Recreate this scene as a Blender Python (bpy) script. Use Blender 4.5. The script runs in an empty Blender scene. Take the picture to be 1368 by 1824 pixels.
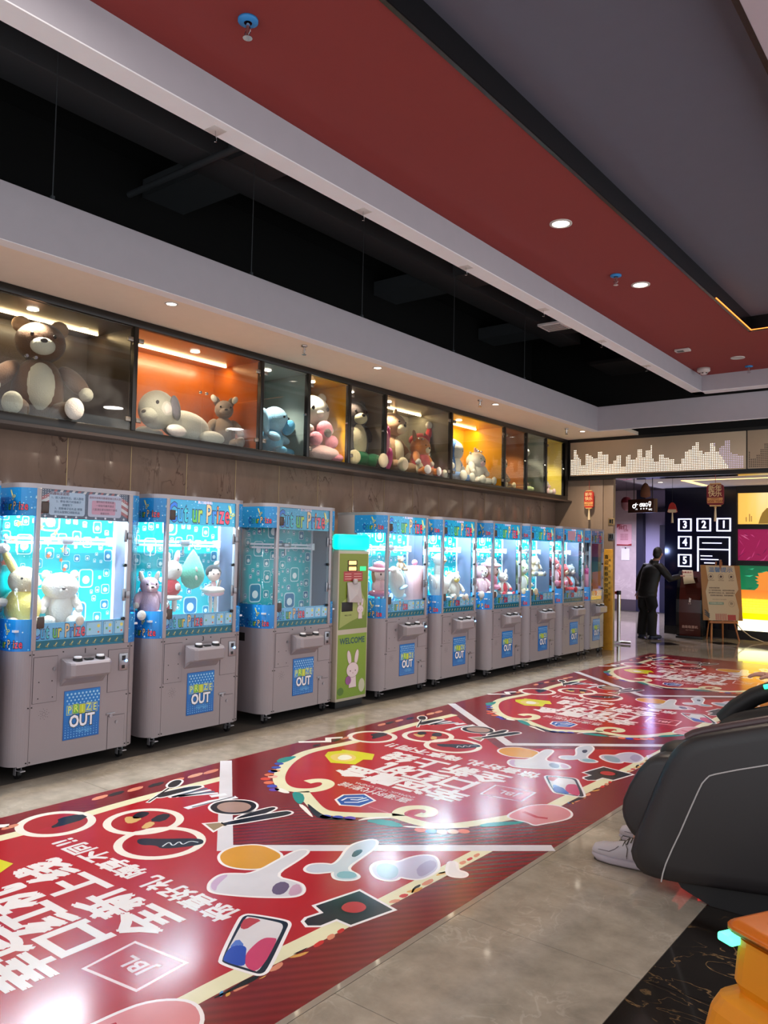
import bpy, bmesh, math, random
from mathutils import Vector, Matrix, Euler

S = bpy.context.scene
COL = S.collection
PI = math.pi
random.seed(7)

# ------------------------------------------------------------------ camera
cam_d = bpy.data.cameras.new('camera')
cam = bpy.data.objects.new('camera', cam_d)
COL.objects.link(cam)
S.camera = cam
cam_d.sensor_fit = 'HORIZONTAL'
cam_d.sensor_width = 36.0
cam_d.lens = 1416.8 / 1368 * 36.0
cam_d.clip_start = 0.05
_y, _p, _r = 0.66438, 0.0470218, 0.0215066
_f = Vector((-math.sin(_y) * math.cos(_p), math.cos(_y) * math.cos(_p), math.sin(_p)))
_x = Vector((math.cos(_y), math.sin(_y), 0))
_u = _x.cross(_f)
_x2 = math.cos(_r) * _x + math.sin(_r) * _u
_u2 = -math.sin(_r) * _x + math.cos(_r) * _u
cam.matrix_world = Matrix(((_x2.x, _u2.x, -_f.x, 0), (_x2.y, _u2.y, -_f.y, 0), (_x2.z, _u2.z, -_f.z, 1.6), (0, 0, 0, 1)))

# ------------------------------------------------------------------ world, exposure
W = bpy.data.worlds.new('world')
S.world = W
W.use_nodes = True
W.node_tree.nodes['Background'].inputs[0].default_value = (0.60, 0.62, 0.645, 1)
W.node_tree.nodes['Background'].inputs[1].default_value = 1.95
S.view_settings.view_transform = 'Standard'
S.view_settings.look = 'None'
S.view_settings.exposure = 0.28
S.view_settings.gamma = 1.0
S.view_settings.use_curve_mapping = False
S.cycles.use_denoising = True
S.cycles.transparent_max_bounces = 32
S.cycles.max_bounces = 8
S.cycles.sample_clamp_indirect = 6.0
S.cycles.caustics_reflective = False
S.cycles.caustics_refractive = False


def light(name, kind, loc, energy, color=(1, 1, 1), size=0.1, size_y=None, aim=None, spot=None, blend=0.5, parent=None):
    d = bpy.data.lights.new(name, kind)
    d.energy = energy
    d.color = color
    if kind == 'AREA':
        d.size = size
        if size_y:
            d.shape = 'RECTANGLE'
            d.size_y = size_y
        else:
            d.shape = 'DISK'
    else:
        d.shadow_soft_size = size
    if kind == 'SPOT':
        d.spot_size = math.radians(spot or 90)
        d.spot_blend = blend
    o = bpy.data.objects.new(name, d)
    COL.objects.link(o)
    o.location = loc
    if aim is not None:
        v = Vector(aim).normalized()
        if size_y and abs(v.y) < 0.9:            # tube lamps lie along y
            Z = -v
            X = Vector((0, 1, 0)).cross(Z).normalized()
            o.rotation_euler = Matrix((X, Z.cross(X), Z)).transposed().to_euler()
        else:
            o.rotation_euler = v.to_track_quat('-Z', 'Y').to_euler()
    if parent:
        o.parent = parent
    return o


# unseen fill lights added at ceiling height, out of frame, to brighten the hall
for (x, y, e) in ((-2.7, 1.6, 26), (-2.7, -0.6, 26), (1.2, 1.5, 60), (1.2, 5.0, 60), (1.2, 8.5, 60), (3.5, 3.0, 60), (-0.6, -1.5, 40), (1.2, 11.5, 60)):
    light('hall_ceiling_lamp', 'AREA', (x, y, 4.14), e * 0.35, (1.0, 0.94, 0.88), 0.35, aim=(0, 0, -1))

# ------------------------------------------------------------------ colour and material helpers


def lin(h):
    if not isinstance(h, str):
        return tuple(h)[:3]
    v = [int(h[i:i + 2], 16) / 255 for i in (0, 2, 4)]
    return tuple(c / 12.92 if c <= 0.04045 else ((c + 0.055) / 1.055) ** 2.4 for c in v)


MATS = {}


def mat(name, color='808080', rough=0.5, metal=0.0, emit=0.0, noise=0.0, nscale=8.0, bump=0.0, bscale=60.0, spec=0.5, coat=0.0, ecolor=None, sheen=0.0):
    if name in MATS:
        return MATS[name]
    m = bpy.data.materials.new(name)
    MATS[name] = m
    m.use_nodes = True
    nt = m.node_tree
    b = nt.nodes['Principled BSDF']
    c = lin(color)
    b.inputs['Base Color'].default_value = (*c, 1)
    b.inputs['Roughness'].default_value = rough
    b.inputs['Metallic'].default_value = metal
    b.inputs['Specular IOR Level'].default_value = spec
    b.inputs['Coat Weight'].default_value = coat
    b.inputs['Sheen Weight'].default_value = sheen
    if emit:
        b.inputs['Emission Color'].default_value = (*lin(ecolor or color), 1)
        b.inputs['Emission Strength'].default_value = emit
    tc = nt.nodes.new('ShaderNodeTexCoord')
    if noise or not emit:
        n = nt.nodes.new('ShaderNodeTexNoise')
        n.inputs['Scale'].default_value = nscale
        n.inputs['Detail'].default_value = 4
        nt.links.new(tc.outputs['Object'], n.inputs['Vector'])
        mx = nt.nodes.new('ShaderNodeMix')
        mx.data_type = 'RGBA'
        k = noise or 0.04
        mx.inputs['A'].default_value = (*[max(0, v * (1 - k)) for v in c], 1)
        mx.inputs['B'].default_value = (*[min(1, v * (1 + k)) for v in c], 1)
        nt.links.new(n.outputs['Fac'], mx.inputs['Factor'])
        nt.links.new(mx.outputs['Result'], b.inputs['Base Color'])
    if bump:
        n2 = nt.nodes.new('ShaderNodeTexNoise')
        n2.inputs['Scale'].default_value = bscale
        n2.inputs['Detail'].default_value = 3
        nt.links.new(tc.outputs['Object'], n2.inputs['Vector'])
        bp = nt.nodes.new('ShaderNodeBump')
        bp.inputs['Strength'].default_value = bump
        bp.inputs['Distance'].default_value = 0.01
        nt.links.new(n2.outputs['Fac'], bp.inputs['Height'])
        nt.links.new(bp.outputs['Normal'], b.inputs['Normal'])
    return m


def glass(name, tint='ffffff', ior=1.45, smudge=0.0, rough=0.0, dark=1.0):
    """clear pane: light passes straight through, fresnel reflection on top"""
    if name in MATS:
        return MATS[name]
    m = bpy.data.materials.new(name)
    MATS[name] = m
    m.use_nodes = True
    nt = m.node_tree
    nt.nodes.remove(nt.nodes['Principled BSDF'])
    out = nt.nodes['Material Output']
    tr = nt.nodes.new('ShaderNodeBsdfTransparent')
    tr.inputs[0].default_value = (*[v * dark for v in lin(tint)], 1)
    gl = nt.nodes.new('ShaderNodeBsdfGlossy')
    gl.inputs['Roughness'].default_value = rough
    lw = nt.nodes.new('ShaderNodeLayerWeight')      # schlick reflectance, the same from both sides of the pane
    lw.inputs['Blend'].default_value = 0.5
    pw = nt.nodes.new('ShaderNodeMath')
    pw.operation = 'POWER'
    pw.inputs[1].default_value = 5.0
    nt.links.new(lw.outputs['Facing'], pw.inputs[0])
    fr = nt.nodes.new('ShaderNodeMapRange')
    fr.inputs['To Min'].default_value = ((ior - 1) / (ior + 1)) ** 2
    fr.inputs['To Max'].default_value = 0.9
    nt.links.new(pw.outputs[0], fr.inputs['Value'])
    mx = nt.nodes.new('ShaderNodeMixShader')
    nt.links.new(fr.outputs[0], mx.inputs[0])
    nt.links.new(tr.outputs[0], mx.inputs[1])
    nt.links.new(gl.outputs[0], mx.inputs[2])
    last = mx
    if smudge:
        df = nt.nodes.new('ShaderNodeBsdfDiffuse')
        df.inputs[0].default_value = (0.8, 0.8, 0.82, 1)
        tc = nt.nodes.new('ShaderNodeTexCoord')
        n = nt.nodes.new('ShaderNodeTexNoise')
        n.inputs['Scale'].default_value = 2.2
        n.inputs['Detail'].default_value = 5
        mr = nt.nodes.new('ShaderNodeMapRange')
        mr.inputs['From Min'].default_value = 0.45
        mr.inputs['From Max'].default_value = 0.75
        mr.inputs['To Max'].default_value = smudge
        m2 = nt.nodes.new('ShaderNodeMixShader')
        nt.links.new(tc.outputs['Object'], n.inputs['Vector'])
        nt.links.new(n.outputs['Fac'], mr.inputs['Value'])
        nt.links.new(mr.outputs[0], m2.inputs[0])
        nt.links.new(mx.outputs[0], m2.inputs[1])
        nt.links.new(df.outputs[0], m2.inputs[2])
        last = m2
    nt.links.new(last.outputs[0], out.inputs['Surface'])
    return m


def print_mat(name, rough=0.3, emit=0.0, spec=0.5, wear=0.0, coat=0.0):
    """printed film: the colours come from the mesh's own colour attribute"""
    if name in MATS:
        return MATS[name]
    m = bpy.data.materials.new(name)
    MATS[name] = m
    m.use_nodes = True
    nt = m.node_tree
    b = nt.nodes['Principled BSDF']
    b.inputs['Roughness'].default_value = rough
    b.inputs['Specular IOR Level'].default_value = spec
    b.inputs['Coat Weight'].default_value = coat
    b.inputs['Coat Roughness'].default_value = 0.05
    at = nt.nodes.new('ShaderNodeAttribute')
    at.attribute_name = 'Col'
    src = at.outputs['Color']
    if wear:
        tc = nt.nodes.new('ShaderNodeTexCoord')
        n = nt.nodes.new('ShaderNodeTexNoise')
        n.inputs['Scale'].default_value = 5
        n.inputs['Detail'].default_value = 6
        hs = nt.nodes.new('ShaderNodeHueSaturation')
        mr = nt.nodes.new('ShaderNodeMapRange')
        mr.inputs['To Min'].default_value = 1 - wear
        mr.inputs['To Max'].default_value = 1 + wear
        nt.links.new(tc.outputs['Object'], n.inputs['Vector'])
        nt.links.new(n.outputs['Fac'], mr.inputs['Value'])
        nt.links.new(mr.outputs[0], hs.inputs['Value'])
        nt.links.new(src, hs.inputs['Color'])
        src = hs.outputs['Color']
    nt.links.new(src, b.inputs['Base Color'])
    if emit:
        nt.links.new(src, b.inputs['Emission Color'])
        b.inputs['Emission Strength'].default_value = emit
    return m


# ------------------------------------------------------------------ object helpers
def tag(o, label=None, cat=None, group=None, kind=None):
    if label:
        o['label'] = label
    if cat:
        o['category'] = cat
    if group:
        o['group'] = group
    if kind:
        o['kind'] = kind
    return o


def thing(name, label, cat, loc=(0, 0, 0), rz=0.0, group=None):
    o = bpy.data.objects.new(name, None)
    o.empty_display_size = 0.1
    COL.objects.link(o)
    o.location = loc
    o.rotation_euler = (0, 0, rz)
    return tag(o, label, cat, group)


def put(name, mesh, parent=None, loc=None, rot=None):
    o = bpy.data.objects.new(name, mesh)
    COL.objects.link(o)
    if parent:
        o.parent = parent
    if loc:
        o.location = loc
    if rot:
        o.rotation_euler = rot
    return o


class MB:
    """collects shapes; build() links them as ONE mesh object"""

    def __init__(s, off=(0, 0, 0)):
        s.v = []
        s.f = []
        s.mi = []
        s.sm = []
        s.o = Vector(off)

    def add(s, vs, fs, mi=0, smooth=False):
        n = len(s.v)
        s.v += [tuple(Vector(p) + s.o) for p in vs]
        for f in fs:
            s.f.append([i + n for i in f])
            s.mi.append(mi)
            s.sm.append(smooth)
        return s

    def box(s, lo, hi, mi=0, bev=0.0, M=None):
        lo = [min(a, b) for a, b in zip(lo, hi)] if True else lo
        x0, y0, z0 = lo
        x1, y1, z1 = hi
        if bev:
            bm = bmesh.new()
            bmesh.ops.create_cube(bm, size=1)
            for v in bm.verts:
                v.co = Vector(((x0 + x1) / 2 + v.co.x * (x1 - x0), (y0 + y1) / 2 + v.co.y * (y1 - y0), (z0 + z1) / 2 + v.co.z * (z1 - z0)))
            bmesh.ops.bevel(bm, geom=bm.edges[:], offset=bev, segments=2, profile=0.5, affect='EDGES')
            bm.verts.index_update()
            vs = [v.co.copy() for v in bm.verts]
            fs = [[v.index for v in f.verts] for f in bm.faces]
            bm.free()
        else:
            vs = [Vector(p) for p in ((x0, y0, z0), (x1, y0, z0), (x1, y1, z0), (x0, y1, z0), (x0, y0, z1), (x1, y0, z1), (x1, y1, z1), (x0, y1, z1))]
            fs = [(0, 3, 2, 1), (4, 5, 6, 7), (0, 1, 5, 4), (1, 2, 6, 5), (2, 3, 7, 6), (3, 0, 4, 7)]
        if M is not None:
            vs = [M @ v for v in vs]
        return s.add(vs, fs, mi, bool(bev))

    def cyl(s, p0, p1, r, r1=None, seg=14, mi=0, caps=True):
        p0, p1 = Vector(p0), Vector(p1)
        r1 = r if r1 is None else r1
        q = (p1 - p0).to_track_quat('Z', 'Y')
        vs, fs = [], []
        for p, rr in ((p0, r), (p1, r1)):
            for i in range(seg):
                a = 2 * PI * i / seg
                vs.append(p + q @ Vector((rr * math.cos(a), rr * math.sin(a), 0)))
        for i in range(seg):
            j = (i + 1) % seg
            fs.append((i, j, seg + j, seg + i))
        s.add(vs, fs, mi, True)
        if caps:
            s.add(vs[:seg], [list(range(seg))[::-1]], mi)
            s.add(vs[seg:], [list(range(seg))], mi)
        return s

    def tube(s, pts, r, seg=8, mi=0, closed=False):
        pts = [Vector(p) for p in pts]
        n = len(pts)
        rs = r if isinstance(r, (list, tuple)) else [r] * n
        vs, fs = [], []
        for k, p in enumerate(pts):
            a = pts[k - 1] if (k or closed) else p
            b = pts[(k + 1) % n] if (k < n - 1 or closed) else p
            q = (b - a).to_track_quat('Z', 'Y')
            for i in range(seg):
                t = 2 * PI * i / seg
                vs.append(p + q @ Vector((rs[k] * math.cos(t), rs[k] * math.sin(t), 0)))
        m = n if closed else n - 1
        for k in range(m):
            k2 = (k + 1) % n
            for i in range(seg):
                j = (i + 1) % seg
                fs.append((k * seg + i, k * seg + j, k2 * seg + j, k2 * seg + i))
        s.add(vs, fs, mi, True)
        if not closed:
            s.add(vs[:seg], [list(range(seg))[::-1]], mi)
            s.add(vs[-seg:], [list(range(seg))], mi)
        return s

    def ell(s, c, r, rot=(0, 0, 0), mi=0, seg=18, rings=10, pw=1.0):
        if not isinstance(r, (list, tuple)):
            r = (r, r, r)
        R = Euler(rot).to_matrix()
        c = Vector(c)
        vs, fs = [], []
        sp = lambda t: math.copysign(abs(t) ** pw, t)
        for i in range(1, rings):
            ph = PI * i / rings
            for j in range(seg):
                th = 2 * PI * j / seg
                vs.append(c + R @ Vector((r[0] * sp(math.sin(ph)) * sp(math.cos(th)), r[1] * sp(math.sin(ph)) * sp(math.sin(th)), r[2] * sp(math.cos(ph)))))
        vs.append(c + R @ Vector((0, 0, r[2])))
        vs.append(c + R @ Vector((0, 0, -r[2])))
        T, B = len(vs) - 2, len(vs) - 1
        for i in range(rings - 2):
            for j in range(seg):
                k = (j + 1) % seg
                fs.append((i * seg + j, (i + 1) * seg + j, (i + 1) * seg + k, i * seg + k))
        for j in range(seg):
            k = (j + 1) % seg
            fs.append((T, j, k))
            fs.append((B, (rings - 2) * seg + k, (rings - 2) * seg + j))
        return s.add(vs, fs, mi, True)

    def prism(s, pts, d0, d1, axis='y', mi=0, smooth=False):
        """2D outline extruded along an axis; pts are (a,b) in the two other axes"""
        n = len(pts)
        mk = {'y': lambda a, b, d: (a, d, b), 'x': lambda a, b, d: (d, a, b), 'z': lambda a, b, d: (a, b, d)}[axis]
        vs = [mk(a, b, d0) for a, b in pts] + [mk(a, b, d1) for a, b in pts]
        fs = [(i, (i + 1) % n, n + (i + 1) % n, n + i) for i in range(n)]
        s.add(vs, fs, mi, smooth)
        s.add(vs[:n], [list(range(n))[::-1]], mi)
        s.add(vs[n:], [list(range(n))], mi)
        return s

    def lathe(s, prof, c=(0, 0, 0), seg=20, mi=0, sx=1.0, sy=1.0):
        c = Vector(c)
        vs, fs = [], []
        for r, z in prof:
            for j in range(seg):
                t = 2 * PI * j / seg
                vs.append(c + Vector((r * sx * math.cos(t), r * sy * math.sin(t), z)))
        for i in range(len(prof) - 1):
            for j in range(seg):
                k = (j + 1) % seg
                fs.append((i * seg + j, i * seg + k, (i + 1) * seg + k, (i + 1) * seg + j))
        return s.add(vs, fs, mi, True)

    def mesh(s, name, mats):
        me = bpy.data.meshes.new(name)
        me.from_pydata(s.v, [], s.f)
        for m in (mats if isinstance(mats, (list, tuple)) else [mats]):
            me.materials.append(m)
        me.polygons.foreach_set('material_index', s.mi)
        me.polygons.foreach_set('use_smooth', s.sm)
        bm = bmesh.new()
        bm.from_mesh(me)
        bmesh.ops.recalc_face_normals(bm, faces=bm.faces[:])
        bm.to_mesh(me)
        bm.free()
        me.update()
        return me

    def build(s, name, mats, parent=None, **k):
        return put(name, s.mesh(name, mats), parent, **k)


CACHE = {}


def part(key, name, fn, mats, parent, **k):
    """part whose mesh data is shared between alike things"""
    if key not in CACHE:
        mb = fn()
        CACHE[key] = mb.mesh(name, mats) if isinstance(mb, (MB, Paint)) else mb
    return put(name, CACHE[key], parent, **k)


# ------------------------------------------------------------------ lettering and flat print
GL = {}


def glyphs(body, bold=0.0, shear=0.0, res=2):
    key = (body, bold, shear)
    if key not in GL:
        c = bpy.data.curves.new('lettering', 'FONT')
        c.body = body
        c.size = 1
        c.offset = bold
        c.shear = shear
        c.resolution_u = res
        c.align_x = 'CENTER'
        c.align_y = 'CENTER'
        o = bpy.data.objects.new('lettering', c)
        m = o.to_mesh()
        GL[key] = ([(v.co.x, v.co.y) for v in m.vertices], [tuple(p.vertices) for p in m.polygons])
        o.to_mesh_clear()
        bpy.data.objects.remove(o)
        bpy.data.curves.remove(c)
    return GL[key]


class Paint:
    """flat print: coloured 2D shapes stacked by layer on a plane (or through a mapping)"""

    def __init__(s, o=(0, 0, 0), U=(1, 0, 0), V=(0, 0, 1), N=None, eps=0.0007, fn=None):
        s.o, s.U, s.V = Vector(o), Vector(U), Vector(V)
        s.N = Vector(N) if N else s.U.cross(s.V)
        s.eps = eps
        s.fn = fn
        s.v, s.f, s.c = [], [], []

    def P(s, u, v, l):
        if s.fn:
            return tuple(s.fn(u, v, l * s.eps))
        return tuple(s.o + s.U * u + s.V * v + s.N * (l * s.eps))

    def poly(s, pts, col, l=0):
        n = len(s.v)
        s.v += [s.P(a, b, l) for a, b in pts]
        s.f.append(list(range(n, n + len(pts))))
        if isinstance(col, list):
            s.c.append([(*lin(c), 1) for c in col])
        else:
            s.c.append([(*lin(col), 1)] * len(pts))
        return s

    def rect(s, u0, v0, u1, v1, col, l=0):
        return s.poly([(u0, v0), (u1, v0), (u1, v1), (u0, v1)], col, l)

    def grect(s, u0, v0, u1, v1, cb, ct, l=0):
        return s.poly([(u0, v0), (u1, v0), (u1, v1), (u0, v1)], [cb, cb, ct, ct], l)

    def disc(s, u, v, r, col, l=0, seg=14, ry=None):
        ry = ry or r
        return s.poly([(u + r * math.cos(2 * PI * i / seg), v + ry * math.sin(2 * PI * i / seg)) for i in range(seg)], col, l)

    def rrect(s, u0, v0, u1, v1, r, col, l=0):
        pts = []
        for cx, cy, a0 in ((u1 - r, v1 - r, 0), (u0 + r, v1 - r, 90), (u0 + r, v0 + r, 180), (u1 - r, v0 + r, 270)):
            for k in range(4):
                a = math.radians(a0 + 30 * k)
                pts.append((cx + r * math.cos(a), cy + r * math.sin(a)))
        return s.poly(pts, col, l)

    def ring(s, u, v, r0, r1, col, l=0, seg=28):
        for i in range(seg):
            a, b = 2 * PI * i / seg, 2 * PI * (i + 1) / seg
            s.poly([(u + r * math.cos(t), v + r * math.sin(t)) for r, t in ((r0, a), (r1, a), (r1, b), (r0, b))], col, l)
        return s

    def line(s, pts, w, col, l=0, closed=False):
        pts = [Vector(p) for p in pts]
        n = len(pts)
        L, R = [], []
        for k, p in enumerate(pts):
            a = pts[k - 1] if (k or closed) else p
            b = pts[(k + 1) % n] if (k < n - 1 or closed) else p
            d1 = (p - a).normalized() if (p - a).length > 1e-6 else None
            d2 = (b - p).normalized() if (b - p).length > 1e-6 else None
            d = ((d1 or d2) + (d2 or d1)).normalized()
            nn = Vector((-d.y, d.x))
            ref = d2 or d1
            k2 = 1 / max(0.5, nn.dot(Vector((-ref.y, ref.x))))
            L.append(p + nn * w / 2 * k2)
            R.append(p - nn * w / 2 * k2)
        for k in range(n if closed else n - 1):
            j = (k + 1) % n
            s.poly([tuple(R[k]), tuple(R[j]), tuple(L[j]), tuple(L[k])], col, l)
        return s

    def text(s, body, u, v, size, col, l=1, bold=0.0, sx=1.0, edge=None, ew=0.03, shear=0.0):
        if edge:
            vs, fs = glyphs(body, bold + ew, shear)
            n = len(s.v)
            s.v += [s.P(u + a * size * sx, v + b * size, l - 1) for a, b in vs]
            for f in fs:
                s.f.append([i + n for i in f])
                s.c.append([(*lin(edge), 1)] * len(f))
        if bold:                                 # heavier strokes: shifted copies on hairline layers
            k = 0
            for du, dv_ in ((-1, -1), (1, -1), (-1, 1), (1, 1), (0, 0)):
                s.text(body, u + du * bold * size * 0.7 * sx, v + dv_ * bold * size * 0.7, size, col, l + 0.12 * k, 0.0, sx, shear=shear)
                k += 1
            return s
        vs, fs = glyphs(body, 0.0, shear)
        n = len(s.v)
        s.v += [s.P(u + a * size * sx, v + b * size, l) for a, b in vs]
        cc = (*lin(col), 1)
        for f in fs:
            s.f.append([i + n for i in f])
            s.c.append([cc] * len(f))
        return s

    def rainbow(s, body, u, v, size, cols, l=2, bold=0.02, sx=0.8, edge='101848', ew=0.03, adv=0.5):
        n = len(body)
        wd = {'i': 0.28, 'r': 0.4, ' ': 0.3, 't': 0.42, 'C': 0.68, 'P': 0.6, 'z': 0.5}
        ws = [wd.get(ch, 0.56) for ch in body]
        x = u - sum(ws) * size * sx / 2
        for ch, w, c in zip(body, ws, cols):
            if ch != ' ':
                s.text(ch, x + w * size * sx / 2, v, size, c, l, bold, sx, edge=edge, ew=ew)
            x += w * size * sx
        return s

    def mesh(s, name, mats):
        me = bpy.data.meshes.new(name)
        me.from_pydata(s.v, [], s.f)
        me.materials.append(mats)
        ca = me.color_attributes.new('Col', 'FLOAT_COLOR', 'CORNER')
        flat = [x for f in s.c for c in f for x in c]
        ca.data.foreach_set('color', flat)
        me.update()
        return me

    def build(s, name, m, parent=None, **k):
        return put(name, s.mesh(name, m), parent, **k)


_dg = None


def skin(name, verts, edges, radii, m, parent=None, sub=2, root=0, squash=None):
    """one continuous surface grown over a skeleton (skin + subdivision, evaluated to a plain mesh)"""
    me = bpy.data.meshes.new(name + '_skeleton')
    me.from_pydata(verts, edges, [])
    o = bpy.data.objects.new(name + '_skeleton', me)
    COL.objects.link(o)
    o.modifiers.new('skin', 'SKIN').use_smooth_shade = True
    sd = o.modifiers.new('sub', 'SUBSURF')
    sd.levels = sd.render_levels = sub
    for i, r in enumerate(radii):
        r2 = r if isinstance(r, (tuple, list)) else (r, r)
        me.skin_vertices[0].data[i].radius = r2
        me.skin_vertices[0].data[i].use_root = (i == root)
    dg = bpy.context.evaluated_depsgraph_get()
    ev = o.evaluated_get(dg)
    m2 = bpy.data.meshes.new_from_object(ev, depsgraph=dg)
    m2.name = name
    m2.materials.clear()
    m2.materials.append(m)
    for p in m2.polygons:
        p.use_smooth = True
    bpy.data.objects.remove(o)
    return put(name, m2, parent)

# ================================================================== STRUCTURE
def stone(name, base, vein, rough=0.1, scale=1.6, vw=0.03, var=0.12, vein_amt=0.5, coarse=0.5, stretch=(1, 1, 1), bump=0.0):
    if name in MATS:
        return MATS[name]
    m = bpy.data.materials.new(name)
    MATS[name] = m
    m.use_nodes = True
    nt = m.node_tree
    N, L = nt.nodes, nt.links
    b = N['Principled BSDF']
    b.inputs['Roughness'].default_value = rough
    geo = N.new('ShaderNodeNewGeometry')
    mp = N.new('ShaderNodeMapping')
    mp.inputs['Scale'].default_value = stretch
    L.new(geo.outputs['Position'], mp.inputs['Vector'])
    n1 = N.new('ShaderNodeTexNoise')
    n1.inputs['Scale'].default_value = scale
    n1.inputs['Detail'].default_value = 8
    n1.inputs['Roughness'].default_value = 0.62
    L.new(mp.outputs[0], n1.inputs['Vector'])
    n2 = N.new('ShaderNodeTexNoise')
    n2.inputs['Scale'].default_value = scale * 0.9
    n2.inputs['Detail'].default_value = 5
    n2.inputs['Distortion'].default_value = 1.2
    L.new(mp.outputs[0], n2.inputs['Vector'])
    ab = N.new('ShaderNodeMath')
    ab.operation = 'SUBTRACT'
    ab.inputs[1].default_value = 0.5
    L.new(n2.outputs['Fac'], ab.inputs[0])
    a2 = N.new('ShaderNodeMath')
    a2.operation = 'ABSOLUTE'
    L.new(ab.outputs[0], a2.inputs[0])
    mr = N.new('ShaderNodeMapRange')
    mr.inputs['From Max'].default_value = vw
    mr.inputs['To Min'].default_value = vein_amt
    mr.inputs['To Max'].default_value = 0
    L.new(a2.outputs[0], mr.inputs['Value'])
    c = lin(base)
    mx = N.new('ShaderNodeMix')
    mx.data_type = 'RGBA'
    mx.inputs['A'].default_value = (*[v * (1 - var * 2) for v in c], 1)
    mx.inputs['B'].default_value = (*[min(1, v * (1 + var * 2)) for v in c], 1)
    L.new(n1.outputs['Fac'], mx.inputs['Factor'])
    m2 = N.new('ShaderNodeMix')
    m2.data_type = 'RGBA'
    m2.inputs['B'].default_value = (*lin(vein), 1)
    mk = N.new('ShaderNodeMath')
    mk.operation = 'MULTIPLY'
    n3 = N.new('ShaderNodeTexNoise')
    n3.inputs['Scale'].default_value = scale * coarse
    L.new(mp.outputs[0], n3.inputs['Vector'])
    r3 = N.new('ShaderNodeMapRange')
    r3.inputs['From Min'].default_value = 0.45
    r3.inputs['From Max'].default_value = 0.65
    L.new(n3.outputs['Fac'], r3.inputs['Value'])
    L.new(mr.outputs[0], mk.inputs[0])
    L.new(r3.outputs[0], mk.inputs[1])
    L.new(mk.outputs[0], m2.inputs['Factor'])
    L.new(mx.outputs['Result'], m2.inputs['A'])
    L.new(m2.outputs['Result'], b.inputs['Base Color'])
    if bump:
        bp = N.new('ShaderNodeBump')
        bp.inputs['Strength'].default_value = bump
        bp.inputs['Distance'].default_value = 0.02
        n4 = N.new('ShaderNodeTexNoise')
        n4.inputs['Scale'].default_value = 1.4
        L.new(geo.outputs['Position'], n4.inputs['Vector'])
        L.new(n4.outputs['Fac'], bp.inputs['Height'])
        L.new(bp.outputs['Normal'], b.inputs['Normal'])
    return m


m_tile = stone('floor_tile_stone', '9c9183', 'c4baac', 0.06, 6.5, 0.03, 0.27, 0.4, bump=0.06)
m_black_marble = stone('black_marble', '1f1a17', 'b08a5c', 0.1, 3.6, 0.012, 0.35, 0.9, stretch=(1, 2.2, 1))
m_brown = stone('brown_marble', '8c7567', '453129', 0.11, 2.6, 0.014, 0.16, 0.9, stretch=(1, 1.8, 0.7), bump=0.12)
m_beige = stone('beige_stone', '8d7968', '6d5c4e', 0.3, 1.5, 0.01, 0.06, 0.2)
m_palemarble = stone('pale_marble', 'b9abb4', 'd8d0d4', 0.15, 2.0, 0.03, 0.14, 0.4)
m_grout = mat('grout', '3c3733', 0.8)
m_black = mat('black_metal', '15120f', 0.32)
m_blackmatte = mat('black_void_paint', '050505', 0.9)
m_darkgrey = mat('dark_duct_paint', '44484c', 0.8)
m_cream = mat('cream_ceiling_paint', 'f6e6d2', 0.85)
m_white = mat('white_ceiling_paint', 'f4f2f4', 0.8)
m_mauve = mat('grey_bulkhead_paint', 'b2adb4', 0.75)
m_red = mat('red_ceiling_paint', '8a302c', 0.75, noise=0.03)
m_slate = mat('slate_ceiling_paint', '605f6c', 0.6)
m_pinkwhite = mat('pink_white_ceiling_paint', 'b9a6ac', 0.7)
m_chrome = mat('chrome', 'd0d0d0', 0.15, 1.0)
m_brass = mat('brass_joint', 'a8906a', 0.35, 0.8)


def struct(name, mb, m, parent=None, label=None):
    o = mb.build(name, m, parent)
    if parent is None:
        o['kind'] = 'structure'
    if label:
        o['label'] = label
    return o


# ---- floor: slab with recessed grout, one object per tile
floor = struct('floor', MB().box((-9.6, -2.2, -0.06), (2.2, 23.2, -0.004)), m_grout, label='polished grey beige stone tile floor')
T = 0.82
tm = MB().box((-T / 2 + 0.0015, -T / 2 + 0.0015, -0.004), (T / 2 - 0.0015, T / 2 - 0.0015, 0)).mesh('tile', m_tile)
bmesh_ = MB().box((-T / 2 + 0.0015, -T / 2 + 0.0015, -0.004), (T / 2 - 0.0015, T / 2 - 0.0015, 0)).mesh('marble_tile', m_black_marble)
ntile = 0
for j in range(-3, 24):
    yc = 3.05 + T * (j - 0.5)
    for i in range(0, 11):
        xc = -1.105 - T * (i + 0.5)
        if yc < 13.3 and xc < -6.3:
            continue
        if yc > 17 and xc > -3.2:
            continue
        if yc < 11.9 and -4.4 < xc < -2.0:      # wholly under the printed mat
            continue
        if xc < -5.4 and yc < 11.5:             # wholly behind the row of machines
            continue
        if xc < -7.2 and yc < 16:
            continue
        put('tile', tm, floor, (xc, yc, 0))
        ntile += 1
for j in range(-3, 18):
    for i in range(0, 2):
        put('marble_tile', bmesh_, floor, (-1.105 + T * (i + 0.5), 3.05 + T * (j - 0.5), 0))
# black stone diamonds set in the corridor floor
for (x, y) in ((-4.15, 15.55), (-3.55, 15.0), (-4.9, 14.6)):
    MB().prism([(x - 0.3, y), (x, y - 0.3), (x + 0.3, y), (x, y + 0.3)], -0.002, 0.0012, 'z').build('stone_diamond', m_black_marble, floor)

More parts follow.
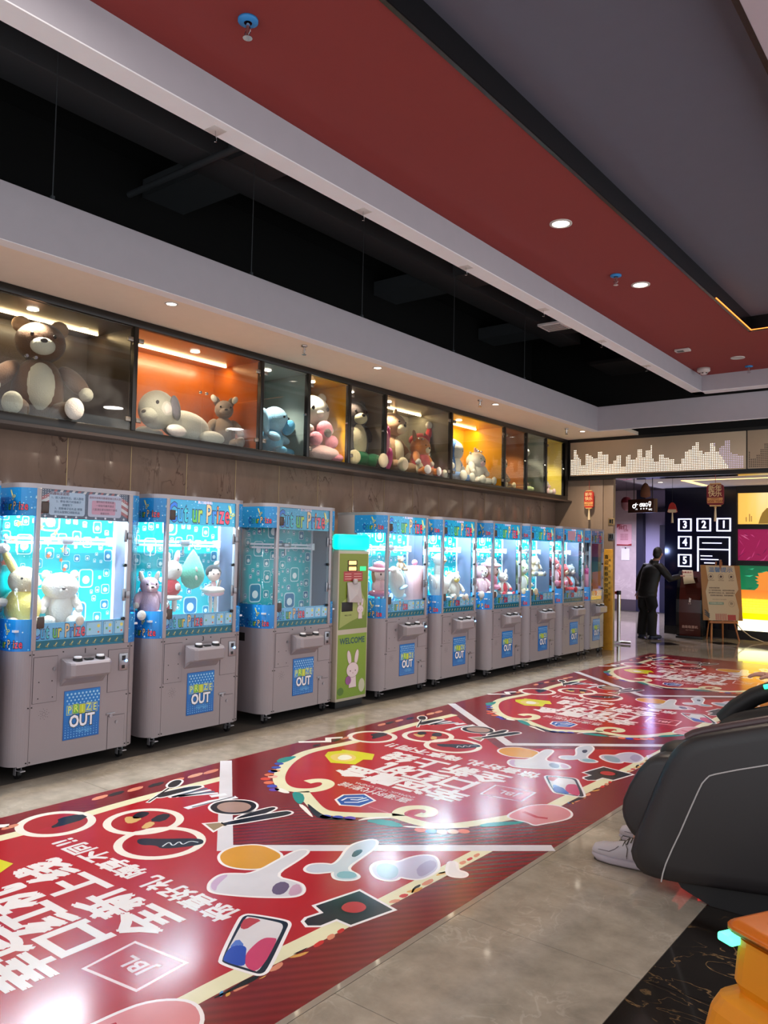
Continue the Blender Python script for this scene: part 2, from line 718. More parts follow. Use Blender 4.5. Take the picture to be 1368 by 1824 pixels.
# ---- left wall: brown marble slabs with thin brass joints
wl = struct('wall_left', MB().box((-6.42, -2.2, 0), (-6.28, 12.9, 2.5)), m_black, label='brown veined marble wall behind the claw machines')
pm = MB().box((-0.008, -0.3085, 0), (0.008, 0.3085, 2.5), bev=0.002).mesh('marble_panel', m_brown)
for k in range(-8, 15):
    put('marble_panel', pm, wl, (-6.272, 3.628 + 0.6235 * (k + 0.5), 0.005))
jm = MB().box((-0.004, -0.003, 0), (0.004, 0.003, 2.5)).mesh('joint_strip', m_brass)
for k in range(-8, 16):
    put('joint_strip', jm, wl, (-6.2665, 3.628 + 0.6235 * k, 0.005))
# pillar wall at the far end of the machine row
wf = struct('wall_far', MB().box((-9.6, 12.92, 0), (-5.2, 12.98, 3.56)), m_beige, label='beige stone pillar wall at the end of the machine row')
for (a, b) in ((-6.27, -5.385), (-5.378, -5.2)):
    MB().box((a + 0.002, 12.895, 0.0), (b - 0.002, 12.92, 2.865), bev=0.003).build('stone_panel', m_beige, wf)

struct('wall_left', MB().box((-9.7, 12.98, 0), (-9.6, 22.6, 3.5)), m_beige, label='beige side wall of the corridor')
# ---- ceilings
soff = MB()
soff.box((-6.75, -2.2, 3.565), (-5.228, 13.0, 3.62))
soff.box((-5.228, 12.062, 3.565), (-4.74, 13.0, 3.62))
struct('ceiling', soff, m_cream, label='cream soffit above the toy display case')
edge = MB()
edge.box((-5.228, -2.2, 3.558), (-5.113, 12.012, 3.563))
edge.box((-5.228, 12.012, 3.558), (1.5, 12.06, 3.563))
struct('trim_1', edge, m_white, label='white strip along the edge of the cream soffit')
bulk = MB()
bulk.box((-5.16, -2.2, 3.5635), (-5.113, 12.012, 3.945))
bulk.box((-5.16, 12.012, 3.5635), (1.5, 12.06, 3.945))
struct('trim_2', bulk, m_mauve, label='grey upright bulkhead board along the dark ceiling opening')
beam = MB()
beam.box((-3.552, -2.2, 3.95), (-3.405, 11.85, 3.958))
beam.box((-3.552, 11.65, 3.95), (1.5, 11.85, 3.958))
struct('trim_3', beam, m_white, label='white underside of the ceiling beam')
bs = MB()
bs.box((-3.552, -2.2, 3.958), (-3.405, 11.85, 4.3))
bs.box((-3.552, 11.65, 3.958), (1.5, 11.85, 4.3))
struct('trim_4', bs, m_mauve, label='grey side of the long ceiling beam')
red = MB()
red.box((-3.405, -2.2, 4.18), (-2.28, 11.65, 4.24))
red.box((-2.28, 9.61, 4.18), (1.5, 11.65, 4.24))
struct('ceiling', red, m_red, label='matt red painted ceiling strip')
sl = MB().box((-2.4, -2.2, 4.345), (-0.9, 9.75, 4.4))
struct('ceiling', sl, m_slate, label='slate grey recessed ceiling panel')
tr = MB()
tr.box((-2.28, -2.2, 4.178), (-2.262, 9.61, 4.345))
tr.box((-2.28, 9.595, 4.178), (-0.96, 9.612, 4.345))
tr.box((-0.975, -2.2, 4.178), (-0.945, 9.61, 4.345))
struct('trim_5', tr, mat('black_gloss_trim', '0b0a0a', 0.25), label='black upright edge around the slate recess')
te = MB()
te.box((-2.288, -2.2, 4.172), (-2.262, 9.61, 4.180))
te.box((-2.288, 9.59, 4.172), (-0.96, 9.615, 4.180))
struct('trim_6', te, mat('dark_steel_edge', '5a5048', 0.22, 1.0), label='thin steel edge strip under the black trim')
glow = MB()  # glowing bars stand in for an orange reflection along the recess edge
glow.box((-2.262, 8.2, 4.182), (-2.255, 9.59, 4.19))
glow.box((-2.262, 9.583, 4.182), (-0.98, 9.59, 4.19))
tag(glow.build('led_strip', mat('orange_led', 'ff8a3a', 0.5, emit=2.2)), 'glowing orange light strip at the far corner of the slate recess', 'light')
struct('ceiling', MB().box((-0.945, -2.2, 4.18), (2.5, 11.65, 4.24)), m_pinkwhite, label='pink white ceiling beyond the slate recess')
# black void above the opening: deck, ducts and hangers
vo = MB()
vo.box((-6.8, -2.2, 5.35), (-3.3, 12.85, 5.4))
vo.box((-6.8, -2.2, 3.62), (-6.7, 12.85, 5.4))
vo.box((-3.56, -2.2, 4.3), (-3.4, 12.8, 5.4))
vo.box((-6.8, 12.78, 3.55), (1.5, 12.88, 5.4))
vo.box((-6.8, -2.2, 4.3), (-3.3, -2.1, 5.4))
vo.box((-5.2, 11.85, 4.6), (1.5, 12.8, 4.65))
struct('ceiling', vo, m_blackmatte, label='black open ceiling void')
dk = thing('ceiling_duct', 'dark painted duct and beam grid inside the black ceiling void', 'duct', (-5.6, 6, 5.0))
def _duct():
    a = MB((5.6, -6, -5.0))
    a.box((-5.79, -2.1, 5.0), (-5.41, 12, 5.25), bev=0.01)
    return a
_duct().build('main_duct', m_darkgrey, dk)
for y0 in (4.55, 8.2, 10.9):
    MB((5.6, -6, -5.0)).box((-6.68, y0, 5.02), (-3.6, y0 + 0.5, 5.2)).build('cross_beam', m_darkgrey, dk)
MB((5.6, -6, -5.0)).tube([(-6.6, 4.35, 4.95), (-3.6, 4.35, 4.95)], 0.03).build('pipe', m_darkgrey, dk)
MB((5.6, -6, -5.0)).tube([(-4.3, -2, 4.9), (-4.3, 12, 4.9)], 0.05).build('pipe', m_darkgrey, dk)
for i, y in enumerate((2.85, 4.72, 6.26, 8.0, 9.8)):
    h = thing('hanger_rod', ['thin hanger rod nearest the left edge in the dark void', 'second thin hanger rod from the left in the dark void', 'third thin hanger rod from the left in the dark void', 'fourth thin hanger rod from the left in the dark void', 'farthest thin hanger rod in the dark void'][i], 'rod', (-5.25, y, 3.94), group='hanger rods of the bulkhead')
    MB().cyl((0, 0, 0), (0, 0, 1.3), 0.004, seg=6).build('rod', m_darkgrey, h)
    MB().box((-0.012, -0.012, -0.32), (0.012, 0.012, 0.09)).build('bracket', m_darkgrey, h)

# ---- plates with hooks under the white beam
for i, y in enumerate((2.847, 4.162, 5.501, 6.9, 8.303, 9.7)):
    t = thing('ceiling_hook', ['square plate with a wire hook nearest the camera under the white beam', 'square hook plate second from the camera under the white beam', 'square hook plate third from the camera under the white beam', 'square hook plate fourth from the camera under the white beam', 'square hook plate fifth from the camera under the white beam', 'farthest square hook plate under the white beam'][i], 'hook', (-3.5, y, 3.95), group='hook plates under the white beam')
    part('hookp', 'plate', lambda: MB().box((-0.045, -0.045, -0.003), (0.045, 0.045, 0), bev=0.001), mat('hook_plastic', 'cfc8c4', 0.4), t)
    part('hookw', 'wire_hook', lambda: MB().tube([(0, 0, 0), (0, 0, -0.03), (0.012, 0, -0.05), (0.01, 0, -0.07), (-0.008, 0, -0.065)], 0.002, 6), m_chrome, t)

# ---- ceiling lamps
m_lamp = mat('lamp_glow', 'fff1dc', 0.5, emit=9.0)
m_lamp_ring = mat('lamp_ring', 'c9c2bb', 0.4)
def downlight(x, y, z, lab, on=True, e=18, r=0.05, grp='recessed ceiling lamps', col=(1, 0.84, 0.66), sp=110):
    t = thing('ceiling_lamp', lab, 'lamp', (x, y, z), group=grp)
    part('ringA%.2f' % r, 'rim', lambda: MB().lathe([(r * 1.35, 0.001), (r * 1.35, -0.006), (r * 1.05, -0.008), (r, 0.0)], seg=24), m_lamp_ring, t)
    part('discA%.2f%d' % (r, on), 'lens', lambda: MB().cyl((0, 0, -0.002), (0, 0, -0.004), r, seg=24), m_lamp if on else m_lamp_ring, t)
    if on:
        light('lamp_light', 'SPOT', (0, 0, -0.02), e, col, 0.04, aim=(0, 0, -1), spot=sp, blend=0.7, parent=t)
    return t
downlight(-2.719, 5.639, 4.18, 'bright round lamp in the red ceiling nearest the camera', e=95, r=0.065, grp='lamps in the red ceiling', sp=150)
downlight(-2.724, 7.378, 4.18, 'bright round lamp in the red ceiling, the farther lit one', e=95, r=0.065, grp='lamps in the red ceiling', sp=150)
downlight(-2.713, 10.823, 4.18, 'unlit round lamp at the far end of the red ceiling', on=False, r=0.065, grp='lamps in the red ceiling')
for i, y in enumerate((1.2, 3.948, 6.652, 9.178, 11.938)):
    downlight(-5.34, y, 3.565, ['small round lamp in the cream soffit just out of view', 'small lit lamp in the cream soffit above the orange toy bay', 'small lit lamp in the cream soffit above the green shorts toy', 'small lit lamp in the cream soffit before the yellow bay', 'small lamp at the far corner of the cream soffit'][i], e=[130, 130, 120, 130, 120][i], r=0.04, grp='lamps in the cream soffit', sp=125)

# ---- sprinklers, detectors
def sprinkler(x, y, z, lab, blue=False):
    t = thing('fire_sprinkler', lab, 'sprinkler', (x, y, z), group='ceiling fire sprinklers')
    k = 'spr%d' % blue
    MB().lathe([(0.001, 0.002), (0.05 if blue else 0.03, 0.0), (0.05 if blue else 0.032, -0.012), (0.02, -0.018)], seg=18).build('flange', mat('blue_tape', '2f86c8', 0.5) if blue else m_chrome, t)
    part(k + 's', 'stem', lambda: MB().cyl((0, 0, -0.01), (0, 0, -0.075), 0.011, 0.007, seg=10), m_chrome, t)
    part(k + 'f', 'frame', lambda: MB().tube([(-0.012, 0, -0.04), (-0.02, 0, -0.065), (0, 0, -0.09), (0.02, 0, -0.065), (0.012, 0, -0.04)], 0.003, 6), m_chrome, t)
    part(k + 'd', 'deflector', lambda: MB().cyl((0, 0, -0.09), (0, 0, -0.094), 0.024, seg=12), m_chrome, t)
sprinkler(-2.898, 2.536, 4.18, 'fire sprinkler with blue collar in the red ceiling nearest the camera', True)
sprinkler(-2.815, 6.995, 4.18, 'fire sprinkler between the two lit lamps of the red ceiling', True)
sprinkler(-2.711, 11.385, 4.18, 'fire sprinkler at the far end of the red ceiling', True)
sprinkler(-5.352, 5.521, 3.565, 'fire sprinkler in the cream soffit above the blue plush toy')
sprinkler(-5.353, 8.802, 3.565, 'fire sprinkler in the cream soffit above the raised red arm toy')
sprinkler(-5.43, 11.547, 3.565, 'fire sprinkler at the far corner of the cream soffit')
t = thing('smoke_detector', 'white round smoke detector at the far corner of the red ceiling', 'detector', (-3.247, 11.2, 4.18))
MB().lathe([(0.001, 0.0), (0.085, 0), (0.085, -0.04), (0.06, -0.06), (0.001, -0.06)], seg=24).build('base', mat('detector_white', 'c8bdb8', 0.5), t)
MB().lathe([(0.045, -0.06), (0.05, -0.075), (0.03, -0.09), (0.001, -0.09)], seg=20).build('chamber', mat('detector_white', 'c8bdb8', 0.5), t)
for k in range(6):
    a = k * PI / 3
    MB().box((-0.01, -0.003, -0.078), (0.01, 0.003, -0.066), M=Matrix.Rotation(a, 4, 'Z') @ Matrix.Translation((0, -0.049, 0))).build('slot', m_black, t)
t = thing('ceiling_sensor', 'white square sensor box with dark window in the red ceiling', 'sensor', (-3.158, 10.015, 4.18))
MB().box((-0.09, -0.05, -0.03), (0.09, 0.05, 0), bev=0.008).build('housing', mat('detector_white', 'c8bdb8', 0.5), t)
MB().box((-0.06, -0.053, -0.032), (0.02, 0.02, -0.028), bev=0.003).build('window', m_black, t)
t = thing('ceiling_vent', 'pale square air vent beside the white beam in the dark void', 'vent', (-4.7, 9.6, 4.6))
MB().box((-0.17, -0.17, 0), (0.17, 0.17, 0.03), bev=0.004).build('frame', m_white, t)
for k in range(5):
    MB().box((-0.13, -0.13 + k * 0.06, -0.006), (0.13, -0.1 + k * 0.06, 0.002)).build('slat', mat('vent_slat', 'a8a4a4', 0.5), t)
MB().box((-0.02, -0.02, 0.03), (0.02, 0.02, 0.76)).build('hanger', m_darkgrey, t)
ART = [
['L','e8e3bf',1,0.085,[[-0.988,3.959],[-1.031,3.08],[-1.002,2.531],[-1.0,2.207],[-1.045,1.958],[-1.058,1.737],[-0.995,1.523],[-0.863,1.292],[-0.715,1.106],[-0.579,0.999],[-0.465,0.973],[-0.376,1.022],[-0.33,1.095],[-0.334,1.188],[-0.373,1.253],[-0.44,1.277],[-0.488,1.234],[-0.501,1.171]]],['L','e8e3bf',1,0.085,[[-0.377,0.997],[-0.23,0.901],[-0.055,0.798],[0.038,0.788],[0.179,0.874],[0.301,0.983],[0.377,1.031],[0.48,1.014],[0.629,1.024],[0.724,1.108],[0.814,1.261],[0.892,1.445],[0.962,1.587],[0.999,1.769],[0.998,2.044],[1.033,2.654]]],['L','e8e3bf',1,0.075,[[0.383,1.036],[0.333,1.091],[0.33,1.191],[0.397,1.271],[0.473,1.264],[0.512,1.198],[0.49,1.139],[0.448,1.141]]],['P','1f8f8a',2,[[-1.03,1.387],[-1.083,1.495],[-1.029,1.631],[-0.976,1.489],[-0.966,1.395]]],['P','1f8f8a',2,[[-0.429,0.95],[-0.357,0.976],[-0.247,0.886],[-0.198,0.787],[-0.302,0.837]]],
['P','1f8f8a',2,[[0.264,0.835],[0.372,0.944],[0.505,0.926],[0.515,0.887],[0.411,0.842]]],['P','1f8f8a',2,[[0.826,1.211],[0.857,1.312],[1.02,1.477],[0.994,1.391],[0.878,1.215]]],['P','f2f0e8',2,[[-0.229,0.794],[-0.177,0.806],[-0.021,0.708],[0.024,0.672],[-0.039,0.692]]],['P','f2f0e8',2,[[0.249,0.791],[0.252,0.888],[0.343,0.982],[0.391,0.999],[0.285,0.873]]],['P','f2f0e8',2,[[0.475,0.887],[0.579,0.931],[0.68,1.004],[0.854,1.194],[0.668,1.022],[0.534,0.94]]],['P','f2f0e8',2,[[-0.563,0.908],[-0.455,0.888],[-0.407,0.915],[-0.461,0.944],[-0.551,0.959]]],['P','1a1a24',2,[[-0.228,0.867],[-0.028,0.768],[0.084,0.737],[0.225,0.819],[0.243,0.798],[0.115,0.702],[0.011,0.686]]],['D','2f4fb0',2,[-0.973,1.368],0.035],['D','2f4fb0',2,[-0.915,1.283],0.035],['D','3a4bb8',2,[-0.863,1.198],0.035],['D','e07050',2,[-0.817,1.119],0.035],['D','d8402e',2,[-0.765,1.034],0.035],['D','e07050',2,[-0.684,0.987],0.035],
['D','3a4bb8',2,[-0.61,0.946],0.035],['D','5a3fb0',2,[-0.544,0.901],0.035],['D','e0a080',2,[-0.859,1.22],0.035],['D','f0b0a0',2,[-0.766,1.104],0.035],['D','3a4bb8',2,[0.065,0.734],0.035],['D','3a4bb8',2,[0.129,0.771],0.035],['D','5a3fb0',2,[0.192,0.809],0.035],['D','e07050',2,[0.62,0.927],0.035],['D','3a4bb8',2,[0.679,0.95],0.035],['D','d8402e',2,[0.731,0.984],0.035],['D','e0a080',2,[0.775,1.029],0.035],['D','e07050',2,[0.819,1.074],0.035],['P','d98a6e',2,[[1.049,3.669],[1.053,3.721],[1.075,3.704],[1.078,3.647]]],['P','c8282c',2,[[1.051,3.6],[1.053,3.649],[1.075,3.633],[1.073,3.585]]],['P','d98a6e',2,[[1.044,3.537],[1.051,3.588],[1.077,3.566],[1.075,3.519]]],['P','d9a050',2,[[1.042,3.359],[1.058,3.412],[1.078,3.381],[1.049,3.314]]],['P','141418',2,[[1.037,3.355],[1.06,3.414],[1.07,3.405],[1.054,3.353]]],
['P','d98a6e',2,[[1.048,3.21],[1.051,3.288],[1.078,3.267],[1.084,3.208],[1.062,3.184]]],['P','d9a050',2,[[1.044,3.072],[1.061,3.143],[1.08,3.18],[1.091,3.112],[1.076,3.09]]],['P','141418',2,[[1.072,3.086],[1.045,3.139],[1.047,3.2],[1.066,3.168],[1.06,3.133],[1.08,3.09]]],['P','c8282c',2,[[1.05,3.012],[1.048,3.056],[1.077,3.068],[1.083,3.019]]],['P','d98a6e',2,[[1.054,2.929],[1.049,2.975],[1.081,3.002],[1.085,2.956]]],['P','c8282c',2,[[1.056,2.577],[1.054,2.621],[1.077,2.611],[1.081,2.569]]],['P','d98a6e',2,[[1.055,2.517],[1.054,2.554],[1.072,2.554],[1.087,2.53],[1.083,2.498]]],['P','c8282c',2,[[1.062,2.426],[1.056,2.489],[1.083,2.478],[1.085,2.421]]],['P','d9a050',2,[[1.051,2.297],[1.083,2.395],[1.089,2.344],[1.069,2.304]]],['P','141418',2,[[1.048,2.317],[1.058,2.422],[1.063,2.354]]],['P','d98a6e',2,[[1.059,2.189],[1.054,2.26],[1.077,2.25],[1.089,2.208],[1.075,2.174]]],
['P','d9a050',2,[[1.081,2.108],[1.082,2.159],[1.089,2.136]]],['P','141418',2,[[1.053,2.016],[1.044,2.077],[1.061,2.147],[1.079,2.107],[1.071,2.045],[1.06,1.931],[1.048,1.927]]],['P','d98a6e',2,[[1.061,2.009],[1.083,2.08],[1.083,2.035],[1.079,1.998]]],['P','4a8fc0',2,[[1.037,1.969],[1.042,1.982],[1.068,1.956],[1.061,1.944]]],['P','d9a050',2,[[1.057,1.98],[1.06,1.996],[1.081,1.981],[1.08,1.957]]],['P','d98a6e',2,[[-1.26,2.892],[-1.259,3.003],[-1.206,2.959],[-1.208,2.85]]],['P','1a1a20',2,[[-1.255,3.006],[-1.253,3.119],[-1.2,3.074],[-1.202,2.963]]],['P','d98a6e',2,[[-1.248,3.141],[-1.246,3.257],[-1.192,3.21],[-1.194,3.096]]],['P','1a1a20',2,[[-1.231,3.289],[-1.229,3.409],[-1.174,3.36],[-1.177,3.241]]],['P','d98a6e',2,[[-1.213,3.44],[-1.211,3.564],[-1.156,3.513],[-1.159,3.391]]],['P','e0a080',2,[[-1.213,3.598],[-1.21,3.726],[-1.154,3.672],[-1.157,3.546]]],
['P','d98a6e',2,[[-1.207,3.73],[-1.204,3.861],[-1.147,3.805],[-1.15,3.676]]],['P','1a1a20',2,[[-1.17,2.162],[-1.167,2.255],[-1.12,2.222],[-1.123,2.13]]],['P','d98a6e',2,[[-1.162,2.273],[-1.16,2.369],[-1.112,2.334],[-1.115,2.24]]],['P','1a1a20',2,[[-1.166,1.929],[-1.164,2.017],[-1.118,1.986],[-1.121,1.899]]],['L','f4f2ee',2,0.05,[[-1.327,1.938],[-1.161,2.119],[-1.237,2.203],[-1.164,2.311]]],['P','141826',2,[[-1.072,2.548],[-1.048,2.684],[-0.947,2.676],[-0.938,2.451],[-0.973,2.45],[-1.001,2.517]]],['P','b01a2c',2,[[-0.971,2.364],[-0.984,2.456],[-0.947,2.452],[-0.949,2.363]]],['P','141826',2,[[-0.785,2.852],[-0.826,2.933],[-0.766,2.969],[-0.718,2.896],[-0.735,2.832]]],['P','d8b070',2,[[-0.808,2.816],[-0.785,2.852],[-0.714,2.883],[-0.676,2.791],[-0.711,2.76]]],['P','141826',2,[[-0.646,2.864],[-0.703,2.992],[-0.641,3.031],[-0.571,2.915]]],
['P','d8b070',2,[[-0.576,2.758],[-0.646,2.864],[-0.591,2.882],[-0.545,2.801]]],['P','a02030',2,[[-0.568,2.721],[-0.585,2.765],[-0.545,2.792],[-0.551,2.727]]],['P','1c2030',2,[[-0.469,2.664],[-0.36,2.743],[-0.22,2.884],[-0.161,2.88],[-0.125,2.827],[-0.234,2.651],[-0.301,2.673],[-0.374,2.608]]],['L','d8dce4',3,0.008,[[-0.262,2.68],[-0.294,2.751],[-0.222,2.715],[-0.261,2.791],[-0.199,2.762],[-0.221,2.827],[-0.169,2.844]]],['O','15151a',3,[[-1.142,3.369],[-1.196,3.461],[-1.173,3.5],[-1.132,3.483],[-1.063,3.388],[-1.082,3.337]]],['L','f4f2ee',3,0.03,[[-0.927,3.062],[-1.082,3.337]]],['L','15151a',4,0.014,[[-0.937,3.074],[-1.075,3.333]]],['O','15151a',4,[[-0.992,3.173],[-1.034,3.231],[-1.008,3.438],[-0.967,3.51],[-0.931,3.491],[-0.945,3.361],[-0.947,3.166]]],['L','eef0f6',3,0.03,[[-0.914,3.212],[-0.935,3.504]]],['L','5a6078',3,0.03,[[-0.905,3.229],[-0.89,3.497]]],
['L','eef0f6',3,0.03,[[-0.896,3.247],[-0.845,3.491]]],['L','5a6078',3,0.03,[[-0.886,3.265],[-0.801,3.484]]],['L','eef0f6',3,0.03,[[-0.877,3.283],[-0.757,3.478]]],['L','eef0f6',3,0.05,[[-0.667,3.149],[-0.659,3.333],[-0.607,3.504]]],['L','2a1830',4,0.012,[[-0.656,3.188],[-0.642,3.318],[-0.627,3.502]]],['L','eef0f6',3,0.05,[[-0.74,3.4],[-0.701,3.499]]],['O','16161c',4,[[-0.584,3.266],[-0.621,3.337],[-0.603,3.414],[-0.528,3.491],[-0.45,3.506],[-0.378,3.466],[-0.334,3.39],[-0.334,3.325],[-0.379,3.257],[-0.461,3.22],[-0.527,3.232]]],['P','a98a80',5,[[-0.556,3.292],[-0.586,3.354],[-0.564,3.418],[-0.497,3.463],[-0.435,3.459],[-0.387,3.429],[-0.36,3.367],[-0.374,3.306],[-0.428,3.264],[-0.488,3.261]]],['O','15151a',4,[[-0.31,3.232],[-0.321,3.332],[-0.303,3.504],[-0.277,3.527],[-0.251,3.492],[-0.235,3.326],[-0.278,3.221]]],
['O','15151a',5,[[-0.295,3.115],[-0.303,3.147],[-0.195,3.514],[-0.144,3.532],[-0.12,3.497],[-0.139,3.412],[-0.254,3.113]]],['O','9a8468',5,[[-0.366,3.052],[-0.32,3.119],[-0.271,3.111],[-0.243,3.012]]],['O','d9962a',3,[[0.07,2.784],[0.026,2.858],[0.029,2.947],[0.102,3.036],[0.211,3.035],[0.309,3.007],[0.34,2.899],[0.343,2.811],[0.255,2.747],[0.166,2.733]]],['O','d8d4dc',4,[[0.328,2.509],[0.279,2.559],[0.25,2.642],[0.282,2.682],[0.369,2.746],[0.32,3.03],[0.316,3.127],[0.36,3.151],[0.397,3.043],[0.445,2.787],[0.598,2.825],[0.658,2.796],[0.698,2.742],[0.681,2.688],[0.549,2.58],[0.406,2.499],[0.36,2.492]]],['P','6a5878',5,[[0.581,2.662],[0.527,2.728],[0.529,2.789],[0.588,2.781],[0.632,2.706],[0.627,2.662]]],['P','c8a0b8',5,[[0.601,2.769],[0.604,2.818],[0.666,2.78],[0.693,2.737],[0.667,2.682]]],
['P','c8a8c8',5,[[0.331,2.512],[0.282,2.562],[0.257,2.636],[0.279,2.675],[0.329,2.556],[0.382,2.501]]],['O','c8ccda',4,[[0.508,2.967],[0.492,3.024],[0.541,3.075],[0.584,3.086],[0.567,3.165],[0.486,3.321],[0.48,3.42],[0.517,3.516],[0.584,3.437],[0.617,3.306],[0.643,3.15],[0.675,3.088],[0.762,3.076],[0.779,3.037],[0.754,2.996],[0.705,2.973],[0.664,3.002],[0.638,3.037],[0.616,3.004],[0.585,2.959],[0.54,2.945]]],['P','343a50',5,[[0.569,3.249],[0.54,3.309],[0.557,3.353],[0.585,3.32],[0.601,3.249],[0.588,3.233]]],['P','8ab0c0',5,[[0.672,3.01],[0.661,3.058],[0.711,3.094],[0.759,3.073],[0.765,3.03],[0.712,2.988]]],['O','c4bcd4',4,[[0.74,3.204],[0.728,3.272],[0.764,3.314],[0.815,3.336],[0.819,3.421],[0.85,3.495],[0.897,3.524],[0.953,3.48],[1.003,3.411],[1.022,3.342],[1.019,3.246],[0.98,3.212],[0.918,3.199],[0.931,3.16],[0.91,3.125],[0.855,3.113],[0.796,3.145]]],
['P','8ea2b4',5,[[0.755,3.217],[0.754,3.283],[0.82,3.296],[0.875,3.256],[0.913,3.184],[0.903,3.134],[0.84,3.131]]],['P','a89cbc',5,[[0.92,3.339],[0.907,3.462],[0.947,3.475],[0.998,3.407],[1.01,3.269],[0.981,3.265]]],['O','23252f',4,[[0.829,2.696],[0.878,2.942],[1.114,2.891],[1.065,2.66],[0.984,2.662],[0.971,2.572],[0.931,2.537],[0.894,2.555],[0.883,2.584],[0.902,2.668]]],['P','0e0e12',5,[[0.911,2.756],[0.898,2.818],[0.929,2.859],[0.98,2.874],[1.028,2.847],[1.042,2.788],[1.02,2.74],[0.974,2.72],[0.938,2.729]]],['P','b83038',6,[[0.921,2.76],[0.911,2.814],[0.937,2.849],[0.978,2.855],[1.018,2.828],[1.024,2.777],[0.997,2.746],[0.954,2.737]]],['O','1a1e30',4,[[0.662,2.426],[0.674,2.446],[0.825,2.505],[0.859,2.497],[0.889,2.45],[1.058,2.182],[1.065,2.144],[1.034,2.132],[0.899,2.105],[0.869,2.118],[0.673,2.393]]],
['P','dcd6da',5,[[0.674,2.419],[0.682,2.434],[0.815,2.478],[0.845,2.476],[0.878,2.441],[1.052,2.147],[1.013,2.144],[0.892,2.115],[0.87,2.126]]],['P','c8406a',6,[[0.92,2.193],[0.891,2.247],[0.864,2.341],[0.898,2.37],[0.921,2.373],[1.052,2.147],[0.987,2.136]]],['P','2c4cb0',6,[[0.826,2.191],[0.826,2.232],[0.868,2.252],[0.914,2.203],[0.987,2.136],[0.892,2.115],[0.87,2.126]]],['P','b8404a',6,[[0.674,2.419],[0.749,2.449],[0.75,2.403],[0.761,2.34],[0.726,2.337]]],['P','5878c8',6,[[0.826,2.191],[0.787,2.275],[0.863,2.248],[0.826,2.232]]],['R','f0d8dc',2,[[0.529,1.743],[0.502,1.985],[0.786,2.016],[0.806,1.781]]],['O','e8e4e8',4,[[1.017,3.491],[1.011,3.519],[1.033,3.531],[1.089,3.444],[1.136,3.452],[1.159,3.43],[1.158,3.394],[1.113,3.369],[1.076,3.389]]],
['O','d98890',4,[[0.875,1.475],[0.876,1.645],[0.902,1.774],[1.006,1.867],[1.117,1.826],[1.172,1.74],[1.169,1.641],[1.097,1.482],[1.078,1.434],[1.027,1.464],[0.937,1.447]]],['L','b83040',5,0.03,[[0.913,1.61],[1.023,1.575],[1.084,1.597]]],['P','d8d02c',4,[[-0.881,1.769],[-0.937,1.866],[-0.885,1.968],[-0.902,1.999],[-0.781,2.034],[-0.623,2.06],[-0.53,1.915],[-0.587,1.877],[-0.544,1.73],[-0.71,1.645]]],['P','e8c870',5,[[-0.841,1.77],[-0.854,1.868],[-0.803,1.938],[-0.683,1.916],[-0.626,1.827],[-0.638,1.746],[-0.724,1.701]]],['P','f4f0e0',6,[[-0.767,1.781],[-0.798,1.868],[-0.757,1.906],[-0.676,1.865],[-0.671,1.785],[-0.711,1.748]]],['O','1c4fa8',4,[[-0.097,1.02],[-0.123,1.121],[-0.035,1.216],[0.089,1.162],[0.09,1.02],[-0.011,0.962]]],['L','e8f0ff',5,0.014,[[-0.063,1.026],[-0.074,1.09],[-0.001,1.166]]],['L','e8f0ff',5,0.014,[[-0.027,1.01],[0.036,1.067],[0.053,1.155]]],
['L','e8f0ff',5,0.014,[[-0.033,1.078],[0.006,1.103],[0.021,1.176]]],['L','e8909a',2,0.006,[[0.138,1.05],[0.311,1.037]]],
]

# ================================================================== PRINTED FLOOR MAT
def mat_floor_film():
    m = bpy.data.materials.new('red_film')
    m.use_nodes = True
    nt = m.node_tree
    N, L = nt.nodes, nt.links
    b = N['Principled BSDF']
    b.inputs['Roughness'].default_value = 0.16
    geo = N.new('ShaderNodeNewGeometry')
    mp = N.new('ShaderNodeMapping')
    mp.inputs['Rotation'].default_value = (0, 0, 0.65)
    L.new(geo.outputs['Position'], mp.inputs['Vector'])
    w = N.new('ShaderNodeTexWave')
    w.inputs['Scale'].default_value = 6.5
    w.inputs['Distortion'].default_value = 0.4
    L.new(mp.outputs[0], w.inputs['Vector'])
    r = N.new('ShaderNodeMix')
    r.data_type = 'RGBA'
    r.inputs['A'].default_value = (*lin('6e151b'), 1)
    r.inputs['B'].default_value = (*lin('821c23'), 1)
    L.new(w.outputs['Fac'], r.inputs['Factor'])
    n = N.new('ShaderNodeTexNoise')
    n.inputs['Scale'].default_value = 1.3
    n.inputs['Detail'].default_value = 5
    L.new(geo.outputs['Position'], n.inputs['Vector'])
    h = N.new('ShaderNodeHueSaturation')
    mr = N.new('ShaderNodeMapRange')
    mr.inputs['To Min'].default_value = 0.75
    mr.inputs['To Max'].default_value = 1.2
    L.new(n.outputs['Fac'], mr.inputs['Value'])
    L.new(mr.outputs[0], h.inputs['Value'])
    L.new(r.outputs['Result'], h.inputs['Color'])
    L.new(h.outputs[0], b.inputs['Base Color'])
    rr = N.new('ShaderNodeMapRange')
    rr.inputs['To Min'].default_value = 0.15
    rr.inputs['To Max'].default_value = 0.24
    L.new(n.outputs['Fac'], rr.inputs['Value'])
    L.new(rr.outputs[0], b.inputs['Roughness'])
    return m


fm = thing('floor_mat', 'long glossy red printed advertising film stuck along the tiled floor', 'mat', (-3.28, 5.5, 0))
MB((3.28, -5.5, 0)).box((-4.6, -2.0, 0.0005), (-1.955, 13.0, 0.002)).build('base_film', mat_floor_film(), fm)
MB((3.28, -5.5, 0)).box((-1.955, -2.0, 0.0002), (-1.925, 13.0, 0.0012)).build('clear_edge', mat('clear_edge_film', '9a8e82', 0.05), fm)
m_print = print_mat('mat_print', 0.17, wear=0.12)


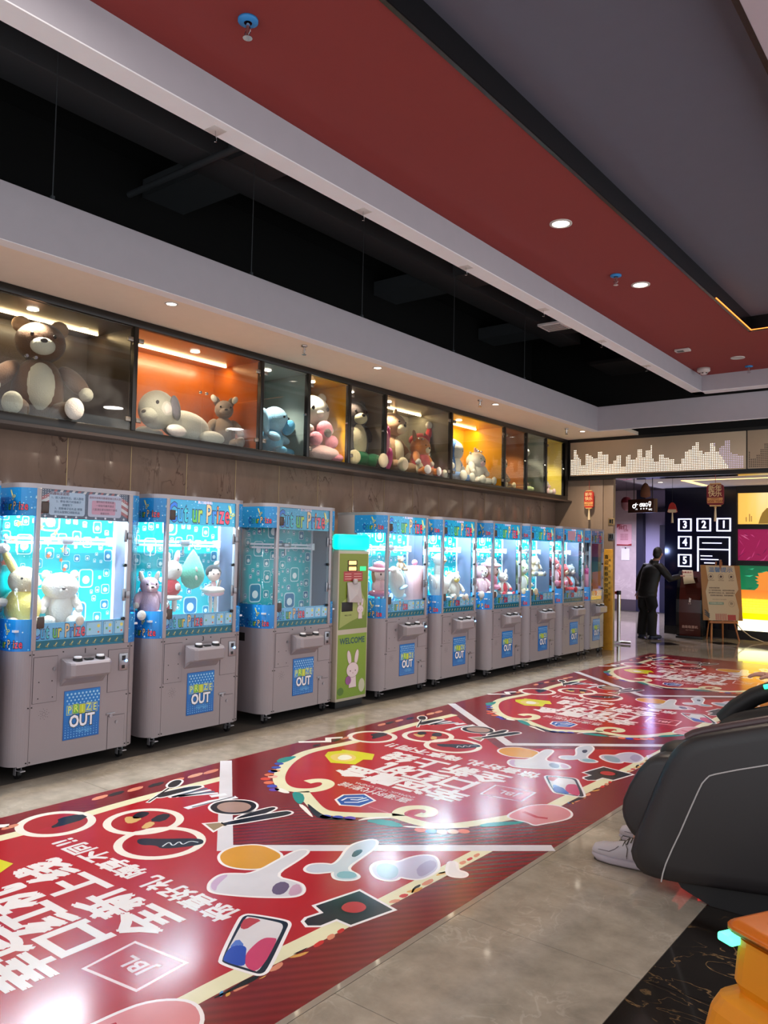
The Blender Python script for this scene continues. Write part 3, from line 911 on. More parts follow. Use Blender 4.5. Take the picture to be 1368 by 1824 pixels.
def mat_panel():
    p = Paint((0, 0, 0.0022), (1, 0, 0), (0, 1, 0), (0, 0, 1), eps=0.0002)
    # bright red field inside the scroll border
    fr = [a for a in ART if a[0] == 'L' and a[1] == 'e8e3bf']
    f1, f2 = fr[0][4], fr[1][4]
    f1[0][1] = 3.77
    if len(f2) < 17:
        f2.append([1.055, 3.80])
    field = [tuple(q) for q in f1[0:12]] + [tuple(q) for q in f2[1:]] + [(0.0, 2.90)]
    p.poly(field, 'b21a24', 0)
    def rnd_(q, closed=True, it=2):             # corner cutting
        for _ in range(it):
            o = []
            n = len(q)
            for i in range(n if closed else n - 1):
                a, b = q[i], q[(i + 1) % n]
                o += [(a[0] * .75 + b[0] * .25, a[1] * .75 + b[1] * .25), (a[0] * .25 + b[0] * .75, a[1] * .25 + b[1] * .75)]
            q = o if closed else [q[0]] + o + [q[-1]]
        return q
    for a in ART:
        k, col, lay = a[0], a[1], a[2]
        if k == 'P':
            q = [tuple(q) for q in a[3]]
            p.poly(rnd_(q, True, 1 if len(q) < 7 else 2) if col not in ('eef0f6', 'd8d02c') else q, col, lay)
        elif k == 'L':
            q = [tuple(q) for q in a[4]]
            p.line(rnd_(q, False) if len(q) > 5 else q, a[3], col, lay)
        elif k == 'D':
            p.disc(a[3][0], a[3][1], a[4], col, lay)
        elif k == 'O':                      # sticker with a pale cut line
            q = [tuple(x) for x in a[3]]
            q = rnd_(q, True, 2) if col not in ('23252f', '1c4fa8', '9a8468') else q
            p.line(q, 0.03, 'f4eef0', lay, closed=True)
            p.poly(q, col, lay + 0.5)
        elif k == 'R':
            p.line([tuple(x) for x in a[3]], 0.014, col, lay, closed=True)
    # white rings holding lipsticks
    for i, (u, v, r) in enumerate(((-1.0, 2.50, 0.215), (-0.665, 2.85, 0.225), (-0.32, 2.71, 0.24))):
        p.disc(u, v, r - 0.02, 'a81a24', 1.35 + i * 0.1, 28)
        p.ring(u, v, r - 0.045, r, 'efe8de', 1.5 + i * 0.1, 40)
    # lettering: reads towards the machines
    q = Paint((0, 0, 0.0022), (-1, 0, 0), (0, -1, 0), (0, 0, 1), eps=0.0002)
    Wt = 'ecE6e8'.lower()
    for body, xs, y, sz in (('幸运魔盒', (0.37, 0.115, -0.143, -0.41), 1.60, 0.27), ('口红机', (0.285, 0.016, -0.25), 1.86, 0.28), ('全新上线', (0.38, 0.12, -0.15, -0.42), 2.14, 0.26)):
        for ch, x in zip(body, xs):
            q.text(ch, -x, -y, sz, Wt, 3, bold=0.055)
    for ch, x in zip('惊喜好礼 嗨享不同', (0.553, 0.40, 0.25, 0.09, 0, -0.11, -0.25, -0.41, -0.56)):
        q.text(ch, -x, -2.39, 0.15, Wt, 3, bold=0.045)
    q.text('!!', 0.70, -2.385, 0.16, Wt, 3, bold=0.04)
    for k, ch in enumerate('嘉漫时代影城'):
        q.text(ch, -(0.225 - 0.098 * k), -1.31, 0.10, Wt, 3, bold=0.01)
    q.text('DOMAGIC TIMES CINEMA', 0.0, -1.385, 0.05, Wt, 3, sx=0.86)
    q.text('JBL', -0.655, -1.885, 0.11, 'e0c8cc', 3, bold=0.03)
    n = len(p.v)
    p.v += q.v
    p.f += [[i + n for i in f] for f in q.f]
    p.c += q.c
    return p


pm_ = mat_panel().mesh('printed_panel', m_print)
for i_, off in enumerate((0, 2.87, 5.9, 9.0, -2.95)):
    put('printed_panel', pm_, fm, (0, off - 5.5, 0.00007 * i_))
dv = Paint((0, 0, 0.00237), (1, 0, 0), (0, 1, 0), (0, 0, 1), eps=0.0002)
dv.line([(-1.32, 4.03), (0.0, 2.885), (1.325, 4.05)], 0.085, 'dcd8e0', 1)
dvm = dv.mesh('white_chevron', m_print)
for off in (0, 3.06, 6.14, -3.05):
    put('white_chevron', dvm, fm, (0, off - 5.5, 0))

# ================================================================== TOY DISPLAY CASE
CASE_X0, CASE_X1 = -6.72, -5.96
case = thing('display_case', 'long black framed wall case of glass fronted toy bays above the marble wall', 'display case', (-6.3, 6.0, 2.515))
co = (6.3, -6.0, -2.515)
f = MB(co)
f.box((CASE_X0, -1.0, 2.515), (CASE_X1, 12.75, 2.585), bev=0.003)
f.box((CASE_X0, -1.0, 3.495), (CASE_X1, 12.75, 3.562), bev=0.003)
f.build('frame', m_black, case)
MB(co).box((-6.03, 12.6, 2.585), (CASE_X1 + 0.002, 12.75, 3.495)).build('end_post', m_black, case)
MB(co).box((-6.3, -1.0, 2.49), (-5.95, 12.9, 2.516)).build('ledge', mat('brown_ledge', '3a2e28', 0.35), case)
bays = [(0.7, 2.1, '6b5a3c'), (2.2, 4.035, '453a33'), (4.08, 5.535, 'a4520f'), (5.577, 6.229, '8c9088'), (6.264, 6.915, 'd9a012'), (6.955, 7.591, '7c6a5c'), (7.636, 9.066, '6e685c'), (9.13, 10.535, 'e0a80c'), (10.586, 11.233, 'a06030'), (11.27, 11.916, '90948a'), (11.95, 12.60, 'd8c050')]
m_cglass = glass('case_glass', 'f4f6f2', 1.45, smudge=0.06, rough=0.01)
m_strip = mat('warm_led', 'ffd9a0', 0.5, emit=14.0)
m_hinge = mat('hinge_steel', '8f867c', 0.35, 0.9)
m_deck = mat('case_deck', '2a2521', 0.3)
for k, (a, b, colr) in enumerate(bays):
    double = (b - a) > 1.0
    mb = mat('bay_back_%d' % k, colr, 0.28, noise=0.12, nscale=2)
    MB(co).box((CASE_X0, a - 0.02, 2.585), (CASE_X0 + 0.03, b + 0.02, 3.495)).build('back_panel', mb, case)
    MB(co).box((CASE_X0 + 0.03, a, 2.585), (CASE_X1 - 0.03, b, 2.592)).build('bay_floor', m_deck, case)
    MB(co).box((CASE_X0 + 0.03, a, 3.488), (CASE_X1 - 0.03, b, 3.495)).build('bay_ceiling', mb, case)
    MB(co).box((CASE_X0, b, 2.585), (CASE_X1 + 0.002, b + 0.042, 3.495), bev=0.002).build('divider', m_black, case)
    MB(co).box((CASE_X0 + 0.03, b - 0.004, 2.59), (CASE_X1 - 0.05, b, 3.49)).build('side_lining', mb, case)
    panes = [(a, (a + b) / 2 - 0.002), ((a + b) / 2 + 0.002, b)] if double else [(a, b)]
    for (c0, c1) in panes:
        g = MB(co).box((CASE_X1 - 0.02, c0 + 0.002, 2.588), (CASE_X1 - 0.013, c1 - 0.002, 3.492)).build('glass_door', m_cglass, case)
        hy = c0 + 0.03 if (c0 == a and not (double)) or (double and c0 == a) else c1 - 0.03
        for z in (2.68, 3.38):
            MB(co).box((CASE_X1 - 0.024, hy - 0.026, z - 0.02), (CASE_X1 - 0.002, hy + 0.026, z + 0.02), bev=0.004).build('hinge', m_hinge, g)
        ky = c1 - 0.035 if hy < (c0 + c1) / 2 else c0 + 0.035
        MB(co).cyl((CASE_X1 - 0.013, ky, 3.04), (CASE_X1 + 0.008, ky, 3.04), 0.013, seg=12).build('knob', m_chrome, g)
    if double:
        MB(co).box((-6.45, a + 0.02, 3.470), (-6.43, b - 0.06, 3.486)).build('led_strip', m_strip, case)
        light('led_light', 'AREA', (-6.42, (a + b) / 2, 3.46), 8 if k != 1 else 4, (1.0, 0.82, 0.55), 0.02, b - a - 0.1, aim=(-0.5, 0, -1))
    yl = a + 0.22 * (b - a) if double and k != 1 else a + 0.4 * (b - a)
    if k in (2,):
        yl = a + 0.55 * (b - a)
    if k == 1:
        yl = 3.24
    if k == 7:
        yl = 9.62
    pt = MB(co)
    pt.cyl((-6.2, yl, 3.486), (-6.2, yl, 3.480), 0.045, seg=18)
    pt.build('spot_lens', m_lamp, case)
    light('bay_spot', 'SPOT', (-6.2, yl, 3.46), (40 if k != 2 else 24) if k not in (3, 4, 5) else (26 if k == 5 else 60), (1.0, 0.88, 0.7) if k not in (3,) else (0.92, 1.0, 0.98), 0.03, aim=(-0.06, 0, -1), spot=105, blend=0.6)

# ================================================================== PERFORATED SIGN PANEL OVER THE OPENING
fas = MB()
fas.box((-5.99, 12.77, 2.865), (1.5, 12.9, 3.563))
struct('trim_7', fas, m_black, label='black frame beam over the opening to the corridor')
m_pan = mat('champagne_metal', 'c9b296', 0.42, 0.2)
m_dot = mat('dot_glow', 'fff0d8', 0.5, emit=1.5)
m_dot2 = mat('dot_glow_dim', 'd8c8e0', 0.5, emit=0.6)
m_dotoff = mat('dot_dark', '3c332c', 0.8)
SKY = [(-5.87, 3.21), (-5.82, 3.38), (-5.79, 3.3), (-5.76, 3.25), (-5.73, 3.22), (-5.65, 3.09), (-5.58, 3.29), (-5.55, 3.26), (-5.52, 3.23), (-5.46, 3.2), (-5.42, 3.22), (-5.36, 3.33), (-5.25, 3.27), (-5.23, 3.17), (-5.15, 3.09), (-5.1, 3.16), (-5.09, 3.19), (-5.01, 3.24), (-4.93, 3.06), (-4.91, 3.2), (-4.85, 3.25), (-4.78, 3.15), (-4.76, 3.19), (-4.67, 3.31), (-4.62, 3.19), (-4.54, 3.3), (-4.5, 3.38), (-4.48, 3.15), (-4.39, 3.1), (-4.31, 3.22), (-4.22, 3.15), (-4.16, 3.12), (-4.03, 3.06), (-3.98, 3.13), (-3.92, 3.23), (-3.87, 3.27), (-3.83, 3.31), (-3.76, 3.38), (-3.72, 3.23), (-3.68, 3.17), (-3.62, 3.22), (-3.53, 3.36), (-3.48, 3.21), (-3.44, 3.27), (-3.4, 3.3), (-3.32, 3.38), (-3.27, 3.18), (-3.21, 3.15), (-3.07, 3.13), (-3.02, 3.17), (-2.93, 3.07), (-2.89, 3.12), (-2.83, 3.21), (-2.77, 3.28), (-2.6, 3.2), (-2.4, 3.3), (-2.2, 3.1), (-1.9, 3.25), (-1.5, 3.15), (-1.0, 3.3)]
for (xa, xb, lab) in ((-5.92, -3.075, 'champagne metal sign panel with a lit skyline of square perforations over the opening'), (-3.055, -0.9, 'unlit part of the perforated metal sign panel at the right edge')):
    sg = thing('sign_panel', lab, 'sign', ((xa + xb) / 2, 12.76, 2.925))
    oo = (-(xa + xb) / 2, -12.76, -2.925)
    MB(oo).box((xa, 12.745, 2.93), (xb, 12.77, 3.508), bev=0.003).build('metal_sheet', m_pan, sg)
    d1, d2, d3 = MB(oo), MB(oo), MB(oo)
    x = -5.905 if xa < -4 else xa + 0.02
    while x < xb - 0.03:
        top = next(z for (e, z) in SKY if x < e or e == -1.0)
        z = 2.952
        while z < top:
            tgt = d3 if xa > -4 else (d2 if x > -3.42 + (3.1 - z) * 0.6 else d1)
            tgt.add([(x, 12.7445, z), (x + 0.0145, 12.7445, z), (x + 0.0145, 12.7445, z + 0.0145), (x, 12.7445, z + 0.0145)], [(0, 1, 2, 3)])
            z += 0.0272
        x += 0.0272
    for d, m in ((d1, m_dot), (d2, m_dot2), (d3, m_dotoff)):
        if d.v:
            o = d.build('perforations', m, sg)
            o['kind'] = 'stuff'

# ================================================================== CORRIDOR BEHIND THE OPENING
struct('ceiling', MB().box((-5.7, 12.9, 3.0), (1.5, 14.55, 3.06)), mat('black_gloss_ceiling', '08080c', 0.06), label='black mirror ceiling strip behind the sign beam')
struct('ceiling', MB().box((-5.7, 14.55, 3.0), (1.5, 16.7, 3.06)), m_white, label='white corridor ceiling')
struct('ceiling', MB().box((-9.6, 12.9, 3.45), (-5.7, 22.6, 3.5)), mat('dark_purple_ceiling', '3a3440', 0.6), label='dark ceiling of the side corridor')
struct('trim_8', MB().box((-5.75, 12.9, 3.0), (-5.68, 16.7, 3.46)), m_black, label='black edge of the corridor ceiling')
cv = MB().box((-4.75, 15.0, 2.994), (-4.62, 16.3, 3.001)).box((-4.75, 15.0, 2.994), (-1.0, 15.09, 3.001))
tag(cv.build('cove_light', mat('cove_glow', 'ffd890', 0.5, emit=1.5)), 'yellow glowing cove strip in the white corridor ceiling', 'light')
downlight(-5.2, 15.2, 3.0, 'small lit lamp in the white corridor ceiling', e=30, r=0.05, grp='corridor lamps', col=(1, 0.9, 0.85))
downlight(-7.0, 17.5, 3.45, 'cool lamp in the side corridor ceiling', e=420, r=0.06, grp='corridor lamps', col=(0.85, 0.8, 1.0), sp=140)
downlight(-8.2, 20.3, 3.45, 'farthest cool lamp in the side corridor ceiling', e=800, r=0.06, grp='corridor lamps', col=(0.85, 0.8, 1.0), sp=140)
m_bw = mat('black_gloss_wall', '0a0c1e', 0.2)
light('blue_strip_light', 'POINT', (-5.72, 16.2, 1.7), 9, (0.4, 0.5, 1.0), 0.05)  # added light without a fixture, gives the gloss wall its blue glow
bw = struct('wall_right', MB().box((-5.6, 16.65, 0), (-4.19, 16.9, 3.0)), m_bw, label='black gloss wall with glowing numbers')
MB().box((-5.6, 16.64, 0), (-3.0, 16.65, 0.16)).build('baseboard', m_black, bw)
struct('wall_right', MB().box((-4.19, 16.62, 0), (1.5, 16.9, 3.0)), m_black, label='black wall holding the lightboxes')
struct('wall_right', MB().box((-5.6, 16.9, 0), (-5.4, 22.5, 3.45)), m_bw, label='black side wall of the corridor')
struct('wall_far', MB().box((-9.6, 22.4, 0), (-8.31, 22.6, 3.45)), m_palemarble, label='pale marble wall at the far end of the corridor')
MB().box((-9.6, 22.38, 0), (-8.31, 22.4, 0.32)).build('baseboard', mat('grey_skirting', '4c4450', 0.4), bpy.data.objects['wall_far.001'])
struct('wall_far', MB().box((-8.12, 22.5, 0), (-7.2, 22.6, 3.45)), mat('lavender_wall', '9a96c0', 0.6), label='lavender wall seen through the far doorway')
struct('door_1', MB().box((-8.31, 22.3, 0), (-8.12, 22.6, 3.45)).box((-8.12, 22.35, 2.82), (-7.3, 22.5, 2.92)).box((-7.66, 22.35, 0), (-7.3, 22.5, 2.45)), mat('navy_frame', '20223c', 0.4), label='dark navy doorway frame at the corridor end')
struct('wall_far', MB().box((-7.2, 22.4, 0), (-5.4, 22.6, 3.45)), m_black, label='black wall beside the far doorway')

# ---- glowing numbers on the black wall
m_neon = mat('white_neon', 'e6e6ff', 0.5, emit=1.6)
def box_outline(mb, x0, z0, x1, z1, w=0.03, y0=16.615, y1=16.645):
    mb.box((x0, y0, z0), (x1, y1, z0 + w)).box((x0, y0, z1 - w), (x1, y1, z1)).box((x0, y0, z0 + w), (x0 + w, y1, z1 - w)).box((x1 - w, y0, z0 + w), (x1, y1, z1 - w))
    return mb
def neon_number(n, x0, z0, x1, z1):
    t = thing('number_sign', 'glowing white square outline with the numeral %s on the black wall' % dict(zip('12345', ('one', 'two', 'three', 'four', 'five')))[n], 'sign', ((x0 + x1) / 2, 16.64, z0), group='glowing number squares')
    oo = (-(x0 + x1) / 2, -16.64, -z0)
    box_outline(MB(oo), x0, z0, x1, z1, 0.022).build('outline', m_neon, t)
    vs, fs = glyphs(n, 0.02)
    s = 0.21
    cx, cz = (x0 + x1) / 2, (z0 + z1) / 2
    g = MB(oo)
    nn = len(vs)
    g.add([(cx + a * s * 0.85, 16.63, cz + b * s) for a, b in vs], fs)
    g.add([(cx + a * s * 0.85, 16.645, cz + b * s) for a, b in vs], fs)
    g.build('digit', m_neon, t)
for n, x0, z0, x1, z1 in (('3', -5.32, 2.105, -5.055, 2.365), ('2', -4.95, 2.105, -4.675, 2.37), ('1', -4.565, 2.105, -4.295, 2.37), ('4', -5.32, 1.743, -5.055, 2.004), ('5', -5.32, 1.377, -5.055, 1.634)):
    neon_number(n, x0, z0, x1, z1)
t = thing('neon_frame', 'large glowing white rectangle with line shapes on the black wall', 'sign', (-4.62, 16.64, 1.05))
oo = (4.62, -16.64, -1.05)
box_outline(MB(oo), -4.935, 1.06, -4.306, 1.998, 0.022).build('outline', m_neon, t)
MB(oo).box((-4.91, 16.615, 1.73), (-4.33, 16.645, 1.752)).build('bar', m_neon, t)
for (a, b, z) in ((-4.84, -4.47, 1.86), (-4.87, -4.65, 1.60), (-4.87, -4.53, 1.53), (-4.8, -4.6, 1.46)):
    MB(oo).box((a, 16.62, z), (b, 16.645, z + 0.018)).build('line', m_neon, t)

# ---- lightboxes
m_lb = print_mat('lightbox_print', 0.3, emit=1.0)
def lightbox(lab, z0, z1, fn, strength):
    x0, x1 = -4.15, -2.6
    t = thing('lightbox', lab, 'lightbox', ((x0 + x1) / 2, 16.6, z0), group='lightboxes on the black wall')
    oo = (-(x0 + x1) / 2, -16.6, -z0)
    box_outline(MB(oo), x0 - 0.03, z0 - 0.03, x1 + 0.03, z1 + 0.03, 0.03, 16.56, 16.62).build('frame', m_black, t)
    p = Paint((0, -0.005, 0), (1, 0, 0), (0, 0, 1), (0, -1, 0))
    fn(p, x0 - (x0 + x1) / 2, x1 - (x0 + x1) / 2, z1 - z0)
    p.build('picture', print_mat('lightbox_print%.1f' % strength, 0.3, emit=strength), t)
def lb1(p, a, b, h):
    n = 10
    for i in range(n):
        u0, u1 = a + (b - a) * i / n, a + (b - a) * (i + 1) / n
        g = lambda u, top: (0.95, 0.52 + 0.25 * math.exp(-((u + 0.25) / 0.28) ** 2) * (1 if top else 0.5), 0.10 + 0.3 * math.exp(-((u + 0.25) / 0.2) ** 2) * (1 if top else 0.2))
        p.poly([(u0, 0), (u1, 0), (u1, h), (u0, h)], [g(u0, 0), g(u1, 0), g(u1, 1), g(u0, 1)], 0)
    p.poly([(a + 0.37, 0.01), (a + 0.40, 0.12), (a + 0.44, 0.22), (a + 0.52, 0.31), (a + 0.62, 0.33), (a + 0.8, 0.3), (a + 0.9, 0.01)], '8a6a28', 1)
    for x, hh in ((0.14, 0.14), (0.20, 0.2), (0.235, 0.16)):
        p.rect(a + x, 0.05, a + x + 0.02, hh, 'a08040', 1)
def lb2(p, a, b, h):
    p.rect(a, 0, b, h, '9c1550', 0)
    random.seed(3)
    for i in range(46):
        u, v = random.uniform(a, b), random.uniform(0, h)
        an = random.choice([0.5, -0.7, 1.0, -0.3]) + random.uniform(-0.2, 0.2)
        L = random.uniform(0.1, 0.35)
        du, dv_ = math.cos(an) * L / 2, math.sin(an) * L / 2
        q = [(min(b, max(a, u - du)), min(h, max(0, v - dv_))), (min(b, max(a, u)), min(h, max(0, v + 0.02))), (min(b, max(a, u + du)), min(h, max(0, v + dv_)))]
        p.poly(q + [(q[1][0] + 0.006, max(0, q[1][1] - 0.03))], random.choice(['b83070', 'd06a98', '7c1048', 'c04880']), 1 + i % 3)
def lb3(p, a, b, h):
    p.grect(a, h - 0.47, b, h, '0a4c2e', '083c24', 0)
    random.seed(4)
    for i in range(26):
        u, v = random.uniform(a, b - 0.2), random.uniform(h - 0.45, h - 0.04)
        p.poly([(u, v), (u + random.uniform(0.1, 0.2), v + 0.02), (u + 0.1, v - 0.015)], random.choice(['1a6a48', '063c28', '207a58']), 1)
    horse = [(0.30, -0.47), (0.36, -0.42), (0.38, -0.36), (0.33, -0.33), (0.38, -0.31), (0.31, -0.27), (0.37, -0.25), (0.31, -0.2), (0.38, -0.2), (0.36, -0.14), (0.44, -0.13), (0.52, -0.1), (0.62, -0.14), (0.7, -0.2), (0.9, -0.24), (0.9, -0.47)]
    p.poly([(a + x, h + z) for x, z in horse], '98581e', 2)
    p.grect(a, 0.62, b, h - 0.47, 'b06420', '98521a', 0)
    p.grect(a, 0.34, b, 0.62, 'ffe030', 'f8a428', 0)
    p.grect(a, 0.22, b, 0.34, 'f0e800', 'e8f000', 0)
    p.grect(a, 0.0, b, 0.22, 'fff8c8', 'fff0a0', 0)
    for r in range(6):
        z = 0.36 + r * 0.05
        p.rect(a, z, b, z + 0.006, 'c87818', 1)
        for k in range(12):
            u = a + k * 0.13 + (0.065 if r % 2 else 0)
            if u < b - 0.01:
                p.rect(u, z, u + 0.006, z + 0.05, 'c87818', 1)
lightbox('glowing orange lightbox picture with a brown dome shape, topmost of the three', 2.244, 2.854, lb1, 0.7)
lightbox('glowing magenta lightbox picture with pale streaks, middle of the three', 1.537, 2.145, lb2, 0.5)
lightbox('tall glowing green and yellow lightbox picture with an orange horse outline', 0.18, 1.438, lb3, 2.2)

# ================================================================== CLAW MACHINES
m_body = mat('machine_white_enamel', '91898e', 0.32, noise=0.02)
m_body_line = mat('machine_seam', '4a4248', 0.6)
m_rim = mat('machine_aluminium', 'a9a6ad', 0.38, 0.35)
m_mglass = glass('machine_glass', 'fafdff', 1.45, smudge=0.02)
m_mprint = print_mat('machine_print', 0.22)
m_mprint_lit = print_mat('machine_print_lit', 0.3, emit=0.55)
m_deckw = mat('machine_deck', 'dfe6ee', 0.4)
m_inner = mat('machine_inner_wall', '50556a', 0.35)
m_btn = mat('button_white', 'e8e8ee', 0.3)
m_rubber = mat('black_rubber', '101012', 0.5)
m_steel = mat('brushed_steel', '9a9aa0', 0.3, 0.9)
m_handle = mat('brown_pull', '4a3d38', 0.4)
m_caster = mat('caster_zinc', 'b0aeb4', 0.35, 0.7)

CYAN = 'b0d8e8'
RB = ['1e6fd0', '28a0d8', '30b8c8', 'ffffff', '58b848', 'a8c840', 'ffffff', 'e0c090', '3080d0', 'e08040', 'e05070', 'd83048']
RB2 = ['1e6fd0', '28a0d8', '30b8c8', 'ffffff', '58b848', 'e0c838', 'ffffff', 'e0c090', '3080d0', 'e08040', 'e05070', 'd83048']


NA = 12                                          # arc steps of a rounded corner


def outline_path(W, r=0.12, D=0.62, n=NA):
    """footprint outline from back left round both front corners; (x, y) with the front at x = 0"""
    pts = [(-D, 0.0), (-r, 0.0)]
    for k in range(1, n):
        a = math.radians(90 * k / n)
        pts.append((-r + r * math.sin(a), r - r * math.cos(a)))
    pts += [(0, r), (0, W - r)]
    for k in range(1, n):
        a = math.radians(90 * k / n)
        pts.append((-r + r * math.cos(a), W - r + r * math.sin(a)))
    pts += [(-r, W), (-D, W)]
    return pts


def wall_strip(mb, pts, z0, z1, th=0.006, mi=0, smooth=True):
    n = len(pts)
    c = [Vector(p) for p in pts]
    nor = []
    for i in range(n):
        a, b = c[max(0, i - 1)], c[min(n - 1, i + 1)]
        d = (b - a).normalized()
        nor.append(Vector((d.y, -d.x)))
    vs = []
    for i in range(n):
        q = c[i] - nor[i] * th
        vs += [(c[i].x, c[i].y, z0), (c[i].x, c[i].y, z1), (q.x, q.y, z0), (q.x, q.y, z1)]
    fs = []
    for i in range(n - 1):
        a, b = i * 4, (i + 1) * 4
        fs += [(a, b, b + 1, a + 1), (a + 2, a + 3, b + 3, b + 2), (a + 1, b + 1, b + 3, a + 3), (a, a + 2, b + 2, b)]
    fs += [(0, 1, 3, 2), (n * 4 - 4, n * 4 - 2, n * 4 - 1, n * 4 - 3)]
    return mb.add(vs, fs, mi, smooth)


def scissors(p, u, v, s, l, rot=0.0, col='e8d838', edge='2860a0'):
    R = Matrix.Rotation(rot, 2)
    T = lambda pts: [tuple(Vector((u, v)) + R @ Vector(q) * s) for q in pts]
    p.poly(T([(-0.02, 0.1), (-0.25, 0.85), (-0.18, 1.0), (0.12, 0.15)]), col, l)
    p.poly(T([(0.05, 0.1), (-0.05, 0.8), (0.02, 0.95), (0.2, 0.2)]), 'f4f0b0', l + 1)
    c1 = T([(0.08 + 0.16 * math.cos(a * PI / 5), -0.2 + 0.2 * math.sin(a * PI / 5)) for a in range(10)])
    c2 = T([(0.4 + 0.16 * math.cos(a * PI / 5), 0.02 + 0.14 * math.sin(a * PI / 5)) for a in range(10)])
    p.line(c1, 0.07 * s, col, l, closed=True)
    p.line(c2, 0.07 * s, col, l, closed=True)


def starry(p, u0, v0, u1, v1, base, n, l=1, seed=1, lo=0.003, hi=0.012):
    rnd = random.Random(seed)
    for _ in range(n):
        r = rnd.uniform(lo, hi)
        p.disc(rnd.uniform(u0 + r, u1 - r), rnd.uniform(v0 + r, v1 - r), r, rnd.choice(['8fd0f0', 'b8e4f8', '58b8ee', '3a9ae0']), l, 8)


def header_paint(W, o):
    p = Paint(o, (0, 1, 0), (0, 0, 1), (1, 0, 0), eps=0.0006)
    w, h = W - 0.26, 0.205
    p.grect(0, 0, w, h, '1ba6c8', '1496c0', 0)
    starry(p, 0, 0, w, h, None, 70, 1, 5, 0.002, 0.007)
    body, u, size = 'Cut ur Prize', w * 0.46, 0.215
    p.rainbow(body, u, 0.088, size, RB, 4, 0.022, 0.53 * (w / 0.72), '0c2050', 0.03)
    p.text('剪刀娃娃机', w * 0.52, 0.188, 0.03, 'f0d8e8', 3, bold=0.02)
    scissors(p, w * 0.90, 0.10, 0.085, 5)
    return p


def flag_paint(W, o):
    p = Paint(o, (0, 1, 0), (0, 0, 1), (1, 0, 0), eps=0.0006)
    w, h = W - 0.26, 0.205
    p.rect(0, 0, w, h, '16244e', 0)
    for x0, s in ((0.0, 1), (w, -1)):
        for k in range(5):
            z = h * (0.66 - 0.12 * k)
            p.poly([(x0, z), (x0 + s * 0.1, z + 0.05), (x0 + s * 0.1, z + 0.025), (x0, z - 0.025)], 'a83a3c' if k % 2 == 0 else 'd8d0d0', 1)
        for i in range(5):
            for j in range(4):
                p.disc(x0 + s * (0.012 + i * 0.018), h - 0.012 - j * 0.016, 0.0035, 'e0e4f0', 2, 5)
    for k in range(14):
        u = 0.12 + k * 0.045
        if u < w - 0.1:
            p.poly([(u, h), (u + 0.022, h), (u + 0.004, h - 0.025), (u - 0.018, h - 0.025)], 'a83a3c' if k % 2 == 0 else 'd8d0d0', 1)
    for k in range(9):
        p.text('★', 0.05 + k * (w - 0.1) / 8, 0.012, 0.028, 'd8e0f0', 2)
    a0, a1, b0, b1 = 0.075, w * 0.5 - 0.012, w * 0.5 + 0.012, w - 0.075
    for x0, x1, c in ((a0, a1, 'a9c0d8'), (b0, b1, 'b4b8d0')):
        p.rrect(x0, 0.022, x1, h - 0.02, 0.018, c, 3)
    p.rrect(b0 + 0.03, 0.04, b1 - 0.05, 0.14, 0.01, 'c890a8', 4)
    p.text('机器玩法说明', (a0 + 0.075), h - 0.034, 0.024, '70303c', 5, bold=0.02)
    L = ['1、投入游戏币后，进入游戏', '2、移动 剪刀对准绳子', '按键剪下', '3、剪断绳子后礼品 掉落', '即可从取物口领取奖品']
    for k, s_ in enumerate(L):
        p.text(s_, (a0 + a1) / 2 + (0.01 if k % 2 else 0), h - 0.062 - k * 0.025, 0.0195, '3c5878', 5, bold=0.01)
    L = ['游戏中如有问题请咨询工作人员', '请勿拍打摇晃机器', '一经投币概不退还', '儿童请在家长陪同下游戏', '谢谢合作']
    for k, s_ in enumerate(L):
        p.text(s_, (b0 + b1) / 2, h - 0.045 - k * 0.028, 0.0185, '705068' if k else '8a5060', 5, bold=0.01)
    return p


def band_paint(W, path, s0, s1, z0, z1, top, seed, word=True):
    """decals for the curved corner band; s runs along the outline"""
    cum = [0]
    P = [Vector(q) for q in path]
    for i in range(1, len(P)):
        cum.append(cum[-1] + (P[i] - P[i - 1]).length)

    def fn(u, v, d):
        s = s0 + u
        i = 0
        while i < len(P) - 2 and cum[i + 1] < s:
            i += 1
        t = (s - cum[i]) / max(1e-6, cum[i + 1] - cum[i])
        q = P[i] + (P[i + 1] - P[i]) * t
        dd = (P[i + 1] - P[i]).normalized()
        n = Vector((dd.y, -dd.x))
        q = q + n * (0.0008 + d)
        return (q.x, q.y, z0 + v)
    p = Paint(fn=fn, eps=0.0006)
    n = max(2, int((s1 - s0) / 0.018))
    for k in range(n):
        a, b = (s1 - s0) * k / n, (s1 - s0) * (k + 1) / n
        p.grect(a, 0, b, z1 - z0, '1a78c8' if not top else '1f88cc', '2490d8', 0)
    starry(p, 0, 0, s1 - s0, z1 - z0, None, int(120 * (s1 - s0)), 1, seed, 0.002, 0.008)
    w, h = s1 - s0, z1 - z0
    if word and w > 0.15:
        u = w - 0.21
        p.rainbow('Cut ur Prize', u + 0.02, h * (0.34 if top else 0.22), 0.078, RB2, 4, 0.025, 0.6, '0c2050', 0.04)
        scissors(p, u + 0.03, h * (0.66 if top else 0.62), 0.055, 5, 0.2)
    return p


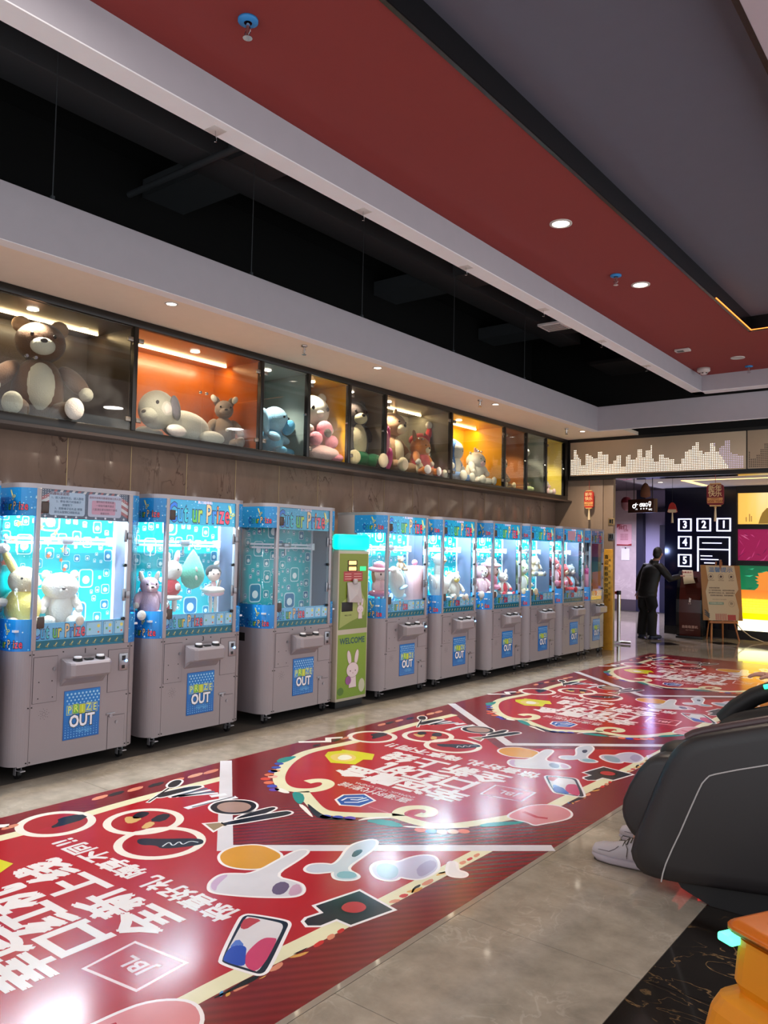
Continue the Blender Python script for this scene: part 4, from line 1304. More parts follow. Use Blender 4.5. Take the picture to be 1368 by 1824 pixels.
def prize_paint(o):
    p = Paint(o, (0, 1, 0), (0, 0, 1), (1, 0, 0), eps=0.0006)
    w, h = 0.272, 0.33
    p.grect(0, 0, w, h, '1260b0', '1a7ccc', 0)
    rnd = random.Random(2)
    for i in range(9):
        for j in range(6):
            p.disc(0.02 + i * 0.029 + (0.014 if j % 2 else 0), h - 0.02 - j * 0.022, 0.008 * (1 - j * 0.1), '9cd4f4', 1, 8)
    for i in range(12):
        for j in range(6):
            p.disc(0.012 + i * 0.022, 0.012 + j * 0.017, 0.005 * (1 - j * 0.12), '6cb8e8', 1, 6)
    cols = ['4898d8', '58b04c', 'b8c838', '3c88d8', '3878c8']
    for k, ch in enumerate('PRIZE'):
        u = 0.015 + k * 0.049
        v = 0.165 + (k % 2) * 0.005
        p.rrect(u, v, u + 0.046, v + 0.068, 0.006, 'c0c860', 2)
        p.rrect(u + 0.003, v + 0.003, u + 0.043, v + 0.065, 0.005, cols[k], 3)
        p.text(ch, u + 0.023, v + 0.034, 0.07, 'd8e868', 4, bold=0.02, sx=0.8)
    p.text('OUT', w * 0.5, 0.115, 0.115, 'e8ecf8', 5, bold=0.04, edge='244020', ew=0.035, sx=0.8)
    for k in range(12):
        a = math.radians(15 + k * 13)
        c = (w * 0.55, 0.03)
        p.line([(c[0] + 0.02 * math.cos(a), c[1] + 0.012 * math.sin(a)), (c[0] + 0.07 * math.cos(a), c[1] + 0.045 * math.sin(a))], 0.003, '58a8e0', 1)
    return p


def back_paint(W, o):
    p = Paint(o, (0, 1, 0), (0, 0, 1), (1, 0, 0), eps=0.0006)
    w, h = W - 0.04, 0.99
    p.rect(0, 0, w, h, '00b0ba', 0)
    rnd = random.Random(11)
    placed = []
    for tries in range(1400):
        s = rnd.choice([0.15, 0.12, 0.09, 0.07, 0.05, 0.035]) * (1 if tries < 500 else 0.7)
        s2 = s * rnd.uniform(1.0, 1.3)
        u, v = rnd.uniform(0.01, w - s - 0.01), rnd.uniform(0.01, h - s2 - 0.01)
        if any(u < a + c + 0.012 and a < u + s + 0.012 and v < b + d + 0.012 and b < v + s2 + 0.012 for a, b, c, d in placed):
            continue
        placed.append((u, v, s, s2))
        p.rrect(u, v, u + s, v + s2, s * 0.22, 'c8f0f4', 1)
        e = max(0.004, s * 0.07)
        p.rrect(u + e, v + e, u + s - e, v + s2 - e, s * 0.18, rnd.choice(['0894a8', '0aa8b4', '0a86ac', '1076a8']), 2)
        p.disc(u + s * 0.5, v + s2 * 0.42, s * 0.25, 'ecfafa', 3, 16)
    return p


def base_paint(W, o):
    p = Paint(o, (0, 1, 0), (0, 0, 1), (1, 0, 0), eps=0.0006)
    w = W - 0.26
    p.rect(0, 0, w, 0.052, '0c6c80', 0)
    for k in range(int(w / 0.06)):
        u = 0.02 + k * 0.06
        scissors(p, u + 0.02, 0.018, 0.026, 1, -0.9, col='c8b848')
    p.rect(0, 0.052, w, 0.17, '5cb4e4', 0)
    starry(p, 0, 0.055, w, 0.168, None, 30, 1, 9, 0.002, 0.005)
    p.rainbow('Cut ur Prize', w * 0.27, 0.108, 0.13, RB2, 4, 0.022, 0.54 * (w / 0.72), '0c2050', 0.035)
    for k, (a, b) in enumerate(((0.55, 0.72), (0.74, 0.85), (0.87, 0.985))):
        p.rrect(w * a, 0.062, w * b, 0.16, 0.005, '2c6890', 1)
        p.rrect(w * a + 0.003, 0.065, w * b - 0.003, 0.157, 0.004, '9cd0ec', 2)
        p.text(str(k + 1), w * a + 0.012, 0.145, 0.02, '204060', 3)
        p.disc(w * b - 0.025, 0.13, 0.013, 'e8d860', 3, 10)
        p.disc(w * b - 0.025, 0.085, 0.008, 'd06040', 3, 8)
        p.rect(w * a + 0.02, 0.10, w * a + 0.035, 0.115, '60a860', 3)
    return p


def make_machine(yl, fx, label, n, W=0.98, lit=1.0, flag=False, col=(0.80, 0.95, 1.0), digit=None, grp='blue and white prize claw machines in a row'):
    t = thing('claw_machine', label, 'claw machine', (fx - 0.31, yl + W / 2, 0), group=grp)
    off = (0.31, -W / 2, 0)
    k = 'M%.2f' % W
    path = outline_path(W)
    inner = [(x, y) for x, y in path]

    def mb():
        return MB(off)

    def cabinet():
        a = mb()
        a.prism([(x, y) for x, y in path], 0.095, 0.862, 'z')
        return a
    cab = part(k + 'cab', 'cabinet', cabinet, m_body, t)
    part(k + 'rear', 'rear_box', lambda: mb().box((-0.62, 0.0, 0.862), (-0.36, W, 1.985), bev=0.004), m_body, t)
    # printed bands round the corners
    L = 0.5
    arc = sum((Vector(path[i + 1]) - Vector(path[i])).length for i in range(0, NA + 1))
    tot = sum((Vector(path[i + 1]) - Vector(path[i])).length for i in range(0, len(path) - 1))
    s0 = 0.25
    for nm, z0, z1, top in (('lower_band', 0.862, 1.075, False), ('upper_band', 1.775, 1.968, True)):
        def strip(z0=z0, z1=z1):
            a = mb()
            wall_strip(a, [(-0.37, 0.0)] + [(x - 0.0, y) for x, y in path[1:NA + 2]], z0, z1, 0.008)
            return a
        part(k + nm, nm, strip, mat('band_blue', '1c80cc', 0.3), t)
        def deco(z0=z0, z1=z1, top=top):
            p = band_paint(W, path, s0, arc + 0.0, z0, z1, top, 3 if top else 4)
            p.v = [(x + off[0], y + off[1], z) for x, y, z in p.v]
            return p
        part(k + nm + 'p', 'band_print', deco, m_mprint, t)
        def strip2(z0=z0, z1=z1):
            a = mb()
            wall_strip(a, path[NA + 2:-1] + [(-0.37, W)], z0, z1, 0.008)
            return a
        part(k + nm + 'r', nm, strip2, mat('band_blue', '1c80cc', 0.3), t)
        def deco2(z0=z0, z1=z1, top=top):
            st = arc + (W - 0.24)
            p = band_paint(W, path, st, tot - 0.25, z0, z1, top, 6, word=False)
            p.v = [(x + off[0], y + off[1], z) for x, y, z in p.v]
            return p
        part(k + nm + 'q', 'band_print', deco2, m_mprint, t)
    # side and corner glass
    part(k + 'sg', 'side_glass', lambda: wall_strip(mb(), [(-0.36, 0.004)] + [(x * 0.98, y + 0.002) for x, y in path[1:NA + 2]], 1.075, 1.775, 0.005), m_mglass, t)
    part(k + 'sgr', 'side_glass', lambda: wall_strip(mb(), [(x * 0.98, y - 0.002) for x, y in path[NA + 2:-1]] + [(-0.36, W - 0.004)], 1.075, 1.775, 0.005), m_mglass, t)
    # posts, rims
    part(k + 'post', 'post', lambda: mb().box((-0.03, 0.112, 0.862), (0.006, 0.145, 1.97), bev=0.004), m_rim, t)
    part(k + 'post2', 'post', lambda: mb().box((-0.03, W - 0.145, 0.862), (0.006, W - 0.112, 1.97), bev=0.004), m_rim, t)
    for yy in (0.006, W - 0.03):
        part(k + 'rp%.1f' % yy, 'rear_post', lambda: mb().box((-0.375, yy, 0.862), (-0.35, yy + 0.024, 1.97), bev=0.003), m_rim, t)
    def rim():
        a = mb()
        a.prism([(x * 1.0, y) for x, y in path], 1.968, 2.0, 'z')
        return a
    part(k + 'rim', 'top_cover', rim, m_rim, t)
    # header, front base print
    hk = k + ('F' if flag else 'H') + str(lit > 0)
    part(hk, 'header_sign', lambda: (flag_paint if flag else header_paint)(W, (off[0] - 0.010, off[1] + 0.13, 1.768)), m_mprint_lit if (lit > 0 and not flag) else m_mprint, t)
    part(k + 'hb', 'header_board', lambda: mb().box((-0.02, 0.14, 1.766), (-0.0105, W - 0.14, 1.97)), mat('header_back', '1c80a0', 0.4), t)
    part(k + 'bp', 'base_print', lambda: base_paint(W, (off[0] - 0.010, off[1] + 0.13, 0.872)), m_mprint, t)
    part(k + 'bpb', 'base_board', lambda: mb().box((-0.02, 0.14, 0.862), (-0.0105, W - 0.14, 1.042)), mat('header_back', '1c80a0', 0.4), t)
    # interior
    part(k + 'deck', 'prize_deck', lambda: mb().box((-0.355, 0.012, 0.99), (-0.03, W - 0.012, 1.005)), m_deckw, t)
    bk = part(k + 'back', 'back_wall', lambda: mb().box((-0.358, 0.012, 1.0), (-0.345, W - 0.012, 1.97)), mat('back_teal', '0898a8', 0.5), t)
    part(k + 'backp', 'back_print', lambda: back_paint(W, (off[0] - 0.344, off[1] + 0.02, 0.98)), m_mprint, bk)
    part(k + 'col', 'inner_wall', lambda: mb().box((-0.343, W - 0.028, 1.0), (-0.13, W - 0.016, 1.97)), m_inner, t)
    part(k + 'pe', 'print_edge', lambda: mb().box((-0.343, W - 0.045, 1.0), (-0.33, W - 0.028, 1.97)), m_deckw, t)
    part(k + 'rail', 'gantry_rail', lambda: mb().box((-0.27, 0.03, 1.585), (-0.235, W - 0.12, 1.605), bev=0.002).box((-0.27, 0.03, 1.615), (-0.255, W - 0.12, 1.635), bev=0.002).box((-0.28, W - 0.15, 1.575), (-0.225, W - 0.11, 1.645), bev=0.004), m_deckw, t)
    part(k + 'car', 'carriage', lambda: mb().box((-0.29, W * 0.45, 1.60), (-0.22, W * 0.45 + 0.09, 1.64), bev=0.006).cyl((-0.25, W * 0.45 + 0.04, 1.6), (-0.25, W * 0.45 + 0.04, 1.52), 0.012), m_steel, t)
    # front door: glass, hinges, pulls, locks
    fg = part(k + 'fg', 'front_glass', lambda: mb().box((-0.009, 0.142, 0.868), (-0.004, W - 0.142, 1.966)), m_mglass, t)
    for z in (1.66, 1.22):
        part(k + 'hg%.1f' % z, 'hinge', lambda: mb().box((-0.005, W - 0.175, z - 0.045), (0.003, W - 0.15, z + 0.045), bev=0.002).box((-0.006, W - 0.15, z - 0.025), (0.016, W - 0.118, z + 0.025), bev=0.003), m_steel, fg)
    for z in (1.44, 1.045):
        part(k + 'lk%.1f' % z, 'lock', lambda: mb().cyl((-0.004, W - 0.165, z), (0.014, W - 0.165, z), 0.013, seg=12), m_rubber, fg)
    for z in (1.01, 1.80):
        part(k + 'pl%.1f' % z, 'pull_plate', lambda: mb().box((-0.004, 0.148, z), (0.008, 0.2, z + 0.08), bev=0.008), m_handle, fg)
    # lower front fittings
    def panelparts():
        a = mb()
        for (y0, z0, y1, z1) in ((0.138, 0.505, 0.309, 0.814), (W - 0.272, 0.512, W - 0.105, 0.818), (W - 0.258, 0.098, W - 0.122, 0.335)):
            a.box((0.0002, y0 - 0.003, z0 - 0.003), (0.0012, y1 + 0.003, z1 + 0.003))
        a.box((0.0002, 0.1225, 0.1), (0.0008, 0.125, 0.862)).box((0.0002, W - 0.094, 0.1), (0.0008, W - 0.0915, 0.862))
        return a
    part(k + 'seam', 'seams', panelparts, m_body_line, t)['kind'] = 'stuff'
    for i, (y0, z0, y1, z1) in enumerate(((0.138, 0.505, 0.309, 0.814), (W - 0.272, 0.512, W - 0.105, 0.818), (W - 0.258, 0.098, W - 0.122, 0.335))):
        d = part(k + 'pd%d' % i, 'access_door', lambda: mb().box((0.0008, y0, z0), (0.004, y1, z1)), m_body, t)
        if i != 1:
            ly, lz = ((0.285, 0.728), (W - 0.19, 0.287))[i // 2]
            part(k + 'dl%d' % i, 'lock', lambda: mb().cyl((0.003, ly, lz), (0.012, ly, lz), 0.011, seg=12), m_steel, d)
        else:
            c = part(k + 'coin', 'coin_slot', lambda: mb().box((0.003, W - 0.187, 0.66), (0.012, W - 0.112, 0.788), bev=0.004), m_steel, d)
    part(k + 'slot', 'slot', lambda: mb().box((0.012, W - 0.165, 0.735), (0.0135, W - 0.135, 0.77)).box((0.012, W - 0.165, 0.675), (0.0135, W - 0.14, 0.70)), m_rubber, t)
    if lit > 0:
        part('led_dot%.2f' % W, 'led', lambda: mb().ell((0.015, W - 0.128, 0.731), 0.009, seg=10, rings=6), mat('blue_led', '60a0ff', 0.4, emit=10), t)
    def screws():
        a = mb()
        for (y, z) in ((0.178, 0.646), (0.273, 0.646), (0.175, 0.535), (0.28, 0.535), (0.11, 0.835), (0.135, 0.835), (0.11, 0.48), (0.135, 0.48), (0.11, 0.115), (0.135, 0.115), (W - 0.11, 0.835), (W - 0.08, 0.835), (W - 0.11, 0.115), (W - 0.08, 0.115), (W - 0.11, 0.48), (W - 0.08, 0.48), (0.35, 0.838), (0.6, 0.838)):
            if y > W - 0.06:
                continue
            a.cyl((0.0, y, z), (0.005, y, z), 0.0045, seg=7)
        return a
    part(k + 'scr', 'screws', screws, m_rubber, t)['kind'] = 'stuff'
    def speaker():
        a = mb()
        for ring_ in range(1, 4):
            for i in range(8):
                an = i * PI / 4 + ring_ * 0.3
                a.cyl((0.0, 0.225 + 0.012 * ring_ * math.cos(an), 0.425 + 0.012 * ring_ * math.sin(an)), (0.001, 0.225 + 0.012 * ring_ * math.cos(an), 0.425 + 0.012 * ring_ * math.sin(an)), 0.0022, seg=6)
        return a
    part(k + 'spk', 'speaker_holes', speaker, m_body_line, t)['kind'] = 'stuff'
    part(k + 'ltc', 'latch', lambda: mb().box((0.001, W - 0.275, 0.345), (0.007, W - 0.2, 0.36), bev=0.001).cyl((0.005, W - 0.24, 0.34), (0.012, W - 0.24, 0.34), 0.014, seg=10), m_steel, t)
    # prize door
    po = 0.373 if W > 0.9 else 0.22
    fr = part(k + 'pf', 'prize_door', lambda: mb().box((0.0, po - 0.004, 0.219), (0.005, po + 0.276, 0.561), bev=0.002), mat('prize_frame', '1c64b4', 0.4), t)
    part(k + 'pp', 'prize_print', lambda: prize_paint((off[0] + 0.0055, off[1] + po, 0.225)), m_mprint, fr)
    # control box with two buttons
    cb0 = 0.335 if W > 0.9 else 0.17
    cb1 = cb0 + 0.335
    def ctrl():
        a = mb()
        prof = [(0.0, 0.60), (0.075, 0.655), (0.12, 0.665), (0.135, 0.68), (0.135, 0.755), (0.125, 0.768), (0.0, 0.792)]
        n = len(prof)
        vs, fs = [], []
        rows = [(cb0, 0.55), (cb0 + 0.012, 0.85), (cb0 + 0.035, 1.0), (cb1 - 0.035, 1.0), (cb1 - 0.012, 0.85), (cb1, 0.55)]
        for y, s in rows:
            vs += [(x * s, y, z) for x, z in prof]
        for r in range(len(rows) - 1):
            for i in range(n):
                j = (i + 1) % n
                fs.append((r * n + i, r * n + j, (r + 1) * n + j, (r + 1) * n + i))
        fs.append(list(range(n))[::-1])
        fs.append([(len(rows) - 1) * n + i for i in range(n)])
        return a.add(vs, fs, 0, False)
    cb = part(k + 'ctl', 'control_box', ctrl, m_body, t)
    for i, y in enumerate((cb0 + 0.085, cb1 - 0.075)):
        b = part(k + 'bt%d' % i, 'button', lambda: mb().cyl((0.07, y, 0.776), (0.072, y, 0.797), 0.034, 0.031, seg=20), m_rubber, cb)
        part(k + 'bc%d' % i, 'button_cap', lambda: mb().cyl((0.072, y, 0.79), (0.0725, y, 0.806), 0.029, 0.026, seg=20), m_btn, t)
    part(k + 'dsp', 'display', lambda: mb().box((0.05, cb0 + 0.14, 0.777), (0.09, cb0 + 0.20, 0.787), bev=0.002), m_rubber, cb)
    # side vent, casters
    part(k + 'vt', 'side_vent', lambda: mb().box((-0.36, -0.003, 0.735), (-0.26, 0.001, 0.81), bev=0.001), m_rubber, t)
    for i, (x, y) in enumerate(((-0.07, 0.10), (-0.07, W - 0.10), (-0.54, 0.10), (-0.54, W - 0.10))):
        c = part(k + 'cs%d' % i, 'caster', lambda: mb().box((x - 0.035, y - 0.03, 0.083), (x + 0.035, y + 0.03, 0.0945)).box((x - 0.03, y - 0.022, 0.025), (x - 0.0, y - 0.018, 0.085)).box((x - 0.03, y + 0.018, 0.025), (x - 0.0, y + 0.022, 0.085)).box((x + 0.0, y - 0.018, 0.055), (x + 0.06, y + 0.018, 0.063), bev=0.002), m_caster, t)
        part(k + 'cw%d' % i, 'wheel', lambda: mb().cyl((x - 0.015, y - 0.013, 0.033), (x - 0.015, y + 0.013, 0.033), 0.033, seg=18), m_rubber, c)
    if digit:
        p = Paint((off[0] + 0.001, off[1] + W * 0.53, 0.83), (0, 1, 0), (0, 0, 1), (1, 0, 0), eps=0.0006)
        p.text(digit, 0, 0, 0.05, '201c20', 1, bold=0.01)
        p.build('number', m_mprint, t)
    if lit > 0:
        light('tube_light', 'AREA', (0.31 - 0.07, 0, 1.9), 21 * lit, col, 0.03, W - 0.34, aim=(-0.45, 0, -1), parent=t)
        light('tube_light', 'AREA', (0.31 - 0.30, 0, 1.93), 10 * lit, col, 0.03, W - 0.34, aim=(0.3, 0, -1), parent=t)
    return t


specs = [
    (1.62, -5.2, 'claw machine cut off by the left edge of the view', 1.0, False, None),
    (2.69, -5.2, 'brightly lit claw machine with a striped flag notice header, numbered 1', 1.7, True, 'I'),
    (3.79, -5.25, 'lit claw machine holding a hanging green leaf cushion, numbered 3', 0.8, False, '3'),
    (5.006, -5.25, 'unlit empty claw machine with dark interior, numbered 5', 0.0, False, '5'),
    (6.66, -5.25, 'lit claw machine with a pink cylinder plush, right of the green kiosk, numbered 7', 1.0, False, '7'),
    (7.73, -5.25, 'lit claw machine with a white goose plush, second beyond the green kiosk', 1.5, False, None),
    (8.82, -5.2, 'lit claw machine with a pink hatted doll, third beyond the green kiosk', 1.0, False, None),
    (9.84, -5.2, 'lit claw machine with a pale green plush, fourth beyond the green kiosk', 1.0, False, None),
    (10.87, -5.2, 'lit claw machine with red plush toys, fifth beyond the green kiosk', 0.8, False, None),
]
for i, (yl, fx, lab, lit, flag, dg) in enumerate(specs):
    make_machine(yl, fx, lab, i, lit=lit, flag=flag, digit=dg, col=(0.93, 0.97, 1.0) if flag else (0.78, 0.93, 1.0))
make_machine(11.865, -5.2, 'unlit narrower claw machine farthest along the row beside the stone pillar', 9, W=0.74, lit=0.0)
# maple leaf stickers on the back wall of the first machine
mc = [o for o in bpy.data.objects if o.name.startswith('claw_machine') and o.get('label', '').find('flag notice') > 0][0]
lp = Paint((0.31 - 0.340, -0.49, 0), (0, 1, 0), (0, 0, 1), (1, 0, 0), eps=0.0008)
rnd = random.Random(5)
for (u, v) in ((0.17, 1.73), (0.33, 1.71), (0.36, 1.76), (0.13, 1.62), (0.22, 1.57), (0.42, 1.74), (0.45, 1.67), (0.40, 1.60), (0.40, 1.50), (0.52, 1.55), (0.50, 1.47), (0.53, 1.40), (0.50, 1.27), (0.47, 1.2), (0.07, 1.45), (0.44, 1.13), (0.02, 1.5)):
    r = rnd.uniform(0.02, 0.032)
    a0 = rnd.uniform(0, 6)
    lp.poly([(u + (r if k % 2 == 0 else r * 0.45) * math.cos(a0 + k * PI / 5), v + (r if k % 2 == 0 else r * 0.45) * math.sin(a0 + k * PI / 5)) for k in range(10)], rnd.choice(['c8502c', 'd8703c', 'b04030', 'e09050']), 1 + rnd.randint(0, 2))
lp.build('maple_leaf_stickers', m_mprint, mc)

# ---- things on the machines
t = thing('notice_sheet', 'pink paper notice taped to the header of the machine with red plush toys', 'notice', (-5.195, 11.13, 1.80))
MB().box((0, 0, 0), (0.002, 0.26, 0.14)).build('paper', mat('pink_paper', 'd8a8c0', 0.6), t)

# ================================================================== GREEN TOKEN KIOSK
kk = thing('token_kiosk', 'narrow green token kiosk with a glowing cyan top and WELCOME lettering', 'kiosk', (-5.45, 6.24, 0))
ko = (5.45, -6.24, 0)
ky0, ky1 = 6.0, 6.48
m_kb = mat('kiosk_cream', 'b8b0a0', 0.4)
MB(ko).box((-5.68, ky0 + 0.03, 0.0), (-5.29, ky1 - 0.03, 0.075)).build('plinth', m_rubber, kk)
MB(ko).box((-5.7, ky0, 0.07), (-5.262, ky1, 1.58), bev=0.006).build('body', m_kb, kk)
MB(ko).box((-5.36, ky0 - 0.01, 1.59), (-5.25, ky1 + 0.01, 1.745), bev=0.03).build('glowing_top', mat('cyan_glow', '00e8d0', 0.35, emit=1.25), kk)
MB(ko).box((-5.6, ky0 + 0.03, 1.575), (-5.29, ky1 - 0.03, 1.6)).build('neck', m_body, kk)
p = Paint((5.45 - 5.261, ky0 - 6.24, 0), (0, 1, 0), (0, 0, 1), (1, 0, 0), eps=0.0006)
p.grect(0.015, 0.10, 0.465, 0.735, '6f8f22', '7c9c28', 1)
p.grect(0.015, 0.785, 0.465, 1.55, '66801f', '80902e', 1)
p.poly([(0.03, 0.80), (0.2, 0.86), (0.42, 0.92), (0.44, 1.06), (0.36, 1.17), (0.2, 1.14), (0.05, 1.05)], '97a45a', 2)
p.text('WELCOME', 0.24, 0.665, 0.085, '1e4a50', 3, bold=0.03, sx=0.95)
def bunny(p, u, v, s, l):
    body = 'd8c8cc'
    for dx, rot in ((-0.16, 0.25), (0.2, -0.22)):
        pts = [(0.13 * math.cos(a * PI / 8), 0.34 + 0.34 * math.sin(a * PI / 8)) for a in range(16)]
        R = Matrix.Rotation(rot, 2)
        q = [tuple(Vector((u + dx * s, v + 0.25 * s)) + R @ Vector(x) * s) for x in pts]
        p.poly(q, body, l + 1)
        p.line(q, 0.03 * s, '6a4c30', l, closed=True)
    q = [(u + 0.42 * s * math.cos(a * PI / 10), v + 0.34 * s * math.sin(a * PI / 10)) for a in range(20)]
    p.poly(q, body, l + 3)
    p.line(q, 0.03 * s, '6a4c30', l + 2, closed=True)
    q = [(u - 0.2 * s, v - 0.3 * s), (u + 0.24 * s, v - 0.3 * s), (u + 0.28 * s, v - 0.8 * s), (u - 0.24 * s, v - 0.8 * s)]
    p.poly(q, body, l + 2)
    p.line(q, 0.03 * s, '6a4c30', l + 1, closed=True)
    for dx in (-0.16, 0.2):
        p.disc(u + dx * s, v - 0.04 * s, 0.035 * s, '4c2838', l + 4, 8)
    p.disc(u + 0.02 * s, v - 0.14 * s, 0.025 * s, '8c4058', l + 4, 8)
bunny(p, 0.25, 0.37, 0.22, 3)
p.disc(0.185, 0.27, 0.045, '8a4a88', 7, 12)
p.disc(0.40, 0.2, 0.05, 'b8b8a0', 3, 12, 0.07)
p.disc(0.07, 0.17, 0.05, '4c7020', 3, 12, 0.04)
bunny(p, 0.35, 0.98, 0.12, 4)
p.rect(0.08, 1.27, 0.38, 1.37, 'a83a3c', 3)
for k in range(3):
    p.rect(0.10, 1.29 + k * 0.025, 0.2, 1.296 + k * 0.025, 'e0b0a8', 4)
    p.rect(0.24, 1.29 + k * 0.025, 0.36, 1.296 + k * 0.025, 'e0b0a8', 4)
p.text('取币口', 0.18, 1.115, 0.035, '302818', 4, bold=0.02)
p.text('WELCOME', 0.16, 0.925, 0.022, '302818', 4)
p.build('front_print', print_mat('kiosk_print', 0.35), kk)
p = Paint((5.45 - 5.2585, ky0 - 6.24, 0), (0, 1, 0), (0, 0, 1), (1, 0, 0), eps=0.0006)
for z in (1.455, 1.395):
    p.text('88888', 0.215, z, 0.052, 'ffb060', 1, bold=0.03, sx=0.9)
p.build('led_digits', print_mat('led_digits_print', 0.4, emit=4.0), kk)
MB(ko).box((-5.262, ky0 + 0.14, 1.428), (-5.2595, ky0 + 0.29, 1.482)).box((-5.262, ky0 + 0.14, 1.368), (-5.2595, ky0 + 0.29, 1.422)).build('digit_window', m_rubber, kk)
MB(ko).box((-5.262, ky0 + 0.335, 1.375), (-5.256, ky0 + 0.43, 1.42), bev=0.002).build('card_slot', mat('green_led', '30c878', 0.4, emit=1.2), kk)
MB(ko).box((-5.262, ky0 + 0.06, 0.965), (-5.257, ky0 + 0.23, 1.06), bev=0.002).build('token_tray', m_rubber, kk)
t = thing('plastic_bag', 'clear plastic bag of papers hanging on the green kiosk front', 'bag', (-5.255, 6.24, 1.26))
MB().add([(0.004, -0.11, 0), (0.004, 0.1, 0.0), (0.03, -0.1, -0.2), (0.035, 0.1, -0.21), (0.05, 0, -0.12), (0.002, -0.1, -0.2), (0.002, 0.1, -0.21), (0.002, -0.11, 0), (0.002, 0.1, 0)], [(0, 4, 2), (0, 1, 4), (1, 3, 4), (4, 3, 2), (7, 8, 6, 5), (7, 0, 2, 5), (8, 1, 3, 6), (2, 3, 6, 5), (0, 1, 8, 7)], 0, False).build('pouch', mat('clear_bag', 'b8b2b4', 0.25), t)
MB().box((0.004, -0.03, -0.02), (0.03, 0.03, 0.03), bev=0.01).build('knot', mat('clear_bag', 'b8b2b4', 0.25), t)

# ================================================================== PLUSH TOYS
def plush_mat(name, c):
    return mat('plush_' + name, c, 0.95, bump=0.5, bscale=90, noise=0.07, nscale=30, sheen=0.25)


PM = {n: plush_mat(n, c) for n, c in dict(brown='6a4a38', dark='3a2c28', white='d8d2c8', cream='d9c7a4', grey='7c7a7e', tan='a07a5a', taupe='7d6a5e', blue='4f9cc4', paleblue='9cc4dc', pink='e08aa0', hotpink='d8508c', palepink='e8bcc0', green='1c6a44', yellow='e8d070', orange='c87838', red='b83038', teal='64b8a0', black='181418', palegreen='c8d8a0', floral='d8b8c8', deepblue='3c70b0').items()}
m_eye = mat('toy_eye', '0c0a0a', 0.15)
m_nose = mat('toy_nose', '2a1c1a', 0.3)


def toy(name, lab, loc, rz, s, spec, group, cat='plush toy'):
    """spec rows: (part name, centre, radii, rotation, material[, parent index])"""
    t = thing(name, lab, cat, loc, rz, group)
    made = []
    for row in spec:
        nm, c, r, rot, m = row[:5]
        par = made[row[5]] if len(row) > 5 else t
        seg, rg = (20, 12) if max(r) * s > 0.08 else (12, 7)
        o = MB().ell(tuple(v * s for v in c), tuple(v * s for v in r), rot, seg=seg, rings=rg).build(nm, m if not isinstance(m, str) else PM[m], par)
        made.append(o)
    return t


# toys look along local +x; z=0 is the seat
def sit(c, belly=None, muzzle=None, paw=None, ear=None, hr=(0.17, 0.2, 0.17), hz=0.66, er=(0.03, 0.065, 0.065), armspread=0.0, earup=0.0, nose=True, legs=True, tall=1.0):
    paw = paw or c
    muzzle = muzzle or c
    ear = ear or c
    s = [('body', (0, 0, 0.26 * tall), (0.19, 0.21, 0.28 * tall), (0, 0, 0), c)]
    if belly:
        s.append(('belly_patch', (0.075, 0, 0.27 * tall), (0.135, 0.14, 0.22 * tall), (0, 0, 0), belly))
    s.append(('head', (0.03, 0, hz), hr, (0, 0, 0), c))
    hi = len(s) - 1
    s.append(('muzzle', (0.03 + hr[0] * 0.72, 0, hz - 0.05), (0.075, 0.1, 0.075), (0, 0, 0), muzzle, hi))
    if nose:
        s.append(('nose', (0.03 + hr[0] * 0.72 + 0.07, 0, hz - 0.02), (0.015, 0.03, 0.02), (0, 0, 0), m_nose, hi))
    for y in (-1, 1):
        s.append(('ear', (0.0, y * hr[1] * 0.75, hz + hr[2] * 0.82 + earup * 0.7), (er[0], er[1], er[2] + earup), (y * -0.3, 0, 0), ear, hi))
        s.append(('eye', (0.03 + hr[0] * 0.86, y * 0.085, hz + 0.03), (0.014, 0.016, 0.018), (0, 0, 0), m_eye, hi))
        s.append(('arm', (0.07, y * (0.22 + armspread), 0.36 * tall), (0.07, 0.075, 0.17), (y * (0.5 + armspread * 3), -0.5, 0), c))
        s.append(('paw', (0.14, y * (0.27 + armspread * 1.7), 0.25 * tall), (0.06, 0.06, 0.06), (0, 0, 0), paw))
        if legs:
            s.append(('leg', (0.18, y * 0.17, 0.08), (0.17, 0.085, 0.08), (0, 0, y * 0.35), c))
            s.append(('foot', (0.34, y * 0.23, 0.09), (0.055, 0.08, 0.09), (0, 0, y * 0.35), paw))
    return s


